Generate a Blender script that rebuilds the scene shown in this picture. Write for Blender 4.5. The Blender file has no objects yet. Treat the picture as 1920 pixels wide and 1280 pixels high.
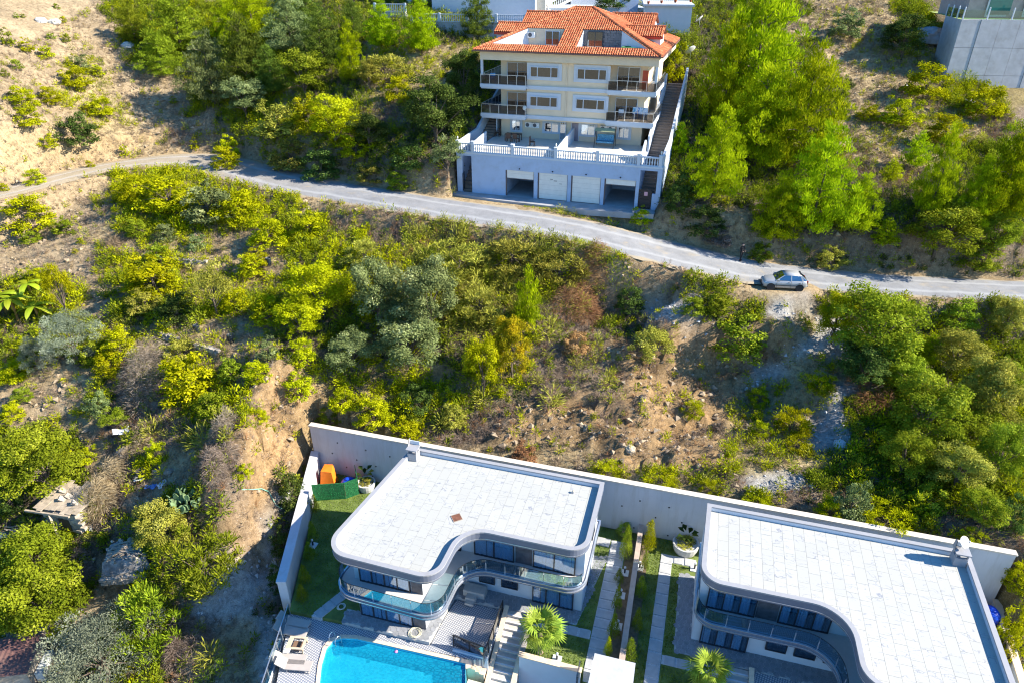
import bpy, bmesh, math, random, re
import numpy as np
from mathutils import Vector, Matrix

SC = bpy.context.scene
COL = SC.collection
rad = math.radians

# ------------------------------------------------------------------ camera, sky, sun, exposure
FPX, PITCH, CAMH = 1276.0, rad(29.5), 37.5
cam_data = bpy.data.cameras.new('drone_camera')
cam_data.sensor_width = 36.0
cam_data.lens = 36.0 * FPX / 1920.0
cam_data.clip_start, cam_data.clip_end = 0.5, 3000.0
cam = bpy.data.objects.new('drone_camera', cam_data)
cam.location = (0, 0, CAMH)
cam.rotation_euler = (rad(90) - PITCH, 0, 0)
COL.objects.link(cam)
SC.camera = cam

SUN_EL, SUN_AZ = rad(34.0), rad(-7.0)          # azimuth measured from +X towards +Y
world = bpy.data.worlds.new('World')
SC.world = world
world.use_nodes = True
wn = world.node_tree
wn.nodes.clear()
sky = wn.nodes.new('ShaderNodeTexSky')
sky.sky_type = 'NISHITA'
sky.sun_disc = False
sky.sun_elevation = SUN_EL
sky.sun_rotation = rad(97.0)
sky.air_density = 1.0
sky.dust_density = 0.3
sky.ozone_density = 5.0
sky.altitude = 100.0
bg = wn.nodes.new('ShaderNodeBackground')
bg.inputs['Strength'].default_value = 0.12
wo = wn.nodes.new('ShaderNodeOutputWorld')
hsv = wn.nodes.new('ShaderNodeHueSaturation')
hsv.inputs['Saturation'].default_value = 1.25
wn.links.new(sky.outputs[0], hsv.inputs['Color'])
wn.links.new(hsv.outputs[0], bg.inputs[0])
wn.links.new(bg.outputs[0], wo.inputs[0])
sl = bpy.data.lights.new('sun', 'SUN')
sl.energy = 5.0
sl.angle = rad(0.53)
sl.color = (1.0, 0.93, 0.80)
sun = bpy.data.objects.new('sun', sl)
sd = Vector((math.cos(SUN_EL) * math.cos(SUN_AZ), math.cos(SUN_EL) * math.sin(SUN_AZ), math.sin(SUN_EL)))
sun.rotation_euler = sd.to_track_quat('Z', 'Y').to_euler()
sun.location = (60, -5, 80)
COL.objects.link(sun)
vs = SC.view_settings
vs.view_transform = 'Standard'
vs.look = 'None'
vs.exposure = 1.33
vs.gamma = 1.0
vs.use_curve_mapping = False
SC.cycles.use_denoising = True
SC.cycles.use_adaptive_sampling = False
SC.cycles.filter_width = 1.15
SC.cycles.max_bounces = 6
SC.cycles.diffuse_bounces = 3
SC.cycles.glossy_bounces = 3
SC.cycles.transmission_bounces = 5
SC.cycles.transparent_max_bounces = 12

# ------------------------------------------------------------------ survey: the drone's line of sight to a place
_s, _c = math.sin(PITCH), math.cos(PITCH)
def P(u, v, Z):
    yc = (v - 640) / FPX
    z = (CAMH - Z) / (_s + yc * _c)
    return ((u - 960) / FPX * z, z * (_c - yc * _s), Z)
def Pd(u, v, z):
    yc = (v - 640) / FPX
    return ((u - 960) / FPX * z, z * (_c - yc * _s), CAMH - z * (_s + yc * _c))
def proj_np(x, y, Z):
    z = y * _c + (CAMH - Z) * _s
    yc = (-y * _s + (CAMH - Z) * _c) / z
    return 960 + FPX * x / z, 640 + FPX * yc, z

# ------------------------------------------------------------------ object helpers
def link(o, parent=None):
    COL.objects.link(o)
    if parent is not None:
        o.parent = parent
    return o
def tag(o, label=None, cat=None, group=None, kind=None):
    if label: o['label'] = label
    if cat: o['category'] = cat
    if group: o['group'] = group
    if kind: o['kind'] = kind
    return o
def thing(name, label, cat, loc=(0, 0, 0), rotz=0.0, group=None):
    o = bpy.data.objects.new(name, None)
    o.empty_display_size = 0.3
    o.location = loc
    o.rotation_euler = (0, 0, rotz)
    link(o)
    return tag(o, label, cat, group)
def place(name, mesh, parent=None, loc=(0, 0, 0), rot=(0, 0, 0), scale=(1, 1, 1), mat=None):
    o = bpy.data.objects.new(name, mesh)
    o.location, o.rotation_euler, o.scale = loc, rot, scale
    link(o, parent)
    if mat is not None and mesh.materials:
        o.material_slots[0].link = 'OBJECT'
        o.material_slots[0].material = mat
    return o
def copy_tree(o, parent=None):
    c = o.copy()
    link(c, parent)
    for ch in list(o.children):
        copy_tree(ch, c)
    return c

class MB:
    def __init__(self):
        self.v, self.f = [], []
    def add(self, vs_, fs):
        n = len(self.v)
        self.v += [tuple(p) for p in vs_]
        self.f += [tuple(i + n for i in f) for f in fs]
        return self
    def box(self, x0, x1, y0, y1, z0, z1):
        return self.add([(x0, y0, z0), (x1, y0, z0), (x1, y1, z0), (x0, y1, z0), (x0, y0, z1), (x1, y0, z1), (x1, y1, z1), (x0, y1, z1)],
                        [(3, 2, 1, 0), (4, 5, 6, 7), (0, 1, 5, 4), (1, 2, 6, 5), (2, 3, 7, 6), (3, 0, 4, 7)])
    def bar(self, p, q, w, h, up=(0, 0, 1)):
        p, q, up = Vector(p), Vector(q), Vector(up)
        d = (q - p).normalized()
        s = d.cross(up)
        if s.length < 1e-4: s = d.cross(Vector((1, 0, 0)))
        s.normalize()
        t = s.cross(d).normalized()
        s, t = s * w / 2, t * h / 2
        return self.add([p - s - t, p + s - t, p + s + t, p - s + t, q - s - t, q + s - t, q + s + t, q - s + t],
                        [(0, 1, 2, 3), (7, 6, 5, 4), (0, 4, 5, 1), (1, 5, 6, 2), (2, 6, 7, 3), (3, 7, 4, 0)])
    def tube(self, pts, rs, n=6, cap=True):
        pts = [Vector(p) for p in pts]
        if not hasattr(rs, '__len__'): rs = [rs] * len(pts)
        base = len(self.v)
        for i, p in enumerate(pts):
            d = (pts[min(i + 1, len(pts) - 1)] - pts[max(i - 1, 0)]).normalized()
            a = d.cross(Vector((0, 0, 1)))
            if a.length < 1e-3: a = d.cross(Vector((1, 0, 0)))
            a.normalize()
            b = d.cross(a)
            for k in range(n):
                t = 2 * math.pi * k / n
                self.v.append(tuple(p + (a * math.cos(t) + b * math.sin(t)) * rs[i]))
        for i in range(len(pts) - 1):
            for k in range(n):
                k2 = (k + 1) % n
                self.f.append((base + i * n + k, base + i * n + k2, base + (i + 1) * n + k2, base + (i + 1) * n + k))
        if cap:
            self.f.append(tuple(base + k for k in range(n))[::-1])
            self.f.append(tuple(base + (len(pts) - 1) * n + k for k in range(n)))
        return self
    def lathe(self, prof, n=16, c=(0, 0, 0)):
        base = len(self.v)
        for r, z in prof:
            for k in range(n):
                t = 2 * math.pi * k / n
                self.v.append((c[0] + r * math.cos(t), c[1] + r * math.sin(t), c[2] + z))
        for i in range(len(prof) - 1):
            for k in range(n):
                k2 = (k + 1) % n
                self.f.append((base + i * n + k, base + i * n + k2, base + (i + 1) * n + k2, base + (i + 1) * n + k))
        self.f.append(tuple(base + k for k in range(n))[::-1])
        self.f.append(tuple(base + (len(prof) - 1) * n + k for k in range(n)))
        return self
    def prism(self, poly, z0, z1):
        a = sum(poly[i - 1][0] * poly[i][1] - poly[i][0] * poly[i - 1][1] for i in range(len(poly)))
        if a < 0: poly = poly[::-1]
        n = len(poly)
        return self.add([(x, y, z0) for x, y in poly] + [(x, y, z1) for x, y in poly],
                        [tuple(range(n))[::-1], tuple(range(n, 2 * n))] + [(i, (i + 1) % n, n + (i + 1) % n, n + i) for i in range(n)])
    def ribbon(self, outer, inner, z0, z1, closed=True):
        n = len(outer)
        b = len(self.v)
        for pts, z in ((outer, z0), (outer, z1), (inner, z0), (inner, z1)):
            self.v += [(x, y, z) for x, y in pts]
        for i in range(n if closed else n - 1):
            j = (i + 1) % n
            O0, O1, I0, I1 = b, b + n, b + 2 * n, b + 3 * n
            self.f += [(O0 + i, O0 + j, O1 + j, O1 + i), (I0 + j, I0 + i, I1 + i, I1 + j), (O1 + i, O1 + j, I1 + j, I1 + i), (O0 + j, O0 + i, I0 + i, I0 + j)]
        if not closed:
            for i in (0, n - 1):
                self.f.append((b + i, b + n + i, b + 3 * n + i, b + 2 * n + i))
        return self
    def mesh(self, name, mat, smooth=False):
        me = bpy.data.meshes.new(name)
        me.from_pydata(self.v, [], self.f)
        bm = bmesh.new(); bm.from_mesh(me)
        bmesh.ops.recalc_face_normals(bm, faces=bm.faces)
        bm.to_mesh(me); bm.free()
        if mat: me.materials.append(mat)
        if smooth:
            me.polygons.foreach_set('use_smooth', [True] * len(me.polygons))
        me.update()
        return me
    def build(self, name, mat, parent=None, smooth=False, loc=(0, 0, 0), rot=(0, 0, 0), label=None, kind=None):
        o = place(name, self.mesh(name, mat, smooth), parent, loc, rot)
        tag(o, label=label, kind=kind)
        return o
def box(name, mat, parent, x0, x1, y0, y1, z0, z1, **k):
    return MB().box(x0, x1, y0, y1, z0, z1).build(name, mat, parent, **k)

def fillet(corners, seg=9):
    out = []
    n = len(corners)
    for i in range(n):
        x, y, r = corners[i]
        p = Vector((x, y)); a = Vector(corners[i - 1][:2]) - p; b = Vector(corners[(i + 1) % n][:2]) - p
        if r <= 0:
            out.append((x, y)); continue
        a.normalize(); b.normalize()
        ang = a.angle(b)
        d = r / math.tan(ang / 2)
        c = p + (a + b).normalized() * (r / math.sin(ang / 2))
        p0, p1 = p + a * d, p + b * d
        a0 = math.atan2(p0.y - c.y, p0.x - c.x); a1 = math.atan2(p1.y - c.y, p1.x - c.x)
        da = (a1 - a0 + math.pi) % (2 * math.pi) - math.pi
        for k in range(seg + 1):
            t = a0 + da * k / seg
            out.append((c.x + r * math.cos(t), c.y + r * math.sin(t)))
    return out
def area2(poly):
    return sum(poly[i - 1][0] * poly[i][1] - poly[i][0] * poly[i - 1][1] for i in range(len(poly)))
def inset(poly, d):
    s = 1 if area2(poly) > 0 else -1
    n = len(poly); out = []
    for i in range(n):
        p = Vector(poly[i]); a = (p - Vector(poly[i - 1])); b = (Vector(poly[(i + 1) % n]) - p)
        if a.length < 1e-6: a = b
        if b.length < 1e-6: b = a
        na = Vector((-a.y, a.x)).normalized() * s; nb = Vector((-b.y, b.x)).normalized() * s
        m = na + nb
        m = m / max(0.3, m.dot(na)) if m.length > 1e-6 else na
        out.append((p.x + m.x * d, p.y + m.y * d))
    return out
def clip_rect(poly, x0, x1, y0, y1):
    for ax, val, keep in ((0, x0, 1), (0, x1, -1), (1, y0, 1), (1, y1, -1)):
        out = []
        for i in range(len(poly)):
            p, q = poly[i - 1], poly[i]
            ip, iq = (p[ax] - val) * keep >= 0, (q[ax] - val) * keep >= 0
            if ip != iq:
                t = (val - p[ax]) / (q[ax] - p[ax])
                out.append((p[0] + t * (q[0] - p[0]), p[1] + t * (q[1] - p[1])))
            if iq: out.append(q)
        poly = out
        if not poly: return []
    return poly
def in_poly(x, y, poly):
    inside = np.zeros(np.shape(x), bool)
    n = len(poly)
    for i in range(n):
        x0, y0 = poly[i - 1]; x1, y1 = poly[i]
        c = ((y0 > y) != (y1 > y)) & (x < (x1 - x0) * (y - y0) / (y1 - y0 + 1e-12) + x0)
        inside ^= c
    return inside

# ------------------------------------------------------------------ materials
class NT:
    def __init__(self, name):
        self.m = bpy.data.materials.new(name)
        self.m.use_nodes = True
        self.t = self.m.node_tree
        self.t.nodes.clear()
        self.out = self.n('ShaderNodeOutputMaterial')
    def n(self, kind, ins=None, **props):
        nd = self.t.nodes.new(kind)
        for k, v in props.items(): setattr(nd, k, v)
        for k, v in (ins or {}).items():
            if hasattr(v, 'outputs'): v = v.outputs[0]
            if hasattr(v, 'is_output'): self.t.links.new(v, nd.inputs[k])
            else: nd.inputs[k].default_value = v
        return nd
    def pos(self):
        return self.n('ShaderNodeNewGeometry').outputs['Position']
    def noise(self, scale, detail=4, vec=None, rough=0.55):
        return self.n('ShaderNodeTexNoise', {'Vector': vec or self.pos(), 'Scale': scale, 'Detail': detail, 'Roughness': rough})
    def ramp(self, fac, stops):
        r = self.n('ShaderNodeValToRGB', {'Fac': fac})
        e = r.color_ramp.elements
        while len(e) < len(stops): e.new(0.5)
        for i, (p, c) in enumerate(stops):
            e[i].position = p
            e[i].color = (*c, 1) if len(c) == 3 else c
        return r
    def mix(self, fac, a, b, mode='MIX'):
        nd = self.t.nodes.new('ShaderNodeMix')
        nd.data_type = 'RGBA'; nd.blend_type = mode
        for idx, v in ((0, fac), (6, a), (7, b)):
            if hasattr(v, 'outputs'): v = v.outputs[0]
            if hasattr(v, 'is_output'): self.t.links.new(v, nd.inputs[idx])
            else: nd.inputs[idx].default_value = (*v, 1) if hasattr(v, '__len__') and len(v) == 3 else v
        return nd.outputs[2]
    def math(self, op, a, b=0.0, clamp=False):
        return self.n('ShaderNodeMath', {0: a, 1: b}, operation=op, use_clamp=clamp).outputs[0]
    def bump(self, height, strength, dist=0.02):
        return self.n('ShaderNodeBump', {'Height': height, 'Strength': strength, 'Distance': dist}).outputs[0]
    def bsdf(self, color, rough=0.7, normal=None, metal=0.0, spec=0.4, **k):
        ins = {'Base Color': color if hasattr(color, 'is_output') or hasattr(color, 'outputs') else (*color, 1), 'Roughness': rough, 'Metallic': metal, 'Specular IOR Level': spec}
        if normal is not None: ins['Normal'] = normal
        ins.update(k)
        b = self.n('ShaderNodeBsdfPrincipled', ins)
        self.t.links.new(b.outputs[0], self.out.inputs[0])
        return b
MATS = {}
def M(name, col, rough=0.7, var=0.12, scale=2.0, bump=0.0, bscale=30.0, metal=0.0, spec=0.4, dirt=0.0):
    if name in MATS: return MATS[name]
    t = NT(name)
    nz = t.noise(scale, 5)
    a = tuple(max(0, c * (1 - var)) for c in col); b = tuple(min(1, c * (1 + var)) for c in col)
    cc = t.ramp(nz, [(0.3, a), (0.7, b)]).outputs[0]
    if dirt > 0:
        n2 = t.noise(0.9, 6, rough=0.7)
        f = t.ramp(n2, [(0.5, (0, 0, 0)), (0.72, (dirt, dirt, dirt))])
        cc = t.mix(f, cc, (0.22, 0.18, 0.13))
    nm = None
    if bump > 0:
        nm = t.bump(t.noise(bscale, 4), bump)
    t.bsdf(cc, rough, nm, metal, spec)
    MATS[name] = t.m
    return t.m
def leaf_mat(name, dark, light, tips=None, trans=0.26):
    t = NT(name)
    at = t.n('ShaderNodeAttribute', attribute_name='rnd')
    oi = t.n('ShaderNodeObjectInfo')
    stops = [(0.0, dark), (0.75, light)]
    if tips: stops.append((1.0, tips))
    c = t.ramp(at.outputs['Fac'], stops).outputs[0]
    val = t.math('MULTIPLY_ADD', oi.outputs['Random'], 0.4)
    val.node.inputs[2].default_value = 0.8
    hue = t.math('MULTIPLY_ADD', oi.outputs['Random'], 0.03)
    hue.node.inputs[2].default_value = 0.485
    hs = t.n('ShaderNodeHueSaturation', {'Color': c, 'Value': val, 'Hue': hue})
    d = t.n('ShaderNodeBsdfDiffuse', {'Color': hs})
    tr = t.n('ShaderNodeBsdfTranslucent', {'Color': hs})
    mx = t.n('ShaderNodeMixShader', {0: trans, 1: d, 2: tr})
    t.t.links.new(mx.outputs[0], t.out.inputs[0])
    MATS[name] = t.m
    return t.m
def glass_mat(name, tint, fac=0.14, rough=0.03, gcol=(0.8, 0.9, 1.0)):
    t = NT(name)
    lw = t.n('ShaderNodeLayerWeight', {'Blend': 0.35})
    f = t.math('MULTIPLY_ADD', lw.outputs['Facing'], 0.5)
    f.node.inputs[2].default_value = fac
    tr = t.n('ShaderNodeBsdfTransparent', {'Color': (*tint, 1)})
    gl = t.n('ShaderNodeBsdfGlossy', {'Color': (*gcol, 1), 'Roughness': rough})
    mx = t.n('ShaderNodeMixShader', {0: f, 1: tr, 2: gl})
    t.t.links.new(mx.outputs[0], t.out.inputs[0])
    MATS[name] = t.m
    return t.m
# ------------------------------------------------------------------ numpy noise
def vnoise(x, y, seed=0):
    xi, yi = np.floor(x).astype(np.int64), np.floor(y).astype(np.int64)
    fx, fy = x - xi, y - yi
    fx, fy = fx * fx * (3 - 2 * fx), fy * fy * (3 - 2 * fy)
    def h(a, b):
        n = (a * 374761393 + b * 668265263 + seed * 144665) & 0x7fffffff
        n = ((n ^ (n >> 13)) * 1274126177) & 0x7fffffff
        return ((n ^ (n >> 16)) & 0xffff) / 65535.0
    return (h(xi, yi) * (1 - fx) + h(xi + 1, yi) * fx) * (1 - fy) + (h(xi, yi + 1) * (1 - fx) + h(xi + 1, yi + 1) * fx) * fy
def fbm(x, y, octs=4, seed=0):
    s, a, t = 0, 1.0, 0
    for o in range(octs):
        s = s + a * (vnoise(x * 2 ** o + 17.3 * o, y * 2 ** o - 9.1 * o, seed + o) - 0.5); t += a; a *= 0.55
    return s / t * 2

# ------------------------------------------------------------------ ground cover survey (runs of 40 px cells)
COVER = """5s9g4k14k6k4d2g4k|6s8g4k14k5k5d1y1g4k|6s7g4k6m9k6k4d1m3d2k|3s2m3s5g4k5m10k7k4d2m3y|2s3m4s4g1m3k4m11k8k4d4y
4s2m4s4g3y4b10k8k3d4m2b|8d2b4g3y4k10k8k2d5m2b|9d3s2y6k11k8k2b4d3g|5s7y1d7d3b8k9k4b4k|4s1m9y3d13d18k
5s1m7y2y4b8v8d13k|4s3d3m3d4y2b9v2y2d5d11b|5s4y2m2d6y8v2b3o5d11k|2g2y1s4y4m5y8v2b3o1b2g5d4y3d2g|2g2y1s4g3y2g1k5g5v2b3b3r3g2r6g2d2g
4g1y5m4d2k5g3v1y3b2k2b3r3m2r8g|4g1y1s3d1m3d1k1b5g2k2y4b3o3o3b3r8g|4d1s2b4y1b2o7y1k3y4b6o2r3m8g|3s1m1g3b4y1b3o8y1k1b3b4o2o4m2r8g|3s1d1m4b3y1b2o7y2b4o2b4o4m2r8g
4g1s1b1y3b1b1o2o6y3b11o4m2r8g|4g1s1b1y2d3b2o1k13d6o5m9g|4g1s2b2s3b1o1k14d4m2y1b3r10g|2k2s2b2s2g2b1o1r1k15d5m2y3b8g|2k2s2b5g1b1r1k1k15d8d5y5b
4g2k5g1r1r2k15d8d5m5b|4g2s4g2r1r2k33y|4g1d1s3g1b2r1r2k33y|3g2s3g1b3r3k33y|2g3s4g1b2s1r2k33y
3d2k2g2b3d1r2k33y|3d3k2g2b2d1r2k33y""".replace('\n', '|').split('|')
CODES = 'sdbygvrokm'  # k cells, and r in the lower-left gully, colour shaded ground as shade
GRID = np.zeros((32, 48), int)
for r_, row in enumerate(COVER):
    s_ = ''.join(c * int(n) for n, c in re.findall(r'(\d+)([a-z])', row))
    s_ = (s_ + s_[-1] * 48)[:48]
    GRID[r_] = [CODES.index(c) for c in s_]
def cover_at(x, y, Z):
    u, v, z = proj_np(x, y, Z)
    u = u + 34 * fbm(x * 0.35, y * 0.35, 3, 5); v = v + 30 * fbm(x * 0.35 + 50, y * 0.35, 3, 9)
    return GRID[np.clip(v // 40, 0, 31).astype(int), np.clip(u // 40, 0, 47).astype(int)]

# ------------------------------------------------------------------ terrain: surveyed spot heights, thin-plate surface
ROADP = [(-620, 470, 15.2, 1.9), (-380, 425, 15.2, 1.9), (-160, 385, 15.2, 1.9), (0, 362, 15.2, 1.8), (100, 336, 15.2, 1.8), (200, 313, 15.2, 1.9), (300, 301, 15.2, 2.3), (380, 302, 15.1, 2.9), (460, 321, 15.1, 2.9), (550, 344, 15.1, 2.7), (650, 361, 15.05, 2.6), (760, 379, 15.0, 2.6), (870, 396, 14.85, 2.6),
         (970, 411, 14.7, 2.6), (1080, 431, 14.3, 2.6), (1180, 455, 13.6, 2.7), (1280, 479, 12.7, 2.8), (1380, 502, 11.9, 2.7), (1470, 515, 11.4, 2.4), (1600, 528, 11.0, 2.2), (1750, 537, 10.7, 2.1), (1920, 545, 10.4, 2.1), (2100, 552, 10.1, 2.1), (2300, 558, 9.8, 2.1)]
def catmull(pts, n):
    pts = [np.array(p, float) for p in pts]
    pts = [2 * pts[0] - pts[1]] + pts + [2 * pts[-1] - pts[-2]]
    out = []
    for i in range(1, len(pts) - 2):
        a, b, c, d = pts[i - 1:i + 3]
        for k in range(n):
            t = k / n
            out.append(0.5 * ((2 * b) + (-a + c) * t + (2 * a - 5 * b + 4 * c - d) * t * t + (-a + 3 * b - 3 * c + d) * t ** 3))
    out.append(pts[-2])
    return np.array(out)
ROAD = catmull([(*P(u, v, Z), w) for u, v, Z, w in ROADP], 14)     # x, y, z, half width

SPOT = """0 1280 -6;150 1280 -5;300 1280 -4.4;0 1100 -3;150 1080 -2.4;250 1120 -2.4;0 900 1;150 900 1.2;100 960 .2;250 950 1.6;350 900 3.2;400 820 5.2;450 760 6.2;300 760 5.6;150 750 4.6;0 760 4.2
50 640 6.6;200 640 7.3;350 640 8.3;450 660 8.3;530 700 8.0;300 520 10.2;100 500 10;0 480 10.6;180 420 12.4;0 420 12.6;420 480 11.3;550 470 11.8;600 560 10.4
700 425 13.9;800 440 13.8;900 440 13.5;1050 465 12.2;1150 505 10.8;1190 530 8.9;1228 525 9.6;1268 528 11.3;1275 565 10.2;1215 492 12.4;750 600 9.6;900 600 9.2;1000 600 9;1100 620 8.2;700 760 5;800 760 4.9;650 785 4.8;1000 780 4.8;1100 800 4.7;600 700 7.2;700 690 6.8
1250 590 9.7;1330 600 9.3;1215 560 9.3;1180 590 8.2;1300 685 6.3;1300 640 8.3;1450 690 6.5;1450 640 8.4;1500 740 5.6;1550 800 4.8;1400 580 9.9;1500 580 9.8;1700 700 7;1900 700 6.6;1900 600 8.6;1750 600 8.6;1750 850 4.4;1900 850 4.2;1300 850 4.3;1450 900 4.2;1650 930 4.0;1915 1180 .6;1915 1080 3.2
545 960 1;530 1050 -.5;500 1150 -2.5;470 1220 -3.2;400 1150 -2.2;380 1260 -3.6;450 1050 .2;475 985 1.6;440 930 4.2;470 880 5;500 800 5.6;560 775 5.4;520 860 4.6;548 890 2.2;572 872 1.2;566 900 .9;580 848 1.5;300 1050 .4;380 1000 2.2
220 380 13.6;330 345 14.6;420 355 14.5;550 385 14.5"""
CTRL = []
for it in SPOT.replace('\n', ';').split(';'):
    u, v, Z = map(float, it.split()); CTRL.append(P(u, v, Z))
DEEP = """0 100 85;0 0 95;0 200 77;200 100 96;200 0 106;200 220 88;400 200 91;400 100 98;400 0 108;600 250 81;600 150 90;600 50 99;600 0 105;800 300 74.5;800 200 82;800 110 89;740 60 93;300 250 90;500 285 81.5
1290 370 70;1290 260 77;1300 200 82;1300 100 89;1350 440 65.5;1500 478 64.4;1500 430 67;1500 330 74;1600 210 83;1600 100 91;1600 0 99;1400 100 90;1400 0 100;1400 300 76;1700 440 65;1850 480 63.5;1700 340 73;1850 380 69;1850 280 77;1850 200 83;1900 120 90;1400 465 65.1;1250 400 67.8;1000 30 106;1150 20 106"""
for it in DEEP.replace('\n', ';').split(';'):
    u, v, z = map(float, it.split()); CTRL.append(Pd(u, v, z))
CTRL += [(-130, 40, 6), (-130, 95, 27), (-110, 150, 50), (0, 155, 48), (110, 150, 50), (120, 95, 28), (110, 45, 7), (95, 15, 1), (0, -20, -9), (-100, -20, -14), (90, -20, -7), (-80, 15, -7), (0, 250, 84), (-200, 250, 84), (200, 250, 84), (250, 0, -4), (-250, 0, -10)]
CTRL += [tuple(p[:3]) for p in ROAD[::14]]
CTRL = np.array(CTRL, float)
def tps_fit(pts, lam):
    n = len(pts)
    d = np.hypot(pts[:, None, 0] - pts[None, :, 0], pts[:, None, 1] - pts[None, :, 1]) / 50
    K = np.where(d > 0, d * d * np.log(np.maximum(d, 1e-9)), 0) + lam * np.eye(n)
    Q = np.c_[np.ones(n), pts[:, 0] / 50, pts[:, 1] / 50]
    A = np.block([[K, Q], [Q.T, np.zeros((3, 3))]])
    return np.linalg.solve(A, np.r_[pts[:, 2], np.zeros(3)])
TPS = tps_fit(CTRL, 2e-4)
def tps(x, y):
    sh = np.shape(x); x = np.ravel(x); y = np.ravel(y); out = np.empty(len(x))
    for i in range(0, len(x), 20000):
        xs, ys = x[i:i + 20000], y[i:i + 20000]
        d = np.hypot(xs[:, None] - CTRL[None, :, 0], ys[:, None] - CTRL[None, :, 1]) / 50
        K = np.where(d > 0, d * d * np.log(np.maximum(d, 1e-9)), 0)
        out[i:i + 20000] = K @ TPS[:-3] + TPS[-3] + TPS[-2] * xs / 50 + TPS[-1] * ys / 50
    return out.reshape(sh)
def axis(lo, hi, step, far):
    a = list(np.arange(lo, hi + 1e-6, step)); g = step
    l, r = [], []
    x = lo
    while x > -far: g *= 1.25; x -= g; l.append(x)
    g = step; x = hi
    while x < far: g *= 1.25; x += g; r.append(x)
    return np.array(l[::-1] + a + r)
GX, GY = axis(-66, 62, 0.4, 420), axis(12, 122, 0.4, 420)
XX, YY = np.meshgrid(GX, GY)
ZZ = tps(XX, YY)
farw = np.clip((np.hypot(np.maximum(np.abs(XX) - 130, 0), np.maximum(np.abs(YY - 70) - 150, 0))) / 200, 0, 1)
ZZ = ZZ * (1 - farw) + np.clip(ZZ, -20, 110) * farw
code0 = cover_at(XX, YY, ZZ)
amp = np.array([.20, .22, .34, .25, .3, .35, .42, .75, .32, .24])[code0]
near = (np.abs(XX) < 64) & (YY > 10) & (YY < 120)
ZZ += np.where(near, amp, .3) * (fbm(XX * .45, YY * .45, 5, 1) * 1.2 + fbm(XX * 1.3, YY * 1.3, 3, 31) * .5)
# rock and soil ledges on the bare banks
ZZ += np.where((code0 == 7) & near, 0.8 * np.abs(fbm(XX * .8, YY * .8, 4, 77)), 0)
def T(x, y):
    x = np.asarray(x, float); y = np.asarray(y, float)
    i = np.clip(np.searchsorted(GX, x) - 1, 0, len(GX) - 2); j = np.clip(np.searchsorted(GY, y) - 1, 0, len(GY) - 2)
    fx = np.clip((x - GX[i]) / (GX[i + 1] - GX[i]), 0, 1); fy = np.clip((y - GY[j]) / (GY[j + 1] - GY[j]), 0, 1)
    return (ZZ[j, i] * (1 - fx) + ZZ[j, i + 1] * fx) * (1 - fy) + (ZZ[j + 1, i] * (1 - fx) + ZZ[j + 1, i + 1] * fx) * fy
def sight(u, v, above=0.0):
    """first point on the sight line that lies no more than `above` metres over the terrain"""
    zs = np.arange(28, 150, 0.15)
    yc = (v - 640) / FPX
    x = (u - 960) / FPX * zs; y = zs * (_c - yc * _s); Z = CAMH - zs * (_s + yc * _c)
    hit = np.nonzero(Z - T(x, y) <= above)[0]
    i = hit[0] if len(hit) else len(zs) - 1
    return float(x[i]), float(y[i]), float(Z[i]), float(zs[i])


# scarps: eroded steps in the bank (uphill lies left of the walking direction)
SCARPS = [("1185 645;1250 632;1330 640;1420 650;1510 642", 3.2, 2.6), ("1120 482;1180 476;1238 496;1268 528;1262 580", 3.6, 2.6), ("425 1045;452 985;476 925;488 865;502 805;520 750;585 712", 3.4, 2.8),
          ("1000 765;1110 752;1230 788;1350 768", 1.3, 2.0), ("285 500;390 508;560 520", .9, 1.6), ("285 640;400 672;520 705", 1.1, 1.8), ("620 425;740 415;900 430;1060 462", 2.2, 2.5), ("1380 705;1470 735;1570 770", 1.0, 2.0),
          ("1420 487;1540 500;1700 512;1850 520", .9, 1.2), ("230 352;380 372;520 398", .8, 2.0), ("700 700;820 712;940 742", .9, 2.0), ("60 300;180 268;330 235", .7, 2.5)]
FACE = np.zeros(XX.shape)
_jit = fbm(XX * .5, YY * .5, 4, 41) * 1.1 + fbm(XX * 1.6, YY * 1.6, 3, 43) * .5
_adds = np.zeros(XX.shape)
for pl, hgt_, dec in SCARPS:
    pts_ = [sight(*map(float, q.split()))[:2] for q in pl.split(';')]
    pts_ = [tuple(r[:2]) for r in catmull([(*p, 0) for p in pts_], 5)]
    best = np.full(XX.shape, 1e9); sg = np.zeros(XX.shape); tt = np.zeros(XX.shape); n_ = len(pts_) - 1
    for i in range(n_):
        (ax_, ay_), (bx_, by_) = pts_[i], pts_[i + 1]
        ix = slice(*np.searchsorted(GX, [min(ax_, bx_) - 12, max(ax_, bx_) + 12])); iy = slice(*np.searchsorted(GY, [min(ay_, by_) - 12, max(ay_, by_) + 12]))
        X_, Y_ = XX[iy, ix], YY[iy, ix]; dx, dy = bx_ - ax_, by_ - ay_
        t = np.clip(((X_ - ax_) * dx + (Y_ - ay_) * dy) / (dx * dx + dy * dy), 0, 1)
        d = np.hypot(X_ - ax_ - t * dx, Y_ - ay_ - t * dy); m = d < best[iy, ix]
        best[iy, ix] = np.where(m, d, best[iy, ix])
        sg[iy, ix] = np.where(m, np.sign(dx * (Y_ - ay_) - dy * (X_ - ax_)), sg[iy, ix]); tt[iy, ix] = np.where(m, (i + t) / n_, tt[iy, ix])
    s_ = np.where(best < 1e8, best * sg + _jit, 99)
    env = np.clip(np.minimum(tt, 1 - tt) * 6, 0, 1) * hgt_
    _adds += np.where(np.abs(s_) < 12, env * .5 * np.tanh(s_ / .22) * np.exp(-np.abs(s_) / dec), 0)
    FACE = np.maximum(FACE, np.where(np.abs(s_) < 1.2, np.clip(1.25 - np.abs(s_ + .15) / .9, 0, 1) * np.clip(env / 1.2, 0, 1), 0))
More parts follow.
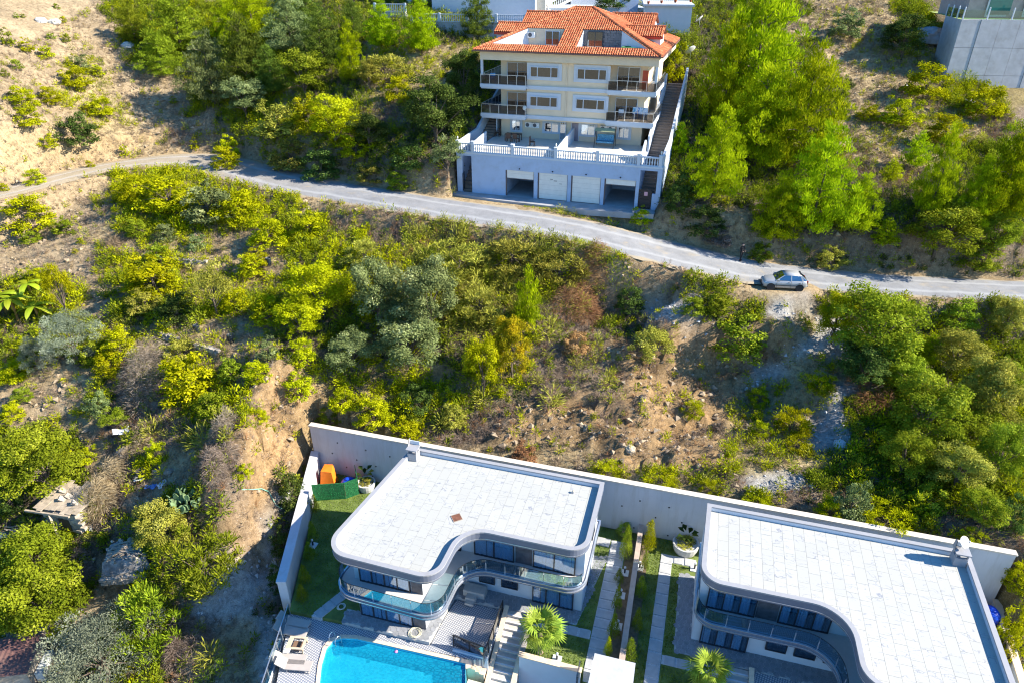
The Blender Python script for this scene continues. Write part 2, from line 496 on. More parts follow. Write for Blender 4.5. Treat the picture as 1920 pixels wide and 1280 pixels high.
ZZ = ZZ + _adds
# road bench
dmin = np.full(XX.shape, 1e9); rz = np.zeros(XX.shape); rw = np.ones(XX.shape) * 2
for i in range(len(ROAD) - 1):
    a, b = ROAD[i], ROAD[i + 1]
    x0, x1 = min(a[0], b[0]) - 8, max(a[0], b[0]) + 8; y0, y1 = min(a[1], b[1]) - 8, max(a[1], b[1]) + 8
    ix = slice(*np.searchsorted(GX, [x0, x1])); iy = slice(*np.searchsorted(GY, [y0, y1]))
    X_, Y_ = XX[iy, ix], YY[iy, ix]
    dx, dy = b[0] - a[0], b[1] - a[1]
    t = np.clip(((X_ - a[0]) * dx + (Y_ - a[1]) * dy) / (dx * dx + dy * dy), 0, 1)
    d = np.hypot(X_ - a[0] - t * dx, Y_ - a[1] - t * dy)
    m = d < dmin[iy, ix]
    dmin[iy, ix] = np.where(m, d, dmin[iy, ix]); rz[iy, ix] = np.where(m, a[2] + t * (b[2] - a[2]), rz[iy, ix]); rw[iy, ix] = np.where(m, a[3] + t * (b[3] - a[3]), rw[iy, ix])
k = np.clip((dmin - rw - 0.6) / 2.2, 0, 1); k = k * k * (3 - 2 * k)
ZZ = np.where(dmin < 1e8, (rz - 0.07 + 0.04 * fbm(XX, YY, 2, 4)) * (1 - k) + ZZ * k, ZZ)
ROADD = dmin - rw * 1.12
# dirt lay-by under the parked car
CARX, CARY, CARZ, _ = sight(1467, 540)
CARZ = float(T(CARX, CARY)) + .05
kc = np.clip((np.hypot((XX - CARX) * .8, (YY - CARY) * 1.25) - 1.9) / 1.3, 0, 1); kc = kc * kc * (3 - 2 * kc)
ZZ = CARZ * (1 - kc) + ZZ * kc
# flattened building plots
VY = rad(-15.8); VO = (-7.12, 38.97); V2O = (12.67, 33.19)
def vloc(o, a, b): return (o[0] + a * math.cos(VY) + b * math.sin(VY), o[1] + a * math.sin(VY) - b * math.cos(VY))
AY = rad(-17.5); AO = (-5.75, 73.6); AZ = 14.9
def aloc(a, b): return (AO[0] + a * math.cos(AY) - b * math.sin(AY), AO[1] + a * math.sin(AY) + b * math.cos(AY))
PLOT = [(-16.75, 46.6), vloc(VO, 40.3, -3.85), (32.4, 30.8), (30.3, 24.8), (25.2, 10), (-14.4, 10), (-15.2, 30.5)]
FRONT = [vloc(VO, -4.4, 10.2), vloc(VO, 3, 9.9), vloc(VO, 8.7, 6.6), vloc(VO, 20, 6.6), vloc(VO, 27, 6.6), vloc(VO, 40, 11), (30, 8), (-14.9, 8)]
inp = in_poly(XX, YY, PLOT)
ZZ = np.where(inp, -0.55, ZZ)
ZZ = np.where(inp & in_poly(XX, YY, FRONT), -3.4, ZZ)
AP = [aloc(-0.1, -0.2), aloc(21.6, -0.2), aloc(21.6, 9.5), aloc(-.1, 9.5)]
inb = in_poly(XX, YY, [aloc(-.25, 0.4), aloc(21.7, .4), aloc(21.7, 8.6), aloc(-.25, 8.6)])
ZZ = np.where(inb, AZ - 0.3, ZZ)
inb2 = in_poly(XX, YY, [aloc(-.25, 8.6), aloc(21.7, 8.6), aloc(21.7, 26), aloc(-.25, 26)])
ZZ = np.where(inb2, np.minimum(ZZ, 19.0), ZZ)
apr = in_poly(XX, YY, [aloc(-.6, -3.2), aloc(21.6, -2.6), aloc(21.6, .6), aloc(-.6, .6)])
ZZ = np.where(apr, np.minimum(ZZ, AZ - .25), ZZ)
BUILT = inp | inb | inb2 | apr | (kc < .9)
def cellval(A, x, y):
    i = np.clip(np.searchsorted(GX, x) - 1, 0, len(GX) - 2); j = np.clip(np.searchsorted(GY, y) - 1, 0, len(GY) - 2)
    return A[j, i]
# terrain mesh
SOIL = np.array([(0.36, 0.28, 0.178), (0.41, 0.32, 0.185), (0.216, 0.168, 0.124), (0.24, 0.192, 0.088), (0.152, 0.124, 0.072), (0.192, 0.152, 0.08), (0.36, 0.355, 0.345), (0.31, 0.21, 0.11), (0.12, 0.1, 0.068), (0.38, 0.31, 0.165)])  # the k tone puts shade under trees into the soil colour
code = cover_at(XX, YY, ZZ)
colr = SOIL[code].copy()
blur = colr.copy()
for _ in range(2):
    b_ = blur.copy()
    b_[1:] += blur[:-1]; b_[:-1] += blur[1:]; b_[:, 1:] += blur[:, :-1]; b_[:, :-1] += blur[:, 1:]
    blur = b_ / 5; blur[0] = blur[1]; blur[-1] = blur[-2]; blur[:, 0] = blur[:, 1]; blur[:, -1] = blur[:, -2]
colr = blur * (1 + 0.34 * fbm(XX * .35, YY * .35, 5, 12) + .2 * fbm(XX * 1.2, YY * 1.2, 3, 17))[..., None]
colr = colr * (1 - .8 * FACE[..., None]) + (np.array((.34, .225, .115)) * (1 + .5 * fbm(XX * 1.1, YY * 1.1, 3, 91))[..., None]) * .8 * FACE[..., None]
verge = np.clip(1 - np.abs(ROADD - .5) / 2.0, 0, 1)[..., None]
colr = colr * (1 - .7 * verge) + np.array((.37, .275, .165)) * .7 * verge
ny, nx = XX.shape
me = bpy.data.meshes.new('hillside')
idx = np.arange(nx * ny).reshape(ny, nx)
quads = np.stack([idx[:-1, :-1], idx[:-1, 1:], idx[1:, 1:], idx[1:, :-1]], -1).reshape(-1, 4)
me.vertices.add(nx * ny); me.loops.add(quads.size); me.polygons.add(len(quads))
me.vertices.foreach_set('co', np.stack([XX, YY, ZZ], -1).astype(np.float32).ravel())
me.loops.foreach_set('vertex_index', quads.ravel().astype(np.int32))
me.polygons.foreach_set('loop_start', np.arange(0, quads.size, 4, dtype=np.int32))
me.polygons.foreach_set('use_smooth', np.ones(len(quads), bool))
ca = me.color_attributes.new('soil', 'FLOAT_COLOR', 'POINT')
ca.data.foreach_set('color', np.c_[np.clip(colr.reshape(-1, 3), 0.02, .8), np.ones(nx * ny)].astype(np.float32).ravel())
me.update(); me.validate()
t = NT('soil')
at = t.n('ShaderNodeAttribute', attribute_name='soil')
n1 = t.noise(2.2, 8, rough=.68); n2 = t.noise(14, 5, rough=.7); n3 = t.noise(4.5, 6, rough=.75)
c1 = t.mix(t.ramp(n1, [(.32, (.55, .5, .46)), (.62, (1.12, 1.1, 1.05))]), (0, 0, 0), at.outputs['Color'], 'MIX')
m1 = t.mix(1.0, at.outputs['Color'], t.ramp(n1, [(.30, (.52, .48, .45)), (.50, (.95, .93, .9)), (.68, (1.25, 1.2, 1.12))]), 'MULTIPLY')
m2 = t.mix(.8, m1, t.ramp(n2, [(.3, (.6, .58, .56)), (.55, (1, 1, 1)), (.75, (1.3, 1.28, 1.25))]), 'MULTIPLY')
m2 = t.mix(.7, m2, t.ramp(n3, [(.36, (.45, .42, .40)), (.46, (1, 1, 1)), (.62, (1, 1, 1)), (.70, (1.5, 1.48, 1.45))]), 'MULTIPLY')
vo = t.n('ShaderNodeTexVoronoi', {'Vector': t.pos(), 'Scale': 5.0})
m3 = t.mix(t.ramp(vo.outputs['Distance'], [(.08, (.55, .55, .55)), (.2, (0, 0, 0))]), m2, (.5, .47, .42))
h = t.math('ADD', n1.outputs[0], t.math('MULTIPLY', n2.outputs[0], .5))
t.bsdf(m3, .95, t.bump(h, .9, .16), spec=.1)
hill = place('hillside', me); me.materials.append(t.m)
tag(hill, 'dry sandy hillside with cut banks around the road and villas', kind='structure')

# ------------------------------------------------------------------ road
rb = MB(); W = 16
rnd = random.Random(5)
for i, (x, y, z, w) in enumerate(ROAD):
    p, q = ROAD[max(i - 1, 0)], ROAD[min(i + 1, len(ROAD) - 1)]
    d = Vector((q[0] - p[0], q[1] - p[1])).normalized(); n = Vector((-d.y, d.x))
    for k_ in range(W + 1):
        s_ = (k_ / W * 2 - 1)
        ww = w * 1.24 + (0.7 * float(fbm(np.array(x * .9 + 40 * (s_ > 0)), np.array(y * .9), 4, 8)) if k_ in (0, W) else 0)
        rb.v.append((x + n.x * s_ * ww, y + n.y * s_ * ww, z + .03 - .10 * (abs(s_) ** 3) - (.03 if abs(abs(s_) - .45) < .13 else 0)))
    if i:
        o_ = len(rb.v) - 2 * (W + 1)
        for k_ in range(W): rb.f.append((o_ + k_, o_ + k_ + 1, o_ + W + 2 + k_, o_ + W + 1 + k_))
t = NT('road_gravel')
n1 = t.noise(.7, 6, rough=.65); n2 = t.noise(26, 4, rough=.8)
ge = t.pos(); sx = t.n('ShaderNodeSeparateXYZ', {0: ge})
left = t.ramp(t.math('MULTIPLY_ADD', sx.outputs[0], 1 / 30.0), [(0.0, (1, 1, 1)), (1.0, (0, 0, 0))]); left.inputs[0].links[0].from_node.inputs[2].default_value = 1.65
a_ = t.ramp(n1, [(.3, (.21, .21, .215)), (.7, (.30, .30, .305))])
b_ = t.ramp(n1, [(.3, (.32, .26, .17)), (.7, (.40, .33, .24))])
cc = t.mix(left, a_, b_)
cc = t.mix(.75, cc, t.ramp(n2, [(.25, (.6, .6, .6)), (.5, (1, 1, 1)), (.8, (1.35, 1.35, 1.35))]), 'MULTIPLY')
cc = t.mix(t.ramp(t.noise(.45, 5, rough=.7), [(.56, (0, 0, 0)), (.7, (.6, .6, .6))]), cc, (.40, .33, .23))
ac = t.n('ShaderNodeAttribute', attribute_name='across')
wob = t.math('ADD', ac.outputs['Fac'], t.math('MULTIPLY', t.noise(.5, 3).outputs[0], .25))
cc = t.mix(t.ramp(wob, [(.0, (.75, .75, .75)), (.12, (0, 0, 0))]), cc, (.36, .31, .22))
cc = t.mix(t.ramp(wob, [(.42, (0, 0, 0)), (.56, (.45, .45, .45)), (.70, (0, 0, 0))]), cc, (.46, .46, .46))
cc = t.mix(t.ramp(wob, [(.92, (0, 0, 0)), (1.12, (.85, .85, .85))]), cc, (.38, .31, .21))
t.bsdf(cc, .95, t.bump(n2, .9, .05), spec=.1)
road = rb.build('gravel_road', t.m, smooth=True)
at_ = road.data.attributes.new('across', 'FLOAT', 'POINT')
at_.data.foreach_set('value', np.tile(np.abs(np.linspace(-1, 1, W + 1)), len(ROAD)).astype(np.float32))
tag(road, 'pale grey gravel road curving across the hillside', kind='structure')
# ------------------------------------------------------------------ building materials
WHITE = M('white_render', (.53, .57, .62), .8, .04, 1.2, .15, 40)
CREAM = M('cream_render', (.70, .575, .41), .85, .05, 1.0, .15, 40)
BLUEW = M('garage_render', (.38, .47, .62), .85, .06, .8, .15, 30, dirt=.25)
FASCIA = M('grey_fascia', (.14, .155, .20), .45, .06, 3)
SILVER = M('brushed_metal', (.62, .64, .67), .3, .05, 6, metal=.8)
DARKF = M('dark_window_frame', (.03, .032, .04), .4, .05)
CAPST = M('parapet_cap', (.30, .30, .315), .6, .05, 4, dirt=.2)
STONEC = M('dark_stone_cladding', (.085, .085, .10), .5, .35, 3, .3, 12)
FLOORT = M('balcony_floor_tile', (.52, .50, .48), .55, .05, 5)
CURT = M('pale_curtain', (.70, .72, .74), .9, .08, 6)
GREYC = M('grey_curtain', (.25, .24, .23), .9, .1, 6)
ROOMSHADE = M('room_shade_panel', (.02, .022, .03), .9, .1)
CONC = M('concrete', (.42, .42, .43), .9, .12, 1.2, .4, 12, dirt=.3)
def streak_wall():
    t = NT('retaining_wall_white')
    mp = t.n('ShaderNodeMapping', {'Vector': t.pos(), 'Scale': (1.6, 1.6, .16)})
    s1 = t.noise(1.4, 5, mp.outputs[0], .7); n1 = t.noise(.6, 5)
    c = t.ramp(n1, [(.3, (.50, .505, .54)), (.7, (.57, .57, .60))])
    c = t.mix(t.ramp(s1, [(.5, (0, 0, 0)), (.75, (.5, .5, .5))]), c, (.36, .34, .31))
    z = t.n('ShaderNodeSeparateXYZ', {0: t.pos()}).outputs[2]
    sp = t.math('ADD', z, t.math('MULTIPLY', t.noise(2.5, 5).outputs[0], .7))
    c = t.mix(t.ramp(sp, [(.3, (.5, .5, .5)), (.75, (0, 0, 0))]), c, (.38, .33, .26))
    t.bsdf(c, .85, t.bump(t.noise(9, 4), .25))
    return t.m
WALLW = streak_wall()
SANDC = M('sandstone_coping', (.66, .52, .38), .8, .1, 4, .3, 20)
LAWN = M('lawn_soil', (.13, .17, .04), .95, .4, 1.2, .6, 25)
BEDSOIL = M('bed_soil', (.16, .115, .07), .95, .3, 4, .6, 20)
PAVES = M('path_slab', (.40, .40, .40), .85, .1, 3, .3, 25)
PEBBLE = M('path_pebbles', (.50, .50, .50), .9, .35, 30, .8, 40)
BROWNT = M('brown_stair_tread', (.24, .18, .14), .7, .15, 5, .2, 20)
GREYT = M('grey_stair_tread', (.46, .42, .38), .7, .1, 5, .2, 20)
GLASS = glass_mat('window_glass', (.62, .78, .90), .10)
RAILG = glass_mat('railing_glass', (.50, .65, .69), .08)
SMOKEG = glass_mat('smoked_railing_glass', (.50, .48, .47), .06)
REFG = glass_mat('dark_window_glass', (.30, .34, .38), .34)
BLACK = M('black_metal', (.02, .02, .022), .45, .1)

def roof_tile_mat():
    t = NT('white_marble_tile')
    oi = t.n('ShaderNodeObjectInfo'); tc = t.n('ShaderNodeTexCoord')
    off = t.n('ShaderNodeCombineXYZ', {0: t.math('MULTIPLY', oi.outputs['Random'], 91.0), 1: t.math('MULTIPLY', oi.outputs['Random'], 37.0)})
    p = t.n('ShaderNodeVectorMath', {0: tc.outputs['Object'], 1: off.outputs[0]}, operation='ADD')
    nz = t.noise(2.2, 3, p.outputs[0])
    sub = t.n('ShaderNodeVectorMath', {0: nz.outputs['Color'], 1: (.5, .5, .5)}, operation='SUBTRACT')
    sc = t.n('ShaderNodeVectorMath', {0: sub.outputs[0], 'Scale': .55}, operation='SCALE')
    p2 = t.n('ShaderNodeVectorMath', {0: p.outputs[0], 1: sc.outputs[0]}, operation='ADD')
    mp = t.n('ShaderNodeMapping', {'Vector': p2.outputs[0], 'Scale': (.75, 3.4, 1)})
    vo = t.n('ShaderNodeTexVoronoi', {'Vector': mp.outputs[0], 'Scale': 1.0}, feature='DISTANCE_TO_EDGE')
    line = t.ramp(vo.outputs[0], [(.0, (1, 1, 1)), (.03, (0, 0, 0))])
    msk = t.ramp(t.noise(1.5, 2, p.outputs[0]), [(.47, (0, 0, 0)), (.55, (1, 1, 1))])
    f = t.math('MULTIPLY', line.outputs[0], msk.outputs[0])
    f = t.math('MULTIPLY', f, .95)
    val = t.math('MULTIPLY_ADD', oi.outputs['Random'], .025); val.node.inputs[2].default_value = .395
    base = t.n('ShaderNodeCombineColor', {0: val, 1: t.math('MULTIPLY', val, .985), 2: t.math('MULTIPLY', val, .90)})
    soft = t.mix(t.ramp(t.noise(.6, 4), [(.45, (0, 0, 0)), (.75, (.16, .16, .16))]), base.outputs[0], (.45, .45, .45))
    t.bsdf(t.mix(f, soft, (.22, .23, .27)), .6, spec=.25)
    return t.m
RTILE = roof_tile_mat()
def curtain_mesh(name, w, h, seed, mat):
    r = random.Random(seed); m = MB(); n = max(10, int(w / .07)); 
    pts = [(w * i / n, -.015 - .03 * math.sin(i * 1.57 + r.random()) - .01 * r.random()) for i in range(n + 1)]
    for x, y in pts: m.v += [(x, y, 0), (x, y, h)]
    m.f = [(2 * i, 2 * i + 2, 2 * i + 3, 2 * i + 1) for i in range(n)]
    return m.mesh(name, mat)
def glazing(parent, x0, x1, z0, z1, y, panes, frame=DARKF, curtain=None, glass=GLASS, fw=.07, back=ROOMSHADE, name='window'):
    """a window set on a wall face at y (outside is -y): frame, panes, curtains"""
    m = MB()
    for a, b, c, d in ((x0, x1, z0, z0 + fw), (x0, x1, z1 - fw, z1)): m.box(a, b, y - .14, y - .002, c, d)
    xs = [x0 + (x1 - x0) * i / panes for i in range(panes + 1)] if isinstance(panes, int) else [x0 + (x1 - x0) * p for p in panes]
    for i, x in enumerate(xs):
        a = x if i == 0 else (x - fw if i == len(xs) - 1 else x - fw / 2)
        m.box(a, a + fw, y - .138, y - .004, z0 + fw, z1 - fw)
    fr = m.build(name, frame, parent)
    MB().box(x0 + .01, x1 - .01, y - .03, y - .001, z0 + .01, z1 - .01).build('backing', back, fr)  # flat panel on the solid wall; its dark colour stands for the unlit room
    for i in range(len(xs) - 1):
        MB().box(xs[i] + fw * .4, xs[i + 1] - fw * .4, y - .112, y - .1, z0 + fw * .8, z1 - fw * .8).build('pane', glass, fr)
        if curtain:
            for (c0, c1, cm) in curtain:
                a = xs[i] + (xs[i + 1] - xs[i]) * c0 + .03; b = xs[i] + (xs[i + 1] - xs[i]) * c1 - .03
                place('curtain', curtain_mesh('curtain', b - a, z1 - z0 - 2 * fw, int(a * 77 + z0 * 13) & 255, cm), fr, (a, y - .036, z0 + fw))
    return fr

# ------------------------------------------------------------------ the two villas
def offset_path(path, d):
    out = []
    for i, p in enumerate(path):
        a, b = Vector(path[max(i - 1, 0)]), Vector(path[min(i + 1, len(path) - 1)])
        t_ = (b - a).normalized()
        out.append((p[0] - t_.y * d, p[1] + t_.x * d))
    return out
def resample(path, step):
    out = [path[0]]; acc = 0
    for i in range(1, len(path)):
        p, q = Vector(path[i - 1]), Vector(path[i]); L = (q - p).length; pos = step - acc
        while pos <= L:
            out.append(tuple(p + (q - p) * (pos / L))); pos += step
        acc = (acc + L) % step if L else acc
        acc = L - (pos - step)
    return out
def villa(label, origin, corners, rail_from, gf_boxes, mirror, side_label):
    root = thing('villa', label, 'villa', (*origin, 0), VY)
    outl = fillet(corners)
    # walls
    for z0, z1, nm in ((-.2, 2.8, 'wall'), (3.24, 6.0, 'wall')):
        m = MB(); m.prism(gf_boxes, z0, z1); m.build('wall', WHITE, root, label='white rendered ' + ('ground floor walls' if z0 < 0 else 'upper floor walls'))
    # balcony deck with two bands and bright trims
    bal = [(x, y) for x, y in inset(outl, .05)]
    MB().prism(bal, 2.80, 3.24).build('balcony_slab', FASCIA, root)
    inn = inset(outl, .22)
    MB().prism(inset(outl, .20), 3.242, 3.262).build('balcony_floor', FLOORT, root)
    for z in (2.94, 3.22):
        MB().ribbon(inset(outl, -.005), inset(outl, .10), z, z + .06).build('metal_trim', SILVER, root)
    # roof slab, fascia, parapet
    MB().prism(inset(outl, .02), 6.0, 6.34).build('roof_slab', FASCIA, root)
    MB().ribbon(outl, inset(outl, .22), 6.1, 6.62).build('fascia', FASCIA, root)
    MB().ribbon(inset(outl, -.02), inset(outl, .26), 6.62, 6.72).build('parapet_cap', CAPST, root)
    MB().ribbon(inset(outl, .222), inset(outl, .25), 6.34, 6.62).build('parapet_face', WHITE, root)
    MB().ribbon(inset(outl, -.012), inset(outl, .1), 6.12, 6.17).build('metal_trim', SILVER, root)
    # marble roof tiles, each a slab with open joints
    inn = inset(outl, .252)
    xs = [p[0] for p in inn]; ys = [p[1] for p in inn]
    TW, TL, g = .64, 1.24, .005
    fm = MB().box(-TW / 2 + g, TW / 2 - g, -TL / 2 + g, TL / 2 - g, 0, .02).mesh('roof_tile', RTILE)
    MB().prism(inset(outl, .24), 6.341, 6.352).build('tile_bed', M('tile_grout', (.375, .365, .34), .9, .05), root)
    nx_ = int((max(xs) - min(xs)) / TW) + 1; ny_ = int((max(ys) - min(ys)) / TL) + 1
    rr = random.Random(7)
    for i in range(nx_):
        for j in range(ny_):
            x0 = min(xs) + i * TW; y1 = max(ys) - j * TL - (TL * .33 if i % 2 else 0) + .41; 
            cx, cy = x0 + TW / 2, y1 - TL / 2
            c = clip_rect(inn, x0 + g, x0 + TW - g, y1 - TL + g, y1 - g)
            if len(c) < 3 or abs(area2(c)) / 2 < .02: continue
            full = abs(area2(c)) / 2 > (TW - 2 * g) * (TL - 2 * g) * .995
            if full:
                place('roof_tile', fm, root, (cx, cy, 6.353 + rr.random() * .004))
            else:
                place('roof_tile', MB().prism([(x - cx, y - cy) for x, y in c], 0, .02).mesh('roof_tile', RTILE), root, (cx, cy, 6.353 + rr.random() * .004))
    # glass railing along the balcony edge
    n = len(outl)
    path = [outl[(rail_from[0] + k_) % n] for k_ in range(rail_from[1])]
    s_ = 1 if area2(outl) > 0 else -1
    path = offset_path(path, .13 * s_)
    fine = resample(path, .09)
    per = 14
    for a in range(0, len(fine) - 2, per):
        seg = fine[a:a + per + 1]
        if len(seg) < 3: continue
        o1, o2 = offset_path(seg, .012), offset_path(seg, -.012)
        tr = lambda q: [tuple(Vector(q[0]) + (Vector(q[1]) - Vector(q[0])) * .2)] + q[1:-1] + [tuple(Vector(q[-1]) + (Vector(q[-2]) - Vector(q[-1])) * .2)]
        MB().ribbon(tr(o1), tr(o2), 3.27, 4.2, closed=False).build('railing_pane', RAILG, root)
        p = seg[0]
        MB().box(-.025, .025, -.025, .025, 3.25, 3.95).build('railing_post', SILVER, root, loc=(p[0], p[1], 0))
    MB().tube([(x, y, 4.22) for x, y in fine], .018, 5).build('handrail', BLACK, root)
    return root, outl

C1 = [(-.05, 0, 0), (13.85, 0, 0), (13.85, -6.5, 1.2), (6.15, -6.5, 1.7), (6.0, -10.8, 1.3), (-1.55, -10.6, 1.5)]
C2 = [(0, 0, 0), (15.05, 0, 0), (14.75, -10.9, 1.2), (7.75, -10.9, 1.3), (7.65, -6.45, 1.9), (-.2, -6.5, 1.2)]
G1 = [(.05, -.2), (13.6, -.2), (13.6, -5.2), (4.3, -5.2), (4.3, -9.25), (-.3, -9.25)]
G2 = [(.05, -.2), (14.7, -.2), (14.5, -9.3), (9.3, -9.3), (9.3, -5.2), (.05, -5.2)]
v1, out1 = villa('white villa with a flat marble roof and S-curved balcony facing the turquoise pool', VO, C1, (5, 37), G1, False, '')
v2, out2 = villa('white villa with a flat marble roof and dish-bearing chimney, beyond the garden divider wall', V2O, C2, (10, 33), G2, True, '')
# openings of villa one: local wall faces
P4 = [(.02, .98, CURT)]
HALF = [(.0, .62, CURT), (.66, 1.0, GREYC)]
glazing(v1, .10, 3.52, 3.27, 5.7, -9.25, 4, curtain=P4)
glazing(v1, -.2, 3.46, .0, 2.5, -9.25, 4, curtain=P4)
glazing(v1, 6.32, 9.03, 3.27, 5.7, -5.2, 2, curtain=P4)
glazing(v1, 10.3, 13.05, 3.27, 5.7, -5.2, 2, curtain=P4)
glazing(v1, 4.55, 5.4, 3.27, 5.7, -5.2, 1)
glazing(v1, 10.3, 13.05, .03, 2.5, -5.2, 3, curtain=P4)
glazing(v1, 6.6, 7.7, .75, 1.7, -5.2, 1, fw=.06)
glazing(v1, 8.15, 9.3, .75, 1.7, -5.2, 1, fw=.06)
box('cladding_panel', STONEC, v1, 9.12, 10.2, -5.26, -5.202, 3.27, 5.95)
box('cladding_panel', STONEC, v1, 3.6, 4.32, -9.31, -9.252, 3.27, 5.95)
box('cladding_panel', STONEC, v1, 3.52, 4.32, -9.31, -9.252, -.02, 2.78)
box('wall_lamp', BLACK, v1, 5.9, 6.05, -5.3, -5.202, 4.6, 4.8)
MB().box(-.06, .06, -.06, .06, -1.2, 1.2).build('side_window', DARKF, v1, loc=(13.62, -3.2, 1.5))
MB().box(-.05, .05, -.5, .5, -.9, .9).build('side_window', DARKF, v1, loc=(13.62, -2.0, 4.6))
for y_ in (-1.6, -1.9): box('wall_vent', BLACK, v1, 13.6, 13.68, y_, y_ + .12, 2.0, 2.1)
# villa two
glazing(v2, .5, 3.3, 3.27, 5.7, -5.2, 3, curtain=HALF)
glazing(v2, 4.6, 7.4, 3.27, 5.7, -5.2, 3, curtain=HALF)
glazing(v2, .54, 3.33, .03, 2.5, -5.2, 3, curtain=HALF)
glazing(v2, 4.35, 5.55, .75, 1.7, -5.2, 1, fw=.06)
glazing(v2, 5.98, 7.2, .75, 1.7, -5.2, 1, fw=.06)
glazing(v2, 7.65, 8.7, .75, 1.7, -5.2, 1, fw=.06)
glazing(v2, 9.8, 14.0, 3.27, 5.7, -9.3, 4, curtain=P4)
box('cladding_panel', STONEC, v2, 3.36, 4.54, -5.26, -5.202, 3.27, 5.95)
box('wall_lamp', BLACK, v2, 8.0, 8.15, -5.3, -5.202, 4.6, 4.75)
box('balcony_screen', SILVER, v2, -.1, -.04, -5.9, -5.3, 3.27, 4.6)
# roof furniture
ht = thing('roof_hatch', 'square brown drain cover on the white roof of the pool villa', 'roof hatch', (*vloc(VO, 5.29, 5.5), 6.372), VY + rad(40))
box('cover', M('rusty_plate', (.17, .07, .04), .7, .3, 6), ht, -.28, .28, -.28, .28, 0, .03)
MB().ribbon([(-.31, -.31), (.31, -.31), (.31, .31), (-.31, .31)], [(-.28, -.28), (.28, -.28), (.28, .28), (-.28, .28)], 0, .035).build('frame', M('hatch_frame', (.3, .25, .2)), ht)
def chimney(label, loc, sx):
    c = thing('roof_chimney', label, 'chimney', (*loc, 6.37), VY)
    c.scale = (.74, .74, .74)
    box('base', CAPST, c, -.45, .45, -.45, .45, 0, .85)
    for y_ in (-.40, .2):
        MB().box(-.45, -.38, y_, y_ + .2, .85, 1.25).box(.38, .45, y_, y_ + .2, .85, 1.25).build('leg', CAPST, c)
    box('cap', CAPST, c, -.55, .55, -.55, .55, 1.25, 1.36)
    MB().add([(-.55, -.08, 1.36), (-.55, .5, 1.36), (-.5, .5, 2.0), (-.5, .2, 2.0)], [(0, 1, 2, 3)]).add([(-.5, -.08, 1.36), (-.5, .5, 1.36), (-.45, .5, 2.0), (-.45, .2, 2.0)], [(3, 2, 1, 0)]).build('side_slab', CAPST, c)
    box('back_slab', WHITE, c, -.52, .5, .43, .5, 1.36, 1.75)
    return c
chimney('white boxy chimney on the rear left corner of the pool villa roof', vloc(VO, .35, .75), 1)
chimney('white boxy chimney carrying a satellite dish on the far villa roof', vloc(V2O, 14.35, .75), 1)
def sat_dish(label, loc, rz, r, mast, tilt=.9):
    d = thing('satellite_dish', label, 'satellite dish', loc, rz)
    m = MB(); n = 20; rings = 5
    prof = [(r * i / rings, .22 * r * (i / rings) ** 2) for i in range(1, rings + 1)]
    prof = [(.001, 0)] + prof + [(r * 1.0, .22 * r - .03)] + [(p[0], p[1] - .03) for p in prof[::-1]] + [(.001, -.03)]
    o = MB().lathe(prof, n).build('reflector', M('dish_paint', (.62, .61, .56), .5, .06), d, smooth=True)
    o.location = (0, 0, mast); o.rotation_euler = (tilt, 0, 0)
    MB().tube([(0, .05, 0), (0, .05, mast)], .03, 6).build('mast', SILVER, d)
    R_ = Matrix.Rotation(tilt, 3, 'X'); tip = R_ @ Vector((0, 0, r * .95)) + Vector((0, 0, mast)); low = R_ @ Vector((0, -r * .95, .2 * r)) + Vector((0, 0, mast))
    MB().tube([low, tip], .014, 5).build('feed_arm', SILVER, d)
    MB().lathe([(.03, 0), (.04, .05), (.04, .12), (.01, .13)], 8, tuple(tip)).build('receiver', M('receiver_plastic', (.6, .6, .6)), d)
    return d
sat_dish('round white satellite dish on the far villa chimney', (*vloc(V2O, 14.3, .62), 7.38), rad(25), .36, .5)
vt = thing('roof_vent', 'small grey vent stub near the back edge of the pool villa roof', 'roof vent', (*vloc(VO, 12.0, 1.2), 6.37), VY)
MB().lathe([(.07, 0), (.07, .16)], 8).build('pipe', CONC, vt)
MB().lathe([(.1, .16), (.02, .24)], 8).build('cap', SANDC, vt)

# ------------------------------------------------------------------ retaining wall behind the villas
def wl(a, b): return vloc(VO, a, b)
rw_ = thing('retaining_wall', 'long white retaining wall behind both villas with small drain holes', 'retaining wall', (*VO, 0), VY)
MB().prism([(-10.4, 2.8), (39.8, 2.8), (39.8, 3.14), (-10.4, 3.14)], -1, 4.48).build('wall', WALLW, rw_)
MB().prism([(-10.46, 2.74), (39.86, 2.74), (39.86, 3.2), (-10.46, 3.2)], 4.48, 4.6).build('coping', M('wall_coping', (.60, .53, .44), .9, .15, 3, .4, 15), rw_)
hole = MB().lathe([(.06, 0), (.06, .03), (.05, .035)], 8).mesh('drain_hole', M('drain_black', (.015, .015, .015)))
for a, z in ((-6.6, 5.4), (-4.2, 5.2), (-2.2, 5.0), (-.4, 4.6), (-7.2, 4.2), (-5.1, 4.0), (-3.5, 3.7), (-6.1, 3.0), (-3.9, 2.6), (-1.6, 3.2), (-2.3, 2.2), (16.2, 5.3), (18.2, 5.2), (15.0, 4.5), (17.4, 4.0), (19.2, 4.0), (16.0, 2.6), (18.4, 2.5), (36.2, 4.2), (36.9, 3.0)):
    place('drain_hole', hole, rw_, (a * 1.04 + (-1.2 if a < 5 else -.6), 2.8, max(.4, z - 2.1)), (rad(90), 0, 0))
for a in (-3.2, 1.5, 14.9, 17.6): box('joint', M('joint_grey', (.5, .5, .52)), rw_, a, a + .02, 2.792, 2.799, 0, 4.4)
pts_l = [(-8.6, .25), (-8.0, .25), (-4.65, -10.1), (-5.35, -10.1)]
sw = thing('side_wall', 'thick white garden wall running along the left of the pool villa lawn', 'garden wall')
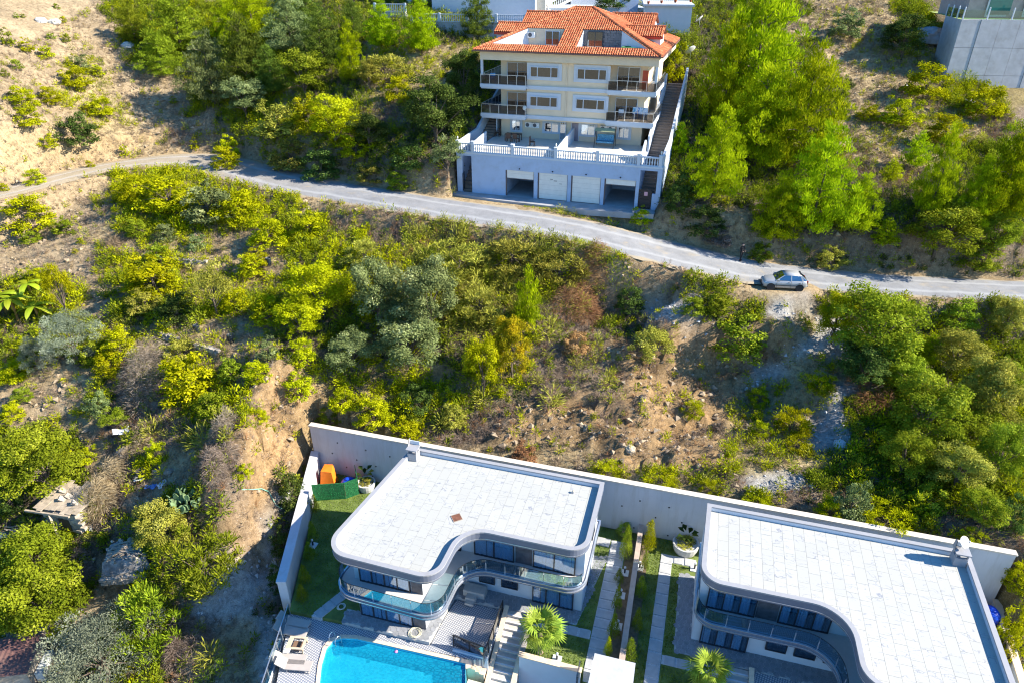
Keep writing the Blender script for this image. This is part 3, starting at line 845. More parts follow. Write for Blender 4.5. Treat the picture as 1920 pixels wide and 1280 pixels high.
MB().prism([(-16.55, 44.5), (-16.0, 44.5), (-14.8, 31.0), (-15.38, 31.0)], -2.5, 1.85).build('wall', WALLW, sw)
MB().prism([(-16.6, 44.5), (-15.95, 44.5), (-14.76, 30.95), (-15.43, 30.95)], 1.85, 1.97).build('coping', WALLW, sw)
rs = thing('side_wall', 'white wall with sandy coping along the right edge of the far villa', 'garden wall')
A_, B_, C_ = P(1863, 1122, .5), P(1914, 1280, .5), P(1990, 1530, .5)
a_, b_ = Vector(A_[:2]), Vector(C_[:2]); nrm = Vector((b_.y - a_.y, -(b_.x - a_.x))).normalized() * -.36
MB().prism([tuple(a_), tuple(b_), tuple(b_ + nrm), tuple(a_ + nrm)], -2, .42).build('wall', WALLW, rs)
MB().prism([tuple(a_ - nrm * .1), tuple(b_ - nrm * .1), tuple(b_ + nrm * 1.12), tuple(a_ + nrm * 1.12)], .42, .54).build('coping', SANDC, rs)

# ------------------------------------------------------------------ gardens, paths, terraces
def slab(name, pts, z0, z1, mat, kind='structure', label=None):
    o = MB().prism([tuple(p) for p in pts], z0, z1).build(name, mat)
    tag(o, label, kind=kind)
    return o
slab('lawn', [wl(-9.9, -2.78), wl(16.45, -2.78), wl(16.45, -.2), wl(.0, -.2), wl(-.4, 9.3), wl(-1.25, 10.2), wl(-4.9, 10.38)], -1, .0, LAWN, label='lawn left of the pool villa')
slab('lawn', [wl(13.3, -.2), wl(16.45, -.2), wl(16.6, 9.3), wl(10.5, 9.3), wl(10.5, 6.4), wl(13.3, 6.4)], -3.3, .0, LAWN, label='lawn strip right of the pool villa')
slab('lawn', [wl(16.75, -2.78), wl(39.5, -2.78), wl(37.5, 8), wl(36, 8), wl(36, -.2), wl(20.7, -.2), wl(20.4, 6.2), wl(22.4, 6.2), wl(22.3, 12), wl(16.9, 12)], -3.3, .0, LAWN, label='lawn left of the far villa')
# hexagonal stone paving
def hexpave(name, poly, z, r=.21):
    m = MB(); xs = [p[0] for p in poly]; ys = [p[1] for p in poly]; rr = random.Random(3); 
    dx, dy = r * math.sqrt(3), r * 1.5
    X_, Y_ = [], []
    j = 0; y = min(ys)
    while y < max(ys):
        x = min(xs) + (dx / 2 if j % 2 else 0)
        while x < max(xs):
            X_.append(x); Y_.append(y); x += dx
        y += dy; j += 1
    ok = in_poly(np.array(X_), np.array(Y_), poly)
    for x, y, k_ in zip(X_, Y_, ok):
        if k_:
            h = .02 + rr.random() * .006
            m.prism([(x + r * .93 * math.cos(math.pi / 6 + i * math.pi / 3), y + r * .93 * math.sin(math.pi / 6 + i * math.pi / 3)) for i in range(6)], z, z + h)
    o = m.build(name, M('hex_stone', (.24, .245, .26), .8, .2, 3, .3, 25)); tag(o, 'grey hexagonal paving stones round the villa', kind='stuff')
    base = slab('paving_bed', poly, -3.3, z + .008, M('pale_grout', (.40, .40, .39), .9, .15, 5))
hexpave('hexagonal_paving', [wl(-1.3, 9.2), wl(4.2, 9.2), wl(4.2, 5.1), wl(13.2, 5.1), wl(13.62, .4), wl(14.6, .0), wl(13.5, 6.35), wl(8.9, 6.3), wl(5.2, 6.3), wl(5.0, 7.9), wl(4.85, 10.1), wl(-1.2, 10.2)], .0)
hexpave('hexagonal_paving', [wl(19.6, .2), wl(20.7, .2), wl(20.75, 5.0), wl(30.0, 5.1), wl(30.0, 6.6), wl(19.7, 6.6)], .0)
# deck with small lattice tiles
def lattice_mat():
    t = NT('lattice_deck_tile')
    mp = t.n('ShaderNodeMapping', {'Vector': t.pos(), 'Rotation': (0, 0, rad(29)), 'Scale': (7.2, 7.2, 7.2)})
    sx = t.n('ShaderNodeSeparateXYZ', {0: mp.outputs[0]})
    fx = t.math('ABSOLUTE', t.math('SUBTRACT', t.math('FRACT', sx.outputs[0]), .5)); fy = t.math('ABSOLUTE', t.math('SUBTRACT', t.math('FRACT', sx.outputs[1]), .5))
    mx = t.math('MAXIMUM', fx, fy)
    f = t.ramp(mx, [(.30, (0, 0, 0)), (.36, (1, 1, 1))])
    c = t.mix(f, (.52, .505, .49), (.17, .185, .23))
    t.bsdf(c, .6, spec=.3)
    return t.m
LATT = lattice_mat()
POOLP = [P(u, v, -.28)[:2] for u, v in ((598, 1300), (603, 1245), (612, 1215), (625, 1201), (643, 1196), (668, 1197), (880, 1250), (862, 1330), (590, 1330))]
DECK = [wl(-4.62, 10.4), wl(-1.2, 10.4), wl(4.4, 11.0), wl(6.4, 10.7), wl(5.3, 6.35), wl(8.85, 6.35), wl(8.6, 10.3), P(880, 1250, -.28)[:2]] + POOLP[::-1][3:-1] + [P(598, 1300, -.28)[:2], P(585, 1400, -.28)[:2], P(495, 1400, -.28)[:2]]
slab('pool_deck', [wl(-4.9, 10.4), wl(-1.2, 10.22), wl(4.9, 10.12), wl(5.05, 7.9), wl(5.3, 6.35), wl(8.85, 6.35), wl(8.5, 10.1)] + [P(u, v, -.28)[:2] for u, v in ((886, 1236), (668, 1191), (640, 1190), (619, 1197), (606, 1213), (597, 1245), (588, 1330), (495, 1400))], -3.3, -.28, LATT, label='pool deck with small blue and white lattice tiles')
pcop = [P(u, v, -.25)[:2] for u, v in ((884, 1250), (884, 1238), (668, 1190), (640, 1189), (618, 1196), (605, 1213), (596, 1245), (586, 1330))]
pinn = [P(u, v, -.25)[:2] for u, v in ((873, 1252), (873, 1243), (667, 1196), (643, 1195), (625, 1200), (612, 1215), (603, 1246), (594, 1330))]
pool = thing('swimming_pool', 'turquoise swimming pool with a sandy stone rim in front of the left villa', 'swimming pool')
m = MB().ribbon(pcop, pinn, -.3, -.22, closed=False); m.build('coping', SANDC, pool)
t = NT('pool_tile'); t.bsdf(t.ramp(t.noise(2, 4), [(.3, (.05, .45, .62)), (.7, (.12, .60, .74))]), .4); PTILE = t.m
basin = pinn + [P(873, 1330, -.25)[:2]]
m = MB(); n_ = len(basin)
m.add([(x, y, -1.7) for x, y in basin], [tuple(range(n_))]); m.build('floor', PTILE, pool)
m = MB()
m.v = [(x, y, -.26) for x, y in basin] + [(x, y, -1.72) for x, y in basin]; m.f = [(i, (i + 1) % n_, n_ + (i + 1) % n_, n_ + i) for i in range(n_)]; m.build('side_wall', PTILE, pool)
t = NT('pool_water')
nz = t.noise(5.5, 3); 
tr = t.n('ShaderNodeBsdfTransparent', {'Color': (.42, .84, .89, 1)})
gl = t.n('ShaderNodeBsdfGlossy', {'Roughness': .04, 'Normal': t.bump(nz, .5, .05)})
di = t.n('ShaderNodeBsdfDiffuse', {'Color': (.01, .34, .50, 1)})
m1_ = t.n('ShaderNodeMixShader', {0: t.ramp(t.n('ShaderNodeTexVoronoi', {'Vector': t.n('ShaderNodeMapping', {'Vector': t.pos(), 'Scale': (1, 1.6, 1)}).outputs[0], 'Scale': 3.2}, feature='DISTANCE_TO_EDGE').outputs[0], [(0, (.25, .25, .25)), (.15, (.5, .5, .5))]).outputs[0], 1: tr, 2: di})
m2_ = t.n('ShaderNodeMixShader', {0: .05, 1: m1_, 2: gl})
t.t.links.new(m2_.outputs[0], t.out.inputs[0])
MB().add([(x, y, -.42) for x, y in basin], [tuple(range(n_))]).build('water', t.m, pool)
ld = thing('pool_ladder', 'metal ladder with curved handrails at the rounded pool corner', 'pool ladder', (*P(632, 1200, -.25)[:2], -.25), rad(55))
for y_ in (-.28, .28):
    MB().tube([(-.35, y_, 0), (-.35, y_, .45), (-.25, y_, .65), (-.05, y_, .68), (.08, y_, .55), (.12, y_, .2), (.12, y_, -.9)], .025, 6).build('handrail', SILVER, ld, smooth=True)
for z in (-.3, -.5, -.7): box('step', SILVER, ld, .08, .24, -.27, .27, z, z + .03)
# paths of slabs between pebble joints
def path(label, line, w=.95, n=None, bed=True):
    root = slab('garden_path', [p for p in line[0]], -1.0, .02, PEBBLE, label=label)
    return root
slabm = {}
def slab_row(parent, a0, b0, a1, b1, n, w, gap=.16):
    L = math.hypot(a1 - a0, b1 - b0); st = L / n; key = (round(st, 2), w)
    rr = random.Random(int(a0 * 10))
    if key not in slabm:
        slabm[key] = MB().box(-w / 2, w / 2, -(st - gap) / 2, (st - gap) / 2, .0, .055).mesh('paving_slab', PAVES)
    ang = math.atan2(-(b1 - b0), a1 - a0) + math.pi / 2
    for i in range(n):
        f_ = (i + .5) / n
        x, y = wl(a0 + (a1 - a0) * f_, b0 + (b1 - b0) * f_)
        place('paving_slab', slabm[key], parent, (x, y, .0), (0, 0, VY + ang + rr.uniform(-.015, .015)))
pa = slab('garden_path', [wl(14.6, -1.6), wl(15.7, -1.6), wl(15.65, 9.4), wl(14.55, 9.4)], -1, .012, PEBBLE, label='path of grey slabs right of the pool villa')
slab_row(pa, 15.15, -1.5, 15.05, 9.3, 14, 1.0)
slab_row(pa, 13.5, -1.25, 14.6, -1.2, 1, .8)
pb = slab('garden_path', [wl(10.6, 6.5), wl(14.5, 6.5), wl(14.5, 7.15), wl(10.6, 7.15)], -1, .012, PEBBLE, label='cross path of slabs behind the palm lawn')
slab_row(pb, 10.7, 6.83, 14.5, 6.83, 5, .66)
pc = slab('garden_path', [wl(18.25, -1.3), wl(19.05, -1.3), wl(18.95, 9.8), wl(18.1, 9.8)], -1, .012, PEBBLE, label='pale slab path left of the far villa')
slab_row(pc, 18.65, -1.25, 18.5, 9.7, 12, .78)
pd_ = slab('garden_path', [wl(19.05, -1.3), wl(20.7, -1.3), wl(20.7, -.6), wl(19.05, -.6)], -1, .012, PEBBLE, label='short slab path to the round planter')
slab_row(pd_, 19.1, -.95, 20.6, -.95, 2, .66)
pe = slab('garden_path', [wl(19.0, 7.0), wl(22.4, 7.0), wl(22.4, 7.65), wl(19.0, 7.65)], -1, .012, PEBBLE, label='cross path of slabs in front of the far villa')
slab_row(pe, 19.1, 7.32, 22.2, 7.32, 4, .62)
pf = slab('garden_path', [wl(-2.3, 7.8), wl(-1.5, 7.8), wl(-2.6, 10.35), wl(-3.3, 10.35)], -1, .012, PEBBLE, label='short slab path across the left lawn to the deck')
slab_row(pf, -1.9, 7.85, -2.95, 10.3, 4, .72, .06)
bed = slab('flower_bed', [wl(15.75, -2.0), wl(16.42, -2.0), wl(16.55, 9.2), wl(15.85, 9.2)], -1, .025, BEDSOIL, label='narrow soil bed along the divider wall')
bed = slab('flower_bed', [wl(16.8, -2.6), wl(17.3, -2.6), wl(17.5, 9.2), wl(16.85, 9.2)], -1, .025, BEDSOIL, label='soil bed on the far side of the divider wall')
dw = thing('divider_wall', 'narrow garden divider wall with a brown stone top between the villas', 'garden wall', (*VO, 0), VY)
MB().prism([(16.42, 2.78), (16.68, 2.78), (16.83, -9.2), (16.57, -9.2)], -1, .9).build('wall', WHITE, dw)
MB().prism([(16.38, 2.78), (16.73, 2.78), (16.88, -9.25), (16.52, -9.25)], .9, .97).build('coping', M('brown_coping', (.42, .33, .27), .7, .12, 3, .2, 20), dw)
# stairs between deck and palm lawn
st = thing('garden_stairs', 'long flight of brown steps descending between the pool deck and palm lawn', 'stairs', (*VO, 0), VY)
nst = 15
for i in range(nst):
    b0 = 6.35 + i * .40; z = -.02 - i * .165
    tread = box('step', GREYT, st, 8.98, 10.28, -b0 - .42, -b0, z - .6, z)
    MB().box(8.99, 10.27, -b0 - .40, -b0 - .30, z, z + .006).build('nosing', M('pale_nosing', (.62, .64, .68), .6), tread)
for x0, x1, nm in ((8.72, 8.96, 'left'), (10.3, 10.56, 'right')):
    MB().add([(x0, -6.3, .25), (x1, -6.3, .25), (x1, -12.4, -2.2), (x0, -12.4, -2.2), (x0, -6.3, -3), (x1, -6.3, -3), (x1, -12.4, -4), (x0, -12.4, -4)],
             [(0, 3, 2, 1), (0, 1, 5, 4), (1, 2, 6, 5), (2, 3, 7, 6), (3, 0, 4, 7)]).build('side_wall', WHITE if nm == 'left' else GREYT, st)
    MB().bar((x0 + .12, -6.3, .28), (x0 + .12, -12.4, -2.17), .3, .06).build('coping', SANDC, st)
slab('far_deck', [wl(24.3, 6.62), wl(36.5, 6.62), wl(36.5, 16), wl(24.3, 16)], -3.3, -.03, LATT, label='lattice-tiled deck in front of the far villa')
st2 = copy_tree(st); st2.location = (*wl(13.85, .32), 0); tag(st2, 'flight of brown steps descending in front of the far villa, beside its palm')
rl = thing('glass_railing', 'dark framed glass railing along the top of the garden stairs', 'railing', (*VO, 0), VY)
for i in range(4):
    y0, y1 = -6.45 - i * 1.05, -6.45 - (i + 1) * 1.05 + .06
    MB().box(8.58, 8.60, y1, y0, -.2, .75).build('glass_pane', SMOKEG, rl)
    box('post', BLACK, rl, 8.56, 8.62, y0 - .02, y0 + .03, -.28, .78)
box('handrail', BLACK, rl, 8.56, 8.62, -10.65, -6.4, .78, .83)
rl2 = thing('glass_railing', 'dark framed glass railing above the short steps at the pool corner', 'railing', (*VO, 0), VY)
ra, rbq = (6.35, -9.75), (8.55, -10.05)
for i in range(2):
    p = Vector(ra).lerp(Vector(rbq), i / 2); q = Vector(ra).lerp(Vector(rbq), (i + .96) / 2)
    MB().bar((p.x, p.y, .25), (q.x, q.y, .25), .02, .95).build('glass_pane', SMOKEG, rl2)
for i in range(3):
    p = Vector(ra).lerp(Vector(rbq), i / 2)
    MB().box(p.x - .03, p.x + .03, p.y - .03, p.y + .03, -.28, .8).build('post', BLACK, rl2)
MB().bar((*ra, .8), (*rbq, .8), .06, .05).build('handrail', BLACK, rl2)
s2 = thing('pool_steps', 'short sandy stone steps going down from the pool corner', 'stairs', (*VO, 0), VY)
for i in range(6):
    box('step', SANDC, s2, 6.9 + i * .28, 7.2 + i * .28, -10.62, -10.13, -3, -.3 - i * .15)
box('side_wall', WHITE, s2, 6.4, 8.7, -10.12, -9.98, -3, -.12)
for i in range(3):
    box('landing', M('beige_landing', (.52, .46, .36), .7, .1, 4), s2, 7.75, 8.6, -11.9 - i * .85, -11.1 - i * .85, -3.2, -1.1 - i * .3)
pw = thing('terrace_wall', 'white lawn retaining wall with a sandy stone coping below the palm', 'garden wall', (*VO, 0), VY)
MB().prism([(10.55, -9.3), (14.4, -9.35), (14.4, -9.6), (10.55, -9.55)], -3.3, .06).build('wall', WHITE, pw)
MB().prism([(10.5, -9.22), (14.45, -9.28), (14.45, -9.64), (10.5, -9.6)], .06, .13).build('coping', SANDC, pw)
MB().prism([(10.5, -6.5), (10.8, -6.5), (10.8, -9.2), (10.5, -9.2)], -.5, .09).build('side_coping', M('grey_coping', (.33, .30, .28), .8, .12, 4), pw)
slab('lower_terrace', [wl(10.6, 9.65), wl(16.0, 9.65), wl(16, 16), wl(10.6, 16)], -3.4, -2.6, LATT, label='lower lattice-tiled terrace below the palm lawn')
MB().box(-.04, .04, -.5, .5, 0, 1.3).build('glass_screen', SMOKEG, pw, loc=(14.3, -9.9, -.4))
gh = thing('entrance_canopy', 'flat white roof of the small gatehouse at the bottom of the garden path', 'canopy', (*VO, 0), VY)
MB().prism([(15.15, -9.85), (17.5, -9.85), (17.55, -13.2), (15.1, -13.2)], 2.3, 2.5).build('roof', M('pale_canopy', (.43, .44, .46), .7, .06, 2, dirt=.25), gh)
for x in (15.3, 17.3): box('wall', WHITE, gh, x - .12, x + .12, -13.0, -9.98, -3, 2.3)
box('back_wall', WHITE, gh, 15.42, 17.18, -10.2, -10.0, -3, 2.3)
# boundary railing left of the deck
br = thing('glass_railing', 'glass and metal boundary railing left of the sun loungers', 'railing')
p0, p1 = Vector(P(545, 1152, -.28)), Vector(P(497, 1300, -.28))
for i in range(6):
    a, b = p0.lerp(p1, i / 6), p0.lerp(p1, (i + .94) / 6)
    MB().bar(a + Vector((0, 0, .52)), b + Vector((0, 0, .52)), .02, .9).build('glass_pane', RAILG, br)
    MB().bar(a, a + Vector((0, 0, 1.05)), .05, .05).build('post', SILVER, br)
MB().bar(p0 + Vector((0, 0, 1.05)), p1 + Vector((0, 0, 1.05)), .05, .05).build('handrail', SILVER, br)
MB().bar(p0 + Vector((-.1, 0, -1.6)), p1 + Vector((-.1, 0, -1.6)), .2, 3.3).build('base_wall', WHITE, br)
# benches under the balcony
bn = thing('stone_bench', 'pale stone bench with stacked slabs under the curved balcony', 'bench', (*VO, 0), VY)
box('seat', GREYT, bn, 5.7, 7.2, -6.1, -5.4, 0, .55)
box('step', GREYT, bn, 6.0, 6.7, -6.5, -6.1, 0, .35)
box('step', GREYT, bn, 6.05, 6.65, -6.8, -6.5, 0, .18)

# loungers and small pool things
TAUPE = M('taupe_plastic', (.42, .37, .33), .6, .06)
def lounger(label, u, v, rz, first=[None]):
    x, y, _ = P(u, v, -.28)
    if first[0] is None:
        o = thing('sun_lounger', label, 'sun lounger', (x, y, -.28), rz, 'sun loungers on the pool deck')
        MB().box(-.35, 1.25, -.34, .34, .26, .33).build('seat', TAUPE, o)
        bb = MB().box(-.7, 0, -.34, .34, 0, .06).build('backrest', TAUPE, o); bb.location = (-.35, 0, .29); bb.rotation_euler = (0, rad(38), 0)
        for lx, ly in ((-.25, -.28), (-.25, .28), (1.1, -.28), (1.1, .28)):
            MB().bar((lx, ly, .27), (lx + .04, ly, 0), .06, .06).build('leg', TAUPE, o)
        first[0] = o
    else:
        o = copy_tree(first[0]); o.location = (x, y, -.28); o.rotation_euler = (0, 0, rz); tag(o, label)
    return o
lounger('taupe sun lounger in the shade at the top of the deck row', 548, 1170, rad(-14))
lounger('taupe sun lounger, shaded, nearer the wooden table', 543, 1186, rad(-10))
lounger('taupe sun lounger beside the white towel', 537, 1240, rad(-3))
lounger('taupe sun lounger nearest the turquoise pool edge', 548, 1251, rad(-5))
wt = thing('side_table', 'square pale wooden table with an open top between the loungers', 'table', (*P(558, 1213, -.28)[:2], -.28), rad(-5))
WOOD = M('pale_wood', (.55, .43, .30), .7, .15, 6)
MB().ribbon([(-.55, -.45), (.55, -.45), (.55, .45), (-.55, .45)], [(-.3, -.32), (.42, -.32), (.42, .32), (-.3, .32)], .40, .48).build('top', WOOD, wt)
MB().box(-.3, .42, -.32, .32, .15, .18).build('shelf', M('brown_shelf', (.18, .11, .07)), wt)
for sx_ in (-.5, .5):
    for sy_ in (-.4, .4): box('leg', WOOD, wt, sx_ - .04, sx_ + .04, sy_ - .04, sy_ + .04, 0, .4)
tw = MB()
rr = random.Random(2)
for i in range(5):
    for j in range(5): tw.v.append((i * .1 + rr.uniform(-.02, .02), j * .08, .45 + .12 * math.exp(-((i - 2) ** 2 + (j - 2) ** 2) / 3) * rr.uniform(.6, 1.3)))
for i in range(4):
    for j in range(4): tw.f.append((i * 5 + j, i * 5 + j + 1, i * 5 + j + 6, i * 5 + j + 5))
o = tw.build('towel', M('white_cotton', (.8, .8, .82), .95), loc=(*P(532, 1230, -.2)[:2], -.28)); tag(o, 'crumpled white towel left on a lounger backrest', 'towel')
fl = MB().lathe([(.001, 0), (.06, .02), (.10, .0), (.10, .05), (.03, .09), (.001, .1)], 10).build('pool_float', M('pink_plastic', (.75, .25, .55), .4), loc=(*P(743, 1221, -.42)[:2], -.41)); tag(fl, 'tiny pink toy floating at the upper pool edge', 'pool toy')
def hose(label, u, v, Z, r0, col):
    m = MB(); pts = []; rr = random.Random(int(u))
    for i in range(90):
        a = i * .42; r = r0 * (.55 + .45 * math.sin(i * .23) ** 2)
        pts.append((r * math.cos(a), r * math.sin(a), .02 + .0012 * i))
    o = m.tube(pts, .016, 5).build('hose_coil', M('hose_' + label[:4].strip(), col, .6), loc=(*P(u, v, Z)[:2], Z)); tag(o, label, 'garden hose')
hose('pale yellow hose coiled on the hexagonal paving by the pool', 778, 1187, .03, .45, (.72, .66, .48))
hose('cream hose coiled beside the left lawn corner', 640, 1138, .01, .3, (.62, .58, .5))
# ------------------------------------------------------------------ apartment house above the road
def terracotta():
    t = NT('terracotta_tile')
    v = t.n('ShaderNodeTexVoronoi', {'Vector': t.pos(), 'Scale': 3.4})
    sep = t.n('ShaderNodeSeparateColor', {0: v.outputs['Color']})
    c = t.ramp(sep.outputs[0], [(0, (.33, .085, .035)), (.6, (.46, .14, .055)), (1, (.56, .22, .10))])
    c = t.mix(t.ramp(t.noise(.8, 5), [(.5, (0, 0, 0)), (.75, (.35, .35, .35))]), c, (.28, .13, .07))
    t.bsdf(c, .8, spec=.25)
    return t.m
TERRA = terracotta()
def tile_patch(name, parent, poly3, es, tw=.25, tl=.32):
    """pantile courses laid over a planar 3-D polygon; es runs along the eave"""
    p0 = Vector(poly3[0]); es = Vector(es).normalized()
    nrm = Vector((0, 0, 0))
    for i in range(len(poly3)): nrm += (Vector(poly3[i]) - p0).cross(Vector(poly3[(i + 1) % len(poly3)]) - p0)
    nrm.normalize()
    if nrm.z < 0: nrm = -nrm
    et = nrm.cross(es).normalized()
    if et.z < 0: et = -et
    P2 = [((Vector(p) - p0).dot(es), (Vector(p) - p0).dot(et)) for p in poly3]
    xs = [p[0] for p in P2]; ys = [p[1] for p in P2]
    m = MB()
    prof = [(0, 0), (.18, .055), (.38, .075), (.58, .055), (.76, 0), (1, .0)]
    j = 0; y = min(ys)
    while y < max(ys) - .02:
        x = min(xs)
        while x < max(xs) - .02:
            c = clip_rect(P2, x, x + tw, y, y + tl)
            if len(c) >= 3 and abs(area2(c)) > .004:
                if abs(area2(c)) / 2 > tw * tl * .97:
                    b = len(m.v)
                    for (fx, hh) in prof:
                        for yy, lift in ((y - .03, .045), (y + tl, .0)):
                            q = p0 + es * (x + fx * tw) + et * yy + nrm * (hh + lift); m.v.append(tuple(q))
                    for k_ in range(len(prof) - 1): m.f.append((b + 2 * k_, b + 2 * k_ + 2, b + 2 * k_ + 3, b + 2 * k_ + 1))
                    for k_ in range(len(prof) - 1):   # butt end of the tile
                        q0 = Vector(m.v[b + 2 * k_]) - nrm * .05; q1 = Vector(m.v[b + 2 * k_ + 2]) - nrm * .05
                        n_ = len(m.v); m.v += [tuple(q0), tuple(q1)]; m.f.append((n_, n_ + 1, b + 2 * k_ + 2, b + 2 * k_))
                else:
                    b = len(m.v)
                    m.v += [tuple(p0 + es * px + et * py + nrm * .03) for px, py in c]; m.f.append(tuple(range(b, b + len(c))))
            x += tw
        y += tl; j += 1
    o = m.build(name, TERRA, parent); tag(o, kind='stuff')
    MB().add([tuple(Vector(p) - nrm * .06) for p in poly3], [tuple(range(len(poly3)))]).build('roof_board', M('roof_board', (.20, .10, .07), .8), parent)
    return o
def cap_row(parent, p, q, r=.12, step=.38):
    p, q = Vector(p), Vector(q); n = max(1, int((q - p).length / step)); m = MB()
    for i in range(n):
        a, b = p.lerp(q, i / n), p.lerp(q, (i + 1.08) / n)
        m.tube([a + Vector((0, 0, .05)), b + Vector((0, 0, .02))], [r * 1.15, r * .9], 7)
    o = m.build('ridge_tiles', TERRA, parent); tag(o, kind='stuff')
ap = thing('apartment_house', 'cream apartment house with orange tiled hip roof above four garages', 'apartment house', (*AO, AZ), AY)
# podium with garages
m = MB()
for a, b in ((-.25, .35), (1.46, 5.3), (8.45, 8.86), (12.1, 12.47), (15.6, 15.97), (19.2, 19.53), (21.24, 21.7)): m.box(a, b, 0, .3, -.6, 4.2)
for a, b in ((5.3, 8.45), (8.86, 12.1), (12.47, 15.6), (15.97, 19.2)): m.box(a, b, .001, .299, 2.8, 4.2)
for a, b in ((.35, 1.46), (19.53, 21.24)): m.box(a, b, .001, .299, 3.95, 4.2)
m.build('garage_wall', BLUEW, ap)
m = MB()
m.box(-.25, 0, .3, 9, -.6, 4.2).box(1.46, 1.62, .3, 9, -.6, 4.2).box(19.3, 19.5, .3, 9, -.6, 4.2).box(21.45, 21.7, .3, 9, -.6, 4.2)
for x in (5.0, 8.6, 12.2, 15.7): m.box(x, x + .15, .301, 6.0, -.1, 4.2)
m.box(1.62, 19.3, 6.0, 6.2, -.1, 4.2)
m.build('podium_wall', BLUEW, ap)
box('garage_floor', CONC, ap, 1.62, 19.3, .05, 6.0, -.2, -.02)
box('terrace_slab', WHITE, ap, 1.46, 19.5, -.06, 8.3, 4.2, 4.38)
box('terrace_floor', M('terrace_tile', (.62, .57, .50), .35, .06, 2), ap, 1.62, 19.3, .3, 8.2, 4.382, 4.40)
for a, b in ((-.3, 1.459), (19.501, 21.75)): box('terrace_edge', WHITE, ap, a, b, -.06, .5, 4.2, 4.38)
DOORM = M('roller_door', (.72, .69, .63), .6, .05, 2, dirt=.1)
for (a, b), z0 in zip(((5.3, 8.45), (8.86, 12.1), (12.47, 15.6), (15.97, 19.2)), (1.95, .04, .04, 2.22)):
    d = box('garage_door', DOORM, ap, a + .14, b - .06, .10, .16, z0, 2.79)
    for k_ in range(1, int((2.79 - z0) / .5) + 1):
        MB().box(a + .15, b - .07, .096, .0995, z0 + k_ * .5, z0 + k_ * .5 + .015).build('panel_joint', M('door_joint', (.45, .43, .4)), d)
    MB().box(a, a + .13, .06, .2, .02, 2.79).box(b - .05, b, .06, .2, .02, 2.79).box(a + .131, b - .051, .08, .2, z0 - .05, z0 - .002).build('frame', M('brown_frame', (.12, .09, .09)), d)
    MB().lathe([(.05, 0), (.09, .08), (.02, .14)], 8).build('wall_lamp', BLACK, ap, loc=((a + b) / 2, -.08, 2.98))
box('scuff_marks', M('scuff', (.2, .18, .17)), ap, 10.6, 10.95, .095, .0985, 2.0, 2.08); box('scuff_marks', M('scuff', (.2, .18, .17)), ap, 10.2, 10.5, .095, .0985, 2.15, 2.22); box('scuff_marks', M('scuff', (.2, .18, .17)), ap, 11.2, 11.5, .095, .0985, 1.75, 1.8)
# entrances left and right: stairs with gates
for x0, x1 in ((.02, 1.44), (19.52, 21.43)):
    for i in range(14):
        box('stair_tread', BROWNT, ap, x0, x1, .55 + i * .42, .98 + i * .42, i * .30 - .5, i * .30 + .12)
    for i in range(26):
        box('stair_tread', BROWNT, ap, x0, x1, 6.44 + i * .5, 6.95 + i * .5, 3.4 + i * .20, 4.36 + i * .20)
def gate(label, x0, x1, open_, sign):
    g_ = thing('metal_gate', label, 'gate', (*aloc(x0, -.03 if open_ else .12), AZ), AY + (rad(100) if open_ else 0))
    w = x1 - x0; m = MB()
    for z in (.08, .95, 1.95): m.box(0, w, -.02, .02, z, z + .05)
    for k_ in (0, w - .05): m.box(k_, k_ + .05, -.019, .019, .1, 2.0)
    m.build('frame', BLACK, g_)
    if open_:
        for k_ in range(7): MB().box(.06 + k_ * (w - .1) / 7, .085 + k_ * (w - .1) / 7, -.01, .01, .13, 1.95).build('bar', BLACK, g_)
    else:
        for k_ in range(6): MB().box(.05, w - .05, -.012, .012, .15 + k_ * .3, .42 + k_ * .3).build('board', M('dark_wood', (.05, .035, .03)), g_)
        MB().box(.55, .9, -.03, -.021, 1.35, 1.75).build('notice', M('pink_notice', (.7, .35, .38)), g_)
gate('open black barred gate at the left stair entrance of the apartment house', .4, 1.4, True, False)
gate('closed dark gate with a pink notice at the right stair entrance', 19.55, 20.85, False, True)
box('gate_post', BLUEW, ap, 20.9, 21.24, .02, .28, -.3, 1.6)
# balustrade
bal = thing('balustrade', 'white balustrade along the front of the apartment terrace', 'balustrade', (*aloc(0, 0), AZ + 4.38), AY)
bm_ = MB().lathe([(.05, 0), (.07, .06), (.04, .12), (.085, .30), (.05, .52), (.04, .62), (.07, .72), (.05, .78)], 6).mesh('baluster', WHITE, True)
posts = [-.1, 1.62, 6.05, 10.72, 15.1, 19.25, 21.4]
for i, x in enumerate(posts):
    box('post', WHITE, bal, x - .16, x + .16, -.02, .3, 0, 1.08)
    box('post_cap', WHITE, bal, x - .2, x + .2, -.06, .34, 1.081, 1.14)
    if i + 1 < len(posts):
        x2 = posts[i + 1]; box('handrail', WHITE, bal, x + .161, x2 - .161, .02, .26, .80, .92); box('base_rail', WHITE, bal, x + .161, x2 - .161, .04, .24, 0, .07)
        n = int((x2 - x - .4) / .235)
        for k_ in range(n): place('baluster', bm_, bal, (x + .28 + k_ * (x2 - x - .56) / max(1, n - 1), .14, .04))
for x in (-.1, 10.72, 21.4):
    MB().lathe([(.04, 0), (.03, .12), (.09, .2), (.08, .34), (.02, .42)], 8).build('globe_lamp', M('lamp_glass', (.7, .68, .6)), bal, loc=(x, .14, 1.14))
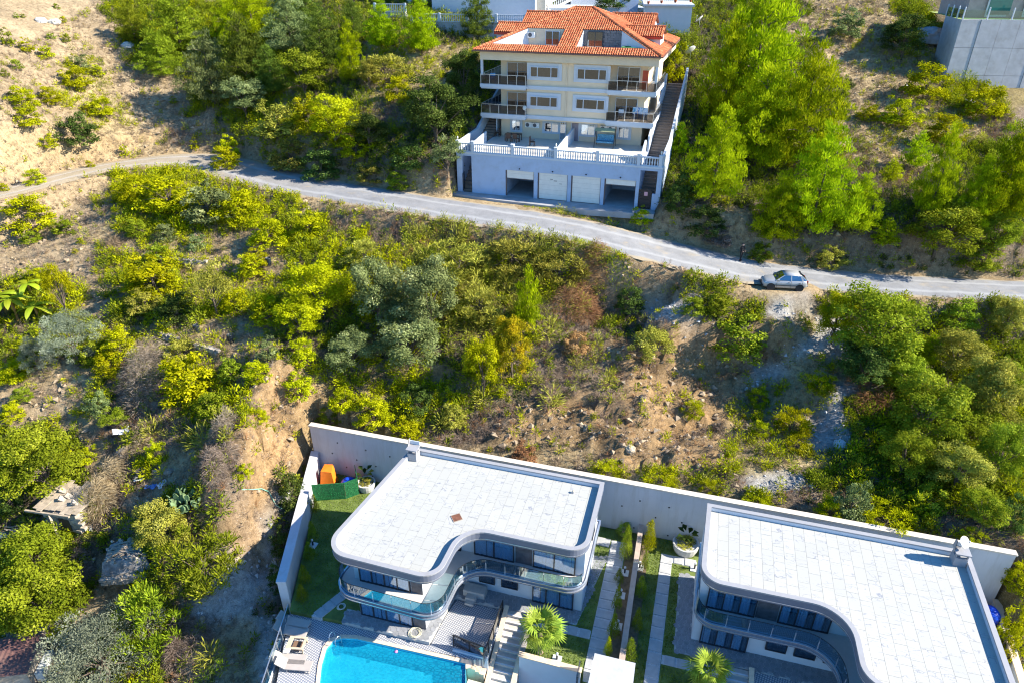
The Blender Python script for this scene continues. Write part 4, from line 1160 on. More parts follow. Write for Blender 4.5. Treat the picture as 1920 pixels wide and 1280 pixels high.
# terrace side and dividing walls
def sloped(name, parent, x0, x1, segs, mat):
    m = MB()
    for i in range(len(segs) - 1):
        (y0, a0, b0), (y1, a1, b1) = segs[i], segs[i + 1]
        m.add([(x0, y0, a0), (x1, y0, a0), (x1, y1, a1), (x0, y1, a1), (x0, y0, b0), (x1, y0, b0), (x1, y1, b1), (x0, y1, b1)],
              [(0, 3, 2, 1), (4, 5, 6, 7), (0, 1, 5, 4), (1, 2, 6, 5), (2, 3, 7, 6), (3, 0, 4, 7)])
    return m.build(name, mat, parent)
sloped('stair_wall', ap, -.25, .0, [(.3, 4.2, 5.35), (6.3, 4.2, 5.5), (12, 4.2, 7.9), (20, 4.2, 10.9)], WHITE)
sloped('stair_wall', ap, 1.47, 1.61, [(.3, 4.38, 5.3), (4.6, 4.38, 5.6)], WHITE)
sloped('stair_wall', ap, 1.47, 1.61, [(8.3, 4.3, 6.6), (14, 5, 8.6)], WHITE)
sloped('stair_wall', ap, 19.31, 19.5, [(.3, 4.38, 5.2), (1.4, 4.38, 5.5), (2.6, 4.38, 6.0), (3.2, 4.38, 6.2)], WHITE)
sloped('stair_wall', ap, 19.31, 19.5, [(5.8, 4.38, 6.0), (8, 4.38, 6.8), (18, 7, 10.6)], WHITE)
sloped('stair_wall', ap, 21.45, 21.7, [(.3, 4.2, 5.4), (6.3, 4.2, 5.7), (12, 4.2, 8.1), (20, 4.2, 11.1)], WHITE)
sloped('terrace_divider', ap, 10.62, 10.82, [(.3, 4.4, 5.3), (3.5, 4.4, 5.5), (8.2, 4.4, 5.9)], WHITE)
# upper walls
box('wall', CREAM, ap, 2.15, 18.3, 8.2, 23.4, 4.4, 12.79)
box('bay_wall', CREAM, ap, 5.52, 14.5, 7.0, 8.199, 6.64, 12.79)
box('cornice_beam', CREAM, ap, .32, 19.62, 6.5, 23.6, 12.79, 13.72)
for z0, z1 in ((6.63, 7.17), (9.8, 10.29)):
    for x0, x1, xa, xb in ((.25, 5.56, .25, 2.14), (14.45, 19.65, 18.31, 19.65)):
        MB().box(x0, x1, 6.5, 8.19, z0 + .15, z1).box(x0 + .1, x1 - .1, 6.6, 8.18, z0, z0 + .149).box(xa, xb, 8.191, 14.2, z0 + .1, z1 - .01).build('balcony_slab', WHITE, ap)
        MB().box(x0 + .15, x1 - .15, 6.65, 8.17, z1 + .002, z1 + .02).build('balcony_floor', M('terrace_tile', (.62, .57, .50), .35, .06, 2), ap)
    MB().box(5.561, 14.449, 6.86, 6.999, z1 - .38, z1).build('string_course', WHITE, ap)
# balcony railings
for zf in (7.17, 10.29):
    for x0, x1, xo in ((.33, 5.5, .33), (14.52, 19.58, 19.58)):
        n = 5; y = 6.58
        for k_ in range(n):
            a, b = x0 + (x1 - x0) * k_ / n, x0 + (x1 - x0) * (k_ + 1) / n
            box('railing_pane', SMOKEG, ap, a + .05, b - .05, y - .008, y + .008, zf + .06, zf + .88)
            box('railing_post', SILVER, ap, a - .025, a + .025, y - .025, y + .025, zf, zf + .98)
        box('railing_post', SILVER, ap, x1 - .025, x1 + .025, y - .025, y + .025, zf, zf + .98)
        MB().bar((x0 - .04, y, zf + 1.0), (x1 + .04, y, zf + 1.0), .06, .05).build('handrail', SILVER, ap)
        for k_ in range(6):
            a, b = y + .05 + k_ * 1.2, y + .05 + (k_ + 1) * 1.2
            box('railing_pane', SMOKEG, ap, xo - .008, xo + .008, a + .05, b - .05, zf + .06, zf + .88)
            box('railing_post', SILVER, ap, xo - .025, xo + .025, b - .025, b + .025, zf, zf + .98)
        MB().bar((xo, y, zf + 1.0), (xo, y + 7.4, zf + 1.0), .06, .05).build('handrail', SILVER, ap)
for x in (.45, 19.45): box('corner_column', WHITE, ap, x - .12, x + .12, 6.62, 6.86, 10.31, 12.789)
# windows
def awindow(x0, x1, z0, z1, y, panes, sur=.36, sill=True, cur=None, gl=REFG):
    if sur: MB().ribbon([(x0 - sur, z0 - sur * .8), (x1 + sur, z0 - sur * .8), (x1 + sur, z1 + sur), (x0 - sur, z1 + sur)], [(x0, z0), (x1, z0), (x1, z1), (x0, z1)], 0, .08).build('window_surround', WHITE, ap, loc=(0, y - .001, 0), rot=(rad(90), 0, 0))
    return glazing(ap, x0, x1, z0, z1, y - .04, panes, frame=WHITE, glass=gl, curtain=cur, fw=.08)
for x0, x1 in ((5.92, 9.06), (11.1, 14.28)):
    awindow(x0, x1, 11.18, 12.27, 7.0, [0, .26, .74, 1])
    awindow(x0, x1, 8.15, 9.22, 7.0, [0, .26, .74, 1], cur=[(.0, .3, CURT)])
awindow(3.45, 4.5, 5.1, 6.3, 8.2, 2, .2, cur=[(.5, 1, GREYC)])
awindow(7.3, 9.0, 5.2, 6.3, 8.2, 2, .22, cur=[(.1, .9, CURT)])
awindow(11.55, 13.15, 5.15, 6.35, 8.2, 2, .22, cur=[(.05, .95, CURT)])
awindow(15.75, 16.95, 5.1, 6.3, 8.2, 2, .22, cur=[(.5, 1, CURT)])
dd = glazing(ap, 9.12, 9.85, 4.42, 6.4, 8.2, 1, frame=WHITE, glass=REFG)
d = box('house_door', M('grey_door', (.22, .20, .24), .5), ap, 10.5, 11.25, 8.12, 8.199, 4.42, 6.35)
MB().box(10.42, 10.495, 8.1, 8.199, 4.42, 6.45).box(11.255, 11.33, 8.1, 8.199, 4.42, 6.45).build('frame', WHITE, d)
for zf in (7.19, 10.31):
    glazing(ap, 2.9, 5.3, zf, zf + 2.15, 8.2, 2, frame=WHITE, glass=REFG, cur=None) if False else glazing(ap, 2.9, 5.3, zf, zf + 2.15, 8.2, 2, frame=WHITE, glass=REFG, curtain=[(0, .45, CURT)])
    glazing(ap, 15.2, 17.6, zf, zf + 2.15, 8.2, 2, frame=WHITE, glass=REFG, curtain=[(.55, 1, CURT)])
box('shutter_panel', M('red_panel', (.45, .07, .03), .5), ap, 17.9, 18.5, 7.9, 7.96, 10.31, 12.2)
box('downpipe', CREAM, ap, 9.95, 10.03, 6.9, 6.99, 10.4, 12.78); box('downpipe', CREAM, ap, 9.95, 10.03, 6.9, 6.99, 7.2, 9.85)
# air conditioners
def air_con(label, a, b, z, rz=0):
    o = thing('air_conditioner', label, 'air conditioner', (*aloc(a, b), AZ + z), AY + rz, None)
    box('case', M('ac_white', (.74, .74, .72), .5), o, -.4, .4, -.3, 0, 0, .55)
    MB().lathe([(.22, 0), (.2, .02), (.05, .015)], 14).build('fan', M('ac_fan', (.10, .10, .11)), o, loc=(-.12, -.301, .28), rot=(rad(90), 0, 0))
    return o
air_con('left air conditioner of the pair beside the first ground floor window', 5.5, 8.19, 5.6)
air_con('right air conditioner of the pair, nearer the wide ground floor window', 6.35, 8.19, 5.6)
air_con('left air conditioner of the pair above the garden swing', 14.15, 8.19, 5.75)
air_con('right air conditioner of the pair above the garden swing', 15.0, 8.19, 5.75)
air_con('air conditioner on the back wall of the left roof terrace', 5.0, 10.53, 14.75)
# hip roof with two recessed terraces
zr = lambda y: 13.8 + (y - 6.1) * .427
R3 = lambda pts: [(x, y, zr(y)) for x, y in pts]
tile_patch('roof_tiles', ap, R3([(-.3, 6.1), (19.9, 6.1), (18.67, 7.3), (.93, 7.3)]), (1, 0, 0))
tile_patch('roof_tiles', ap, R3([(8.75, 7.3), (10.85, 7.3), (10.75, 10.55), (8.75, 10.55)]), (1, 0, 0))
tile_patch('roof_tiles', ap, R3([(4.25, 10.55), (15.36, 10.55), (10.8, 15), (8.8, 15)]), (1, 0, 0))
tile_patch('roof_tiles', ap, R3([(.93, 7.3), (1.35, 7.3), (4.67, 10.55), (4.25, 10.55)]), (1, 0, 0))
tile_patch('roof_tiles', ap, R3([(18.67, 7.3), (18.25, 7.3), (14.94, 10.55), (15.36, 10.55)]), (1, 0, 0))
k_ = 3.8 / 9.1
tile_patch('roof_tiles', ap, [(-.3, 6.1, 13.8), (-.3, 23.9, 13.8), (8.8, 15, 17.6)], (0, 1, 0))
tile_patch('roof_tiles', ap, [(19.9, 6.1, 13.8), (19.9, 23.9, 13.8), (10.8, 15, 17.6)], (0, 1, 0))
tile_patch('roof_tiles', ap, [(-.3, 23.9, 13.8), (19.9, 23.9, 13.8), (10.8, 15, 17.6), (8.8, 15, 17.6)], (1, 0, 0))
for p, q in (((-.3, 6.1, 13.8), (8.8, 15, 17.6)), ((19.9, 6.1, 13.8), (10.8, 15, 17.6)), ((8.8, 15, 17.6), (10.8, 15, 17.6)), ((-.3, 23.9, 13.8), (8.8, 15, 17.6)), ((19.9, 23.9, 13.8), (10.8, 15, 17.6))): cap_row(ap, p, q)
GUT = M('brown_gutter', (.16, .08, .07), .5)
MB().box(-.42, 20.02, 5.95, 6.12, 13.66, 13.79).box(-.42, -.30, 6.12, 23.9, 13.66, 13.79).box(19.9, 20.02, 6.12, 23.9, 13.66, 13.79).build('gutter', GUT, ap)
# recess floors, walls, kerbs
SLATE = M('grey_slate_wall', (.16, .16, .17), .7, .3, 5, .5, 9)
for x0, x1, xt0, xt1, mat_ in ((1.3, 8.75, 4.6, 8.75, CREAM), (10.85, 18.3, 10.75, 15.0, SLATE)):
    box('roof_terrace_floor', FLOORT, ap, x0, x1, 7.3, 10.5, 13.73, 13.78)
    MB().box(min(xt0, x0), max(xt1, x1), 10.5, 10.7, 13.73, zr(10.5) + .02).build('recess_wall', mat_, ap) if False else MB().add([(xt0, 10.52, zr(10.5)), (xt1, 10.52, zr(10.5)), (x1, 10.52, 13.78), (x0, 10.52, 13.78)], [(0, 1, 2, 3)]).build('recess_wall', mat_, ap)
    MB().box(x0 + .05, x1, 7.3, 7.42, 13.78, 14.36).build('recess_kerb', M('kerb_red', (.35, .10, .05)), ap)
for x, in ((8.70,), (10.85,)):
    MB().add([(x, 7.32, 13.78), (x, 10.52, 13.78), (x, 10.52, zr(10.5)), (x, 7.32, zr(7.32))], [(0, 1, 2, 3)]).build('recess_cheek', WHITE, ap)
for sx_, xa, xb in ((1, 1.4, 4.65), (-1, 18.2, 14.95)):
    MB().add([(xa, 7.35, 13.78), (xb, 10.5, 13.78), (xb, 10.5, zr(10.5)), (xa, 7.35, zr(7.35))], [(0, 1, 2, 3)]).build('recess_cheek', WHITE, ap)
# slate courses on the right roof terrace wall
sl_ = MB().box(0, .58, 0, .05, 0, .28).mesh('slate_block', SLATE)
for i in range(8):
    for j in range(8):
        x = 11.0 + i * .62 + (.3 if j % 2 else 0)
        zz_ = 13.8 + j * .23
        if x + .55 < 15.2 + (8 - j) * .36 and not (11.1 < x + .3 < 13.15): place('slate_block', sl_, ap, (x, 10.46, zz_ + .0), (rad(6), 0, 0), (1, 1, .78))
glazing(ap, 6.6, 8.2, 13.8, 15.5, 10.5, 2, frame=WHITE, glass=REFG, curtain=[(.0, .5, CURT)])
glazing(ap, 11.3, 13.0, 13.8, 15.55, 10.44, 2, frame=DARKF, glass=REFG, back=M('brown_interior', (.10, .07, .05)))
tr_ = thing('trampoline_mat', 'green framed pool cover lying on the right roof terrace', 'cover', (*aloc(17.0, 8.6), AZ + 13.8), AY)
MB().ribbon([(-1.6, -.7), (1.1, -.7), (1.1, .9), (-1.6, .9)], [(-1.3, -.45), (.8, -.45), (.8, .65), (-1.3, .65)], .3, .55).build('frame', M('green_frame', (.10, .28, .08), .5), tr_)
box('sheet', M('blue_grey_sheet', (.25, .34, .36), .4), tr_, -1.3, .8, -.45, .65, .3, .42)
# dormers
def dormer(x0, x1, y0, yr, y1, ze, zrg, outer):
    m = MB()
    tile_patch('dormer_tiles', ap, [(x0, y0, ze), (x1, y0, ze), (x1, yr, zrg), (x0, yr, zrg)], (1, 0, 0))
    tile_patch('dormer_tiles', ap, [(x0, y1, ze), (x1, y1, ze), (x1, yr, zrg), (x0, yr, zrg)], (1, 0, 0))
    cap_row(ap, (x0, yr, zrg), (x1, yr, zrg))
    xi0, xi1 = (x0 + .25, x1) if outer < 0 else (x0, x1 - .25)
    MB().add([(xi0, y0 + .25, 13.6), (xi0, y1 - .25, 13.6), (xi0, y1 - .25, ze - .1), (xi0, yr, zrg - .15), (xi0, y0 + .25, ze - .1), (xi1, y0 + .25, 13.6), (xi1, y1 - .25, 13.6), (xi1, y1 - .25, ze - .1), (xi1, yr, zrg - .15), (xi1, y0 + .25, ze - .1)],
             [(0, 1, 2, 3, 4), (9, 8, 7, 6, 5), (0, 4, 9, 5), (1, 6, 7, 2)]).build('dormer_wall', WHITE, ap)
    box('dormer_fascia', M('red_fascia', (.42, .06, .03), .6), ap, x0, x1, y0 + .02, y0 + .12, ze - .30, ze - .04)
dormer(.2, 5.0, 11.6, 13.4, 15.2, 15.15, 15.95, -1)
dormer(14.6, 19.2, 11.6, 13.4, 15.2, 15.15, 15.95, 1)
dormer(2.0, 7.4, 16.6, 18.8, 21, 15.75, 16.8, -1)
dormer(12.4, 17.6, 16.6, 18.8, 21, 15.75, 16.8, 1)
for x in (8.9, 10.2): MB().lathe([(.10, 0), (.12, .2), (.02, .3)], 8).build('roof_vent', TERRA, ap, loc=(x, 12.1, zr(12.1)))
# apron before the garages
slab('garage_apron', [aloc(-.5, 0), aloc(21.5, 0), aloc(21.4, -1.4), aloc(14, -2.1), aloc(5, -1.7), aloc(-.6, -1.0)], AZ - .6, AZ - .015, M('apron_concrete', (.33, .33, .34), .9, .15, 1, .3, 12, dirt=.4), label='concrete apron in front of the four garages')
# terrace furniture
def aloc3(a, b, z): return (*aloc(a, b), AZ + z)
WICK = M('brown_wicker', (.10, .055, .035), .7, .2, 20)
tb = thing('dining_table', 'brown wicker table near the left ground floor window', 'table', aloc3(4.2, 6.3, 4.4), AY)
box('top', WICK, tb, -.9, .9, -.45, .45, .70, .75)
for x in (-.85, .85):
    for y in (-.4, .4): box('leg', WICK, tb, x - .04, x + .04, y - .04, y + .04, 0, .7)
def chair(label, a, b, rz, z=4.4, mat=None, first=[None]):
    if first[0] is None or mat:
        o = thing('terrace_chair', label, 'chair', aloc3(a, b, z), AY + rz, 'chairs on the apartment terrace')
        mt = mat or WICK
        box('seat', mt, o, -.28, .28, -.28, .28, .40, .46); box('backrest', mt, o, -.28, .28, .22, .28, .461, 1.0)
        for x in (-.25, .25):
            for y in (-.25, .25): box('leg', mt, o, x - .03, x + .03, y - .03, y + .03, 0, .4)
        MB().box(-.28, -.24, -.25, .22, .62, .66).box(.24, .28, -.25, .22, .62, .66).build('armrest', mt, o)
        if not mat: first[0] = o
        return o
    o = copy_tree(first[0]); o.location = aloc3(a, b, z); o.rotation_euler = (0, 0, AY + rz); return tag(o, label)
chair('brown chair tucked at the left side of the wicker table', 3.9, 5.6, rad(180))
chair('brown chair tucked at the right side of the wicker table', 4.7, 5.6, rad(170))
chair('lone brown chair standing in the middle of the left terrace', 6.9, 4.6, rad(95))
chair('dark chair in the shade under the left balcony by the stairs', 1.9, 7.6, rad(-90))
chair('blue plastic chair on the upper left balcony', 1.5, 7.3, rad(20), 10.31, M('blue_plastic', (.12, .32, .55), .4))
chair('white plastic chair on the lower right balcony', 16.0, 7.5, rad(10), 7.19, M('white_plastic', (.75, .75, .75), .4))
swg = thing('garden_swing', 'canopied garden swing with blue patterned cushions on the right terrace', 'garden swing', aloc3(14.6, 6.6, 4.4), AY)
MB().add([(-1.1, -.7, 1.75), (1.1, -.7, 1.75), (1.05, 0, 1.98), (-1.05, 0, 1.98), (-1.1, .7, 1.75), (1.1, .7, 1.75)], [(0, 1, 2, 3), (3, 2, 5, 4)]).build('canopy', M('olive_canvas', (.32, .34, .20), .9), swg)
for x in (-1.05, 1.05):
    MB().bar((x, -.75, 0), (x, 0, 1.9), .06, .06).bar((x, .75, 0), (x, 0, 1.9), .06, .06).build('frame', BLACK, swg)
BLUEP = M('blue_cushion', (.10, .28, .42), .9, .6, 9)
box('seat', BLUEP, swg, -.95, .95, -.35, .3, .45, .6); MB().add([(-.95, .3, .6), (.95, .3, .6), (.95, .5, 1.2), (-.95, .5, 1.2), (-.95, .42, .6), (.95, .42, .6), (.95, .62, 1.2), (-.95, .62, 1.2)], [(0, 1, 2, 3), (7, 6, 5, 4), (3, 2, 6, 7), (0, 3, 7, 4), (1, 5, 6, 2)]).build('backrest', BLUEP, swg)
ld_ = MB(); rr = random.Random(4)
for i in range(3):
    x0 = 17.3 + i * .55
    for j in range(4): ld_.v += [(x0 + .0, 6.9 + .05 * math.sin(j * 2 + i), 7.4 + j * .42), (x0 + .5, 6.9 + .06 * math.cos(j * 2 + i), 7.4 + j * .42)]
    b = i * 8
    ld_.f += [(b, b + 1, b + 3, b + 2), (b + 2, b + 3, b + 5, b + 4), (b + 4, b + 5, b + 7, b + 6)]
t = NT('laundry_cloth'); t.bsdf(t.ramp(t.noise(2.2, 1), [(.38, (.05, .16, .40)), (.5, (.7, .7, .72)), (.62, (.10, .30, .45))]), .95)
o = ld_.build('laundry', t.m, None, loc=(*aloc(0, 0), AZ), rot=(0, 0, AY)); tag(o, 'blue and white laundry drying on the lower right balcony', 'laundry')
awn = thing('wall_dish', 'small dish antenna on the lower left balcony rail', 'dish antenna', aloc3(5.45, 6.45, 8.0), AY + rad(-20))
MB().lathe([(.001, .05), (.15, .03), (.25, 0), (.25, -.02), (.001, .02)], 14).build('reflector', M('dish_paint', (.62, .61, .56)), awn, rot=(rad(70), 0, 0)); MB().tube([(0, 0, 0), (0, .1, -.5)], .02, 5).build('bracket', SILVER, awn)

# ------------------------------------------------------------------ buildings at the top edge
ZUP = 30.2
def row_balustrade(label, p, q, h=1.0, spacing=.27, posts=6):
    p, q = Vector(p), Vector(q); d = q - p; L = d.length
    o = thing('balustrade', label, 'balustrade', p, math.atan2(d.y, d.x))
    for i in range(posts + 1):
        x = L * i / posts; box('post', WHITE, o, x - .14, x + .14, -.14, .14, 0, h + .1)
    for i in range(posts):
        a, b = L * i / posts + .141, L * (i + 1) / posts - .141
        box('handrail', WHITE, o, a, b, -.1, .1, h - .1, h); box('base_rail', WHITE, o, a, b, -.09, .09, 0, .08)
        n = int((b - a) / spacing)
        for k_ in range(n): place('baluster', bm_, o, (a + (k_ + .5) * (b - a) / n, 0, .05), (0, 0, 0), (1, 1, (h - .15) / .78))
    return o
def pd2(u, v, z): return Vector(Pd(u, v, z))
A1, A2 = pd2(772, 40, 94), pd2(985, 49, 91)
B1, B2 = pd2(703, 22, 96), pd2(760, 21, 95.5)
row_balustrade('white balustrade on the terrace of the building behind the tiled roof', A1, A2, 1.0, .27, 4)
row_balustrade('short white balustrade at the far left corner of the upper terrace', B1, B2, 1.0, .27, 1)
ub = thing('white_apartment_block', 'tall plain white building behind the pines at the top edge', 'apartment block')
def wallbox(p, q, depth, z0, z1, name, mat, parent):
    p, q = Vector(p[:2]), Vector(q[:2]); d = (q - p).normalized(); n = Vector((-d.y, d.x))
    if n.y < 0: n = -n
    return MB().prism([tuple(p), tuple(q), tuple(q + n * depth), tuple(p + n * depth)], z0, z1).build(name, mat, parent)
dn = Vector((.28, .96, 0))
wallbox(A1 - Vector((0, 0, 0)), A2, .4, 23, A1.z, 'terrace_wall', CONC, ub)
wallbox(B1, B2, .4, 23, B1.z - .02, 'terrace_wall', CONC, ub)
wallbox(A1 + dn * .41, A2 + dn * .41, 12, 22, A1.z - .3, 'terrace_floor', CONC, ub)
wallbox(B1 + dn * .41, B2 + dn * .41, 9, 22, B1.z - .3, 'terrace_floor', CONC, ub)
W1, W2 = pd2(811, 30, 100), pd2(1003, 30, 97.5)
wallbox(W1, W2, 10, 24, 38, 'wall', WHITE, ub)
W3, W4 = pd2(1004, 28, 99), pd2(1022, 28, 98.8)
wallbox(W3, W4, 10, 24, 38, 'side_wall', M('beige_render', (.6, .52, .42)), ub)
W5, W6 = pd2(764, 20, 102), pd2(812, 20, 101.5)
wallbox(W5, W6, 9, 24, 37, 'wing_wall', WHITE, ub)
gx = Vector(W5[:]).lerp(W6, .42); box('window', REFG, ub, gx.x - .9, gx.x + .6, gx.y - .12, gx.y - .05, 30.6, 34)
gx = Vector(W5[:]).lerp(W6, .9); box('window', DARKF, ub, gx.x - .4, gx.x + .3, gx.y - .12, gx.y - .05, 30.2, 34)
gx = Vector(pd2(735, 10, 104)); box('dark_wall', STONEC, ub, gx.x - 2.5, gx.x + 2.3, gx.y, gx.y + 6, 26, 36)
# stair block in the centre and white house on the right
sb = thing('stair_house', 'white house with an outdoor stair behind the orange roof ridge', 'house')
S1, S2, S3 = pd2(1022, 26, 101), pd2(1070, 2, 104), pd2(1210, 26, 100)
wallbox(pd2(1024, 30, 100), S3, 10, 24, pd2(1050, 14, 101).z, 'wall', WHITE, sb)
wallbox(pd2(1070, 10, 106), pd2(1212, 10, 105), 10, 24, 38, 'upper_wall', WHITE, sb)
pp, qq = pd2(1026, 22, 99.6), pd2(1070, 0, 101)
MB().bar(pp, qq, .3, .3).bar(pp + Vector((0, 0, 1)), qq + Vector((0, 0, 1)), .2, .15).build('stair_rail', WHITE, sb)
for i in range(12): place('baluster', bm_, sb, pp.lerp(qq, (i + .5) / 12) + Vector((0, 0, .12)), (0, 0, 0), (1, 1, 1.1))
gx = pd2(1180, 20, 99.8); box('garage_door', BLUEW, sb, gx.x - 1.6, gx.x + 1.2, gx.y - .2, gx.y - .02, gx.z - 2, gx.z + 1.6)
rh = thing('white_house', 'white house with a railed roof terrace and flower pots at the top edge', 'house')
H1, H2 = pd2(1209, 12, 92), pd2(1299, 8, 91)
wallbox(H1, H2, 9, 22, H1.z, 'wall', WHITE, rh)
wallbox(H1 + Vector((-.2, -.3, 0)), H2 + Vector((.2, -.3, 0)), 9.5, H1.z + .001, H1.z + .25, 'terrace_slab', WHITE, rh)
MB().bar(H1 + Vector((0, -.2, 1.2)), H2 + Vector((0, -.2, 1.2)), .06, .05).build('handrail', SILVER, rh)
for i in range(26):
    q = H1.lerp(H2, i / 25) + Vector((0, -.2, .25)); MB().bar(q, q + Vector((0, 0, .95)), .03, .03).build('railing_bar', SILVER, rh)
for i, f_ in enumerate((.06, .33, .62, .93)):
    q = H1.lerp(H2, f_) + Vector((0, -.45, .26))
    o = MB().lathe([(.12, 0), (.2, .3), (.2, .34), (.14, .32)], 10).build('flower_pot', TERRA, loc=q); tag(o, ('terracotta pot at the left end of the white roof terrace', 'second terracotta pot from the left on the white roof terrace', 'third terracotta pot from the left on the white roof terrace', 'terracotta pot at the right end of the white roof terrace')[i], 'flower pot')
# concrete house on the right
ch_ = thing('hillside_house', 'modern house on a tall bare concrete base at the upper right corner', 'house')
K1, K2, K3 = pd2(1804, 37, 84), pd2(1990, 41, 83), pd2(1776, 20, 89)
g0 = 18.0
p1, p2, p3 = Vector(K1), Vector(K2), Vector(K3)
lean = Vector((-.9, -1.6, 0))
def quad3(nm, pts, mat): return MB().add(pts, [tuple(range(len(pts)))]).build(nm, mat, ch_)
def zz(p, z): return Vector((p.x, p.y, z))
for i in range(4):
    f0, f1 = i / 4, (i + 1) / 4
    zt, zb = p1.z + (g0 - p1.z) * f0, p1.z + (g0 - p1.z) * f1 + .03
    l0, l1 = lean * f0, lean * f1
    for j in range(5):
        a, b = p1.lerp(p2, j / 5), p1.lerp(p2, (j + 1) / 5 - .004)
        o = MB(); off = Vector((0, -.02 * ((i * 3 + j * 5) % 3), 0))
        o.add([zz(a, zt) + l0 + off, zz(b, zt) + l0 + off, zz(b, zb) + l1 + off, zz(a, zb) + l1 + off, zz(a, zt) + l0 + Vector((0, .5, 0)), zz(b, zt) + l0 + Vector((0, .5, 0)), zz(b, zb) + l1 + Vector((0, .5, 0)), zz(a, zb) + l1 + Vector((0, .5, 0))],
              [(0, 1, 2, 3), (7, 6, 5, 4), (0, 4, 5, 1), (3, 2, 6, 7), (0, 3, 7, 4), (1, 5, 6, 2)]).build('concrete_panel', CONC, ch_)
quad3('side_wall', [zz(p1, p1.z) + Vector((0, .2, 0)), zz(p3, p1.z), zz(p3, g0) + lean, zz(p1, g0) + lean + Vector((0, .2, 0))], CONC)
MB().add([p1, p2, p2 + Vector((2, 12, 0)), zz(p3, p1.z) + Vector((2, 8, 0)), zz(p3, p1.z)], [(0, 1, 2, 3, 4)]).build('terrace_floor', M('artificial_turf', (.30, .36, .10), .9, .2, 3), ch_)
def glass_run(a, b, n):
    for i in range(n):
        q0, q1 = a.lerp(b, i / n), a.lerp(b, (i + .94) / n)
        MB().bar(q0 + Vector((0, 0, .55)), q1 + Vector((0, 0, .55)), .03, 1.0).build('railing_pane', RAILG, ch_)
        MB().bar(q0, q0 + Vector((0, 0, 1.25)), .14, .14).build('railing_post', WHITE, ch_)
        MB().lathe([(.08, 0), (.09, .08), (.02, .16)], 8).build('post_lamp', WHITE, ch_, loc=q0 + Vector((0, 0, 1.25)))
glass_run(p1 + Vector((.1, .1, 0)), p2 + Vector((0, .1, 0)), 4)
glass_run(zz(p3, p1.z) + Vector((.1, .1, 0)), p1 + Vector((.1, .1, 0)), 3)
wallbox(p1 + Vector((2.2, 3.2, 0)), p2 + Vector((2, 3.2, 0)), 8, p1.z, p1.z + 4.2, 'wall', M('taupe_render', (.32, .28, .28)), ch_)
for f_ in (.33, .72):
    q = (p1 + Vector((2.2, 3.2, 0))).lerp(p2 + Vector((2, 3.2, 0)), f_)
    fr = box('window', WHITE, ch_, q.x - 1.6, q.x + 1.6, q.y - .12, q.y - .02, p1.z + .1, p1.z + 3.0)
    MB().box(q.x - 1.4, q.x + 1.4, q.y - .16, q.y - .125, p1.z + .35, p1.z + 2.8).build('pane', M('teal_glass', (.02, .12, .12), .05), fr)
sat_dish('large cream satellite dish on a mast beside the tiled roof', (*sight(1292, 118)[:2], sight(1292, 118)[2] - .2), rad(215), .75, 1.6, .8)
sat_dish('grey satellite dish below the white house at the top edge', (*sight(1310, 52)[:2], sight(1310, 52)[2] - .2), rad(240), .6, 1.2, .8)
# ------------------------------------------------------------------ foliage materials
BARK = M('bark', (.13, .10, .075), .95, .3, 6, .6, 15)
LEAF = {
 'pine': leaf_mat('pine_needles', (.10, .16, .004), (.40, .49, .007), (.58, .63, .02), .35),
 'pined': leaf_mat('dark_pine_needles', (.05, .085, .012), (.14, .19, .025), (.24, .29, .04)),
 'lime': leaf_mat('lime_leaves', (.16, .18, .004), (.45, .455, .006), (.60, .56, .03)),
 'green': leaf_mat('green_leaves', (.08, .12, .008), (.27, .33, .018), (.46, .50, .06)),
 'dark': leaf_mat('dark_leaves', (.03, .05, .012), (.10, .15, .028), (.24, .28, .07)),  # also on plants in cast shadow, where it puts shade into the leaves
 'grey': leaf_mat('grey_green_leaves', (.06, .09, .03), (.25, .30, .105), (.46, .50, .24)),
 'olive': leaf_mat('olive_leaves', (.12, .14, .09), (.27, .30, .20), (.42, .44, .34)),
 'yolive': leaf_mat('yellow_olive_leaves', (.14, .14, .02), (.36, .34, .05), (.52, .46, .12)),
 'gold': leaf_mat('golden_leaves', (.22, .22, .01), (.50, .42, .012), (.62, .38, .02)),
 'cactus': leaf_mat('cactus_pads', (.07, .12, .05), (.18, .25, .12), (.28, .34, .2), .05),
 'straw': leaf_mat('dry_straw', (.22, .16, .085), (.46, .36, .21), (.60, .50, .33), .2),
 'brush': leaf_mat('dead_brush', (.14, .105, .075), (.28, .215, .165), (.42, .34, .27), .1),
 'rust': leaf_mat('rust_brush', (.17, .09, .04), (.38, .20, .09), (.5, .32, .16), .15),
 'lawn': leaf_mat('lawn_blades', (.09, .14, .012), (.22, .29, .03), (.34, .36, .08), .3),
}
def quad_cloud(name, C, U, V, rnd, mat):
    n = len(C)
    co = np.stack([C + U, C + V, C - U, C - V], 1).reshape(-1, 3).astype(np.float32)
    me = bpy.data.meshes.new(name)
    me.vertices.add(4 * n); me.loops.add(4 * n); me.polygons.add(n)
    me.vertices.foreach_set('co', co.ravel())
    me.loops.foreach_set('vertex_index', np.arange(4 * n, dtype=np.int32))
    me.polygons.foreach_set('loop_start', np.arange(0, 4 * n, 4, dtype=np.int32))
    at = me.attributes.new('rnd', 'FLOAT', 'POINT')
    at.data.foreach_set('value', np.repeat(rnd, 4).astype(np.float32))
    me.materials.append(mat)
    me.update()
    return me
def unit(a): return a / np.maximum(np.linalg.norm(a, axis=1, keepdims=True), 1e-9)
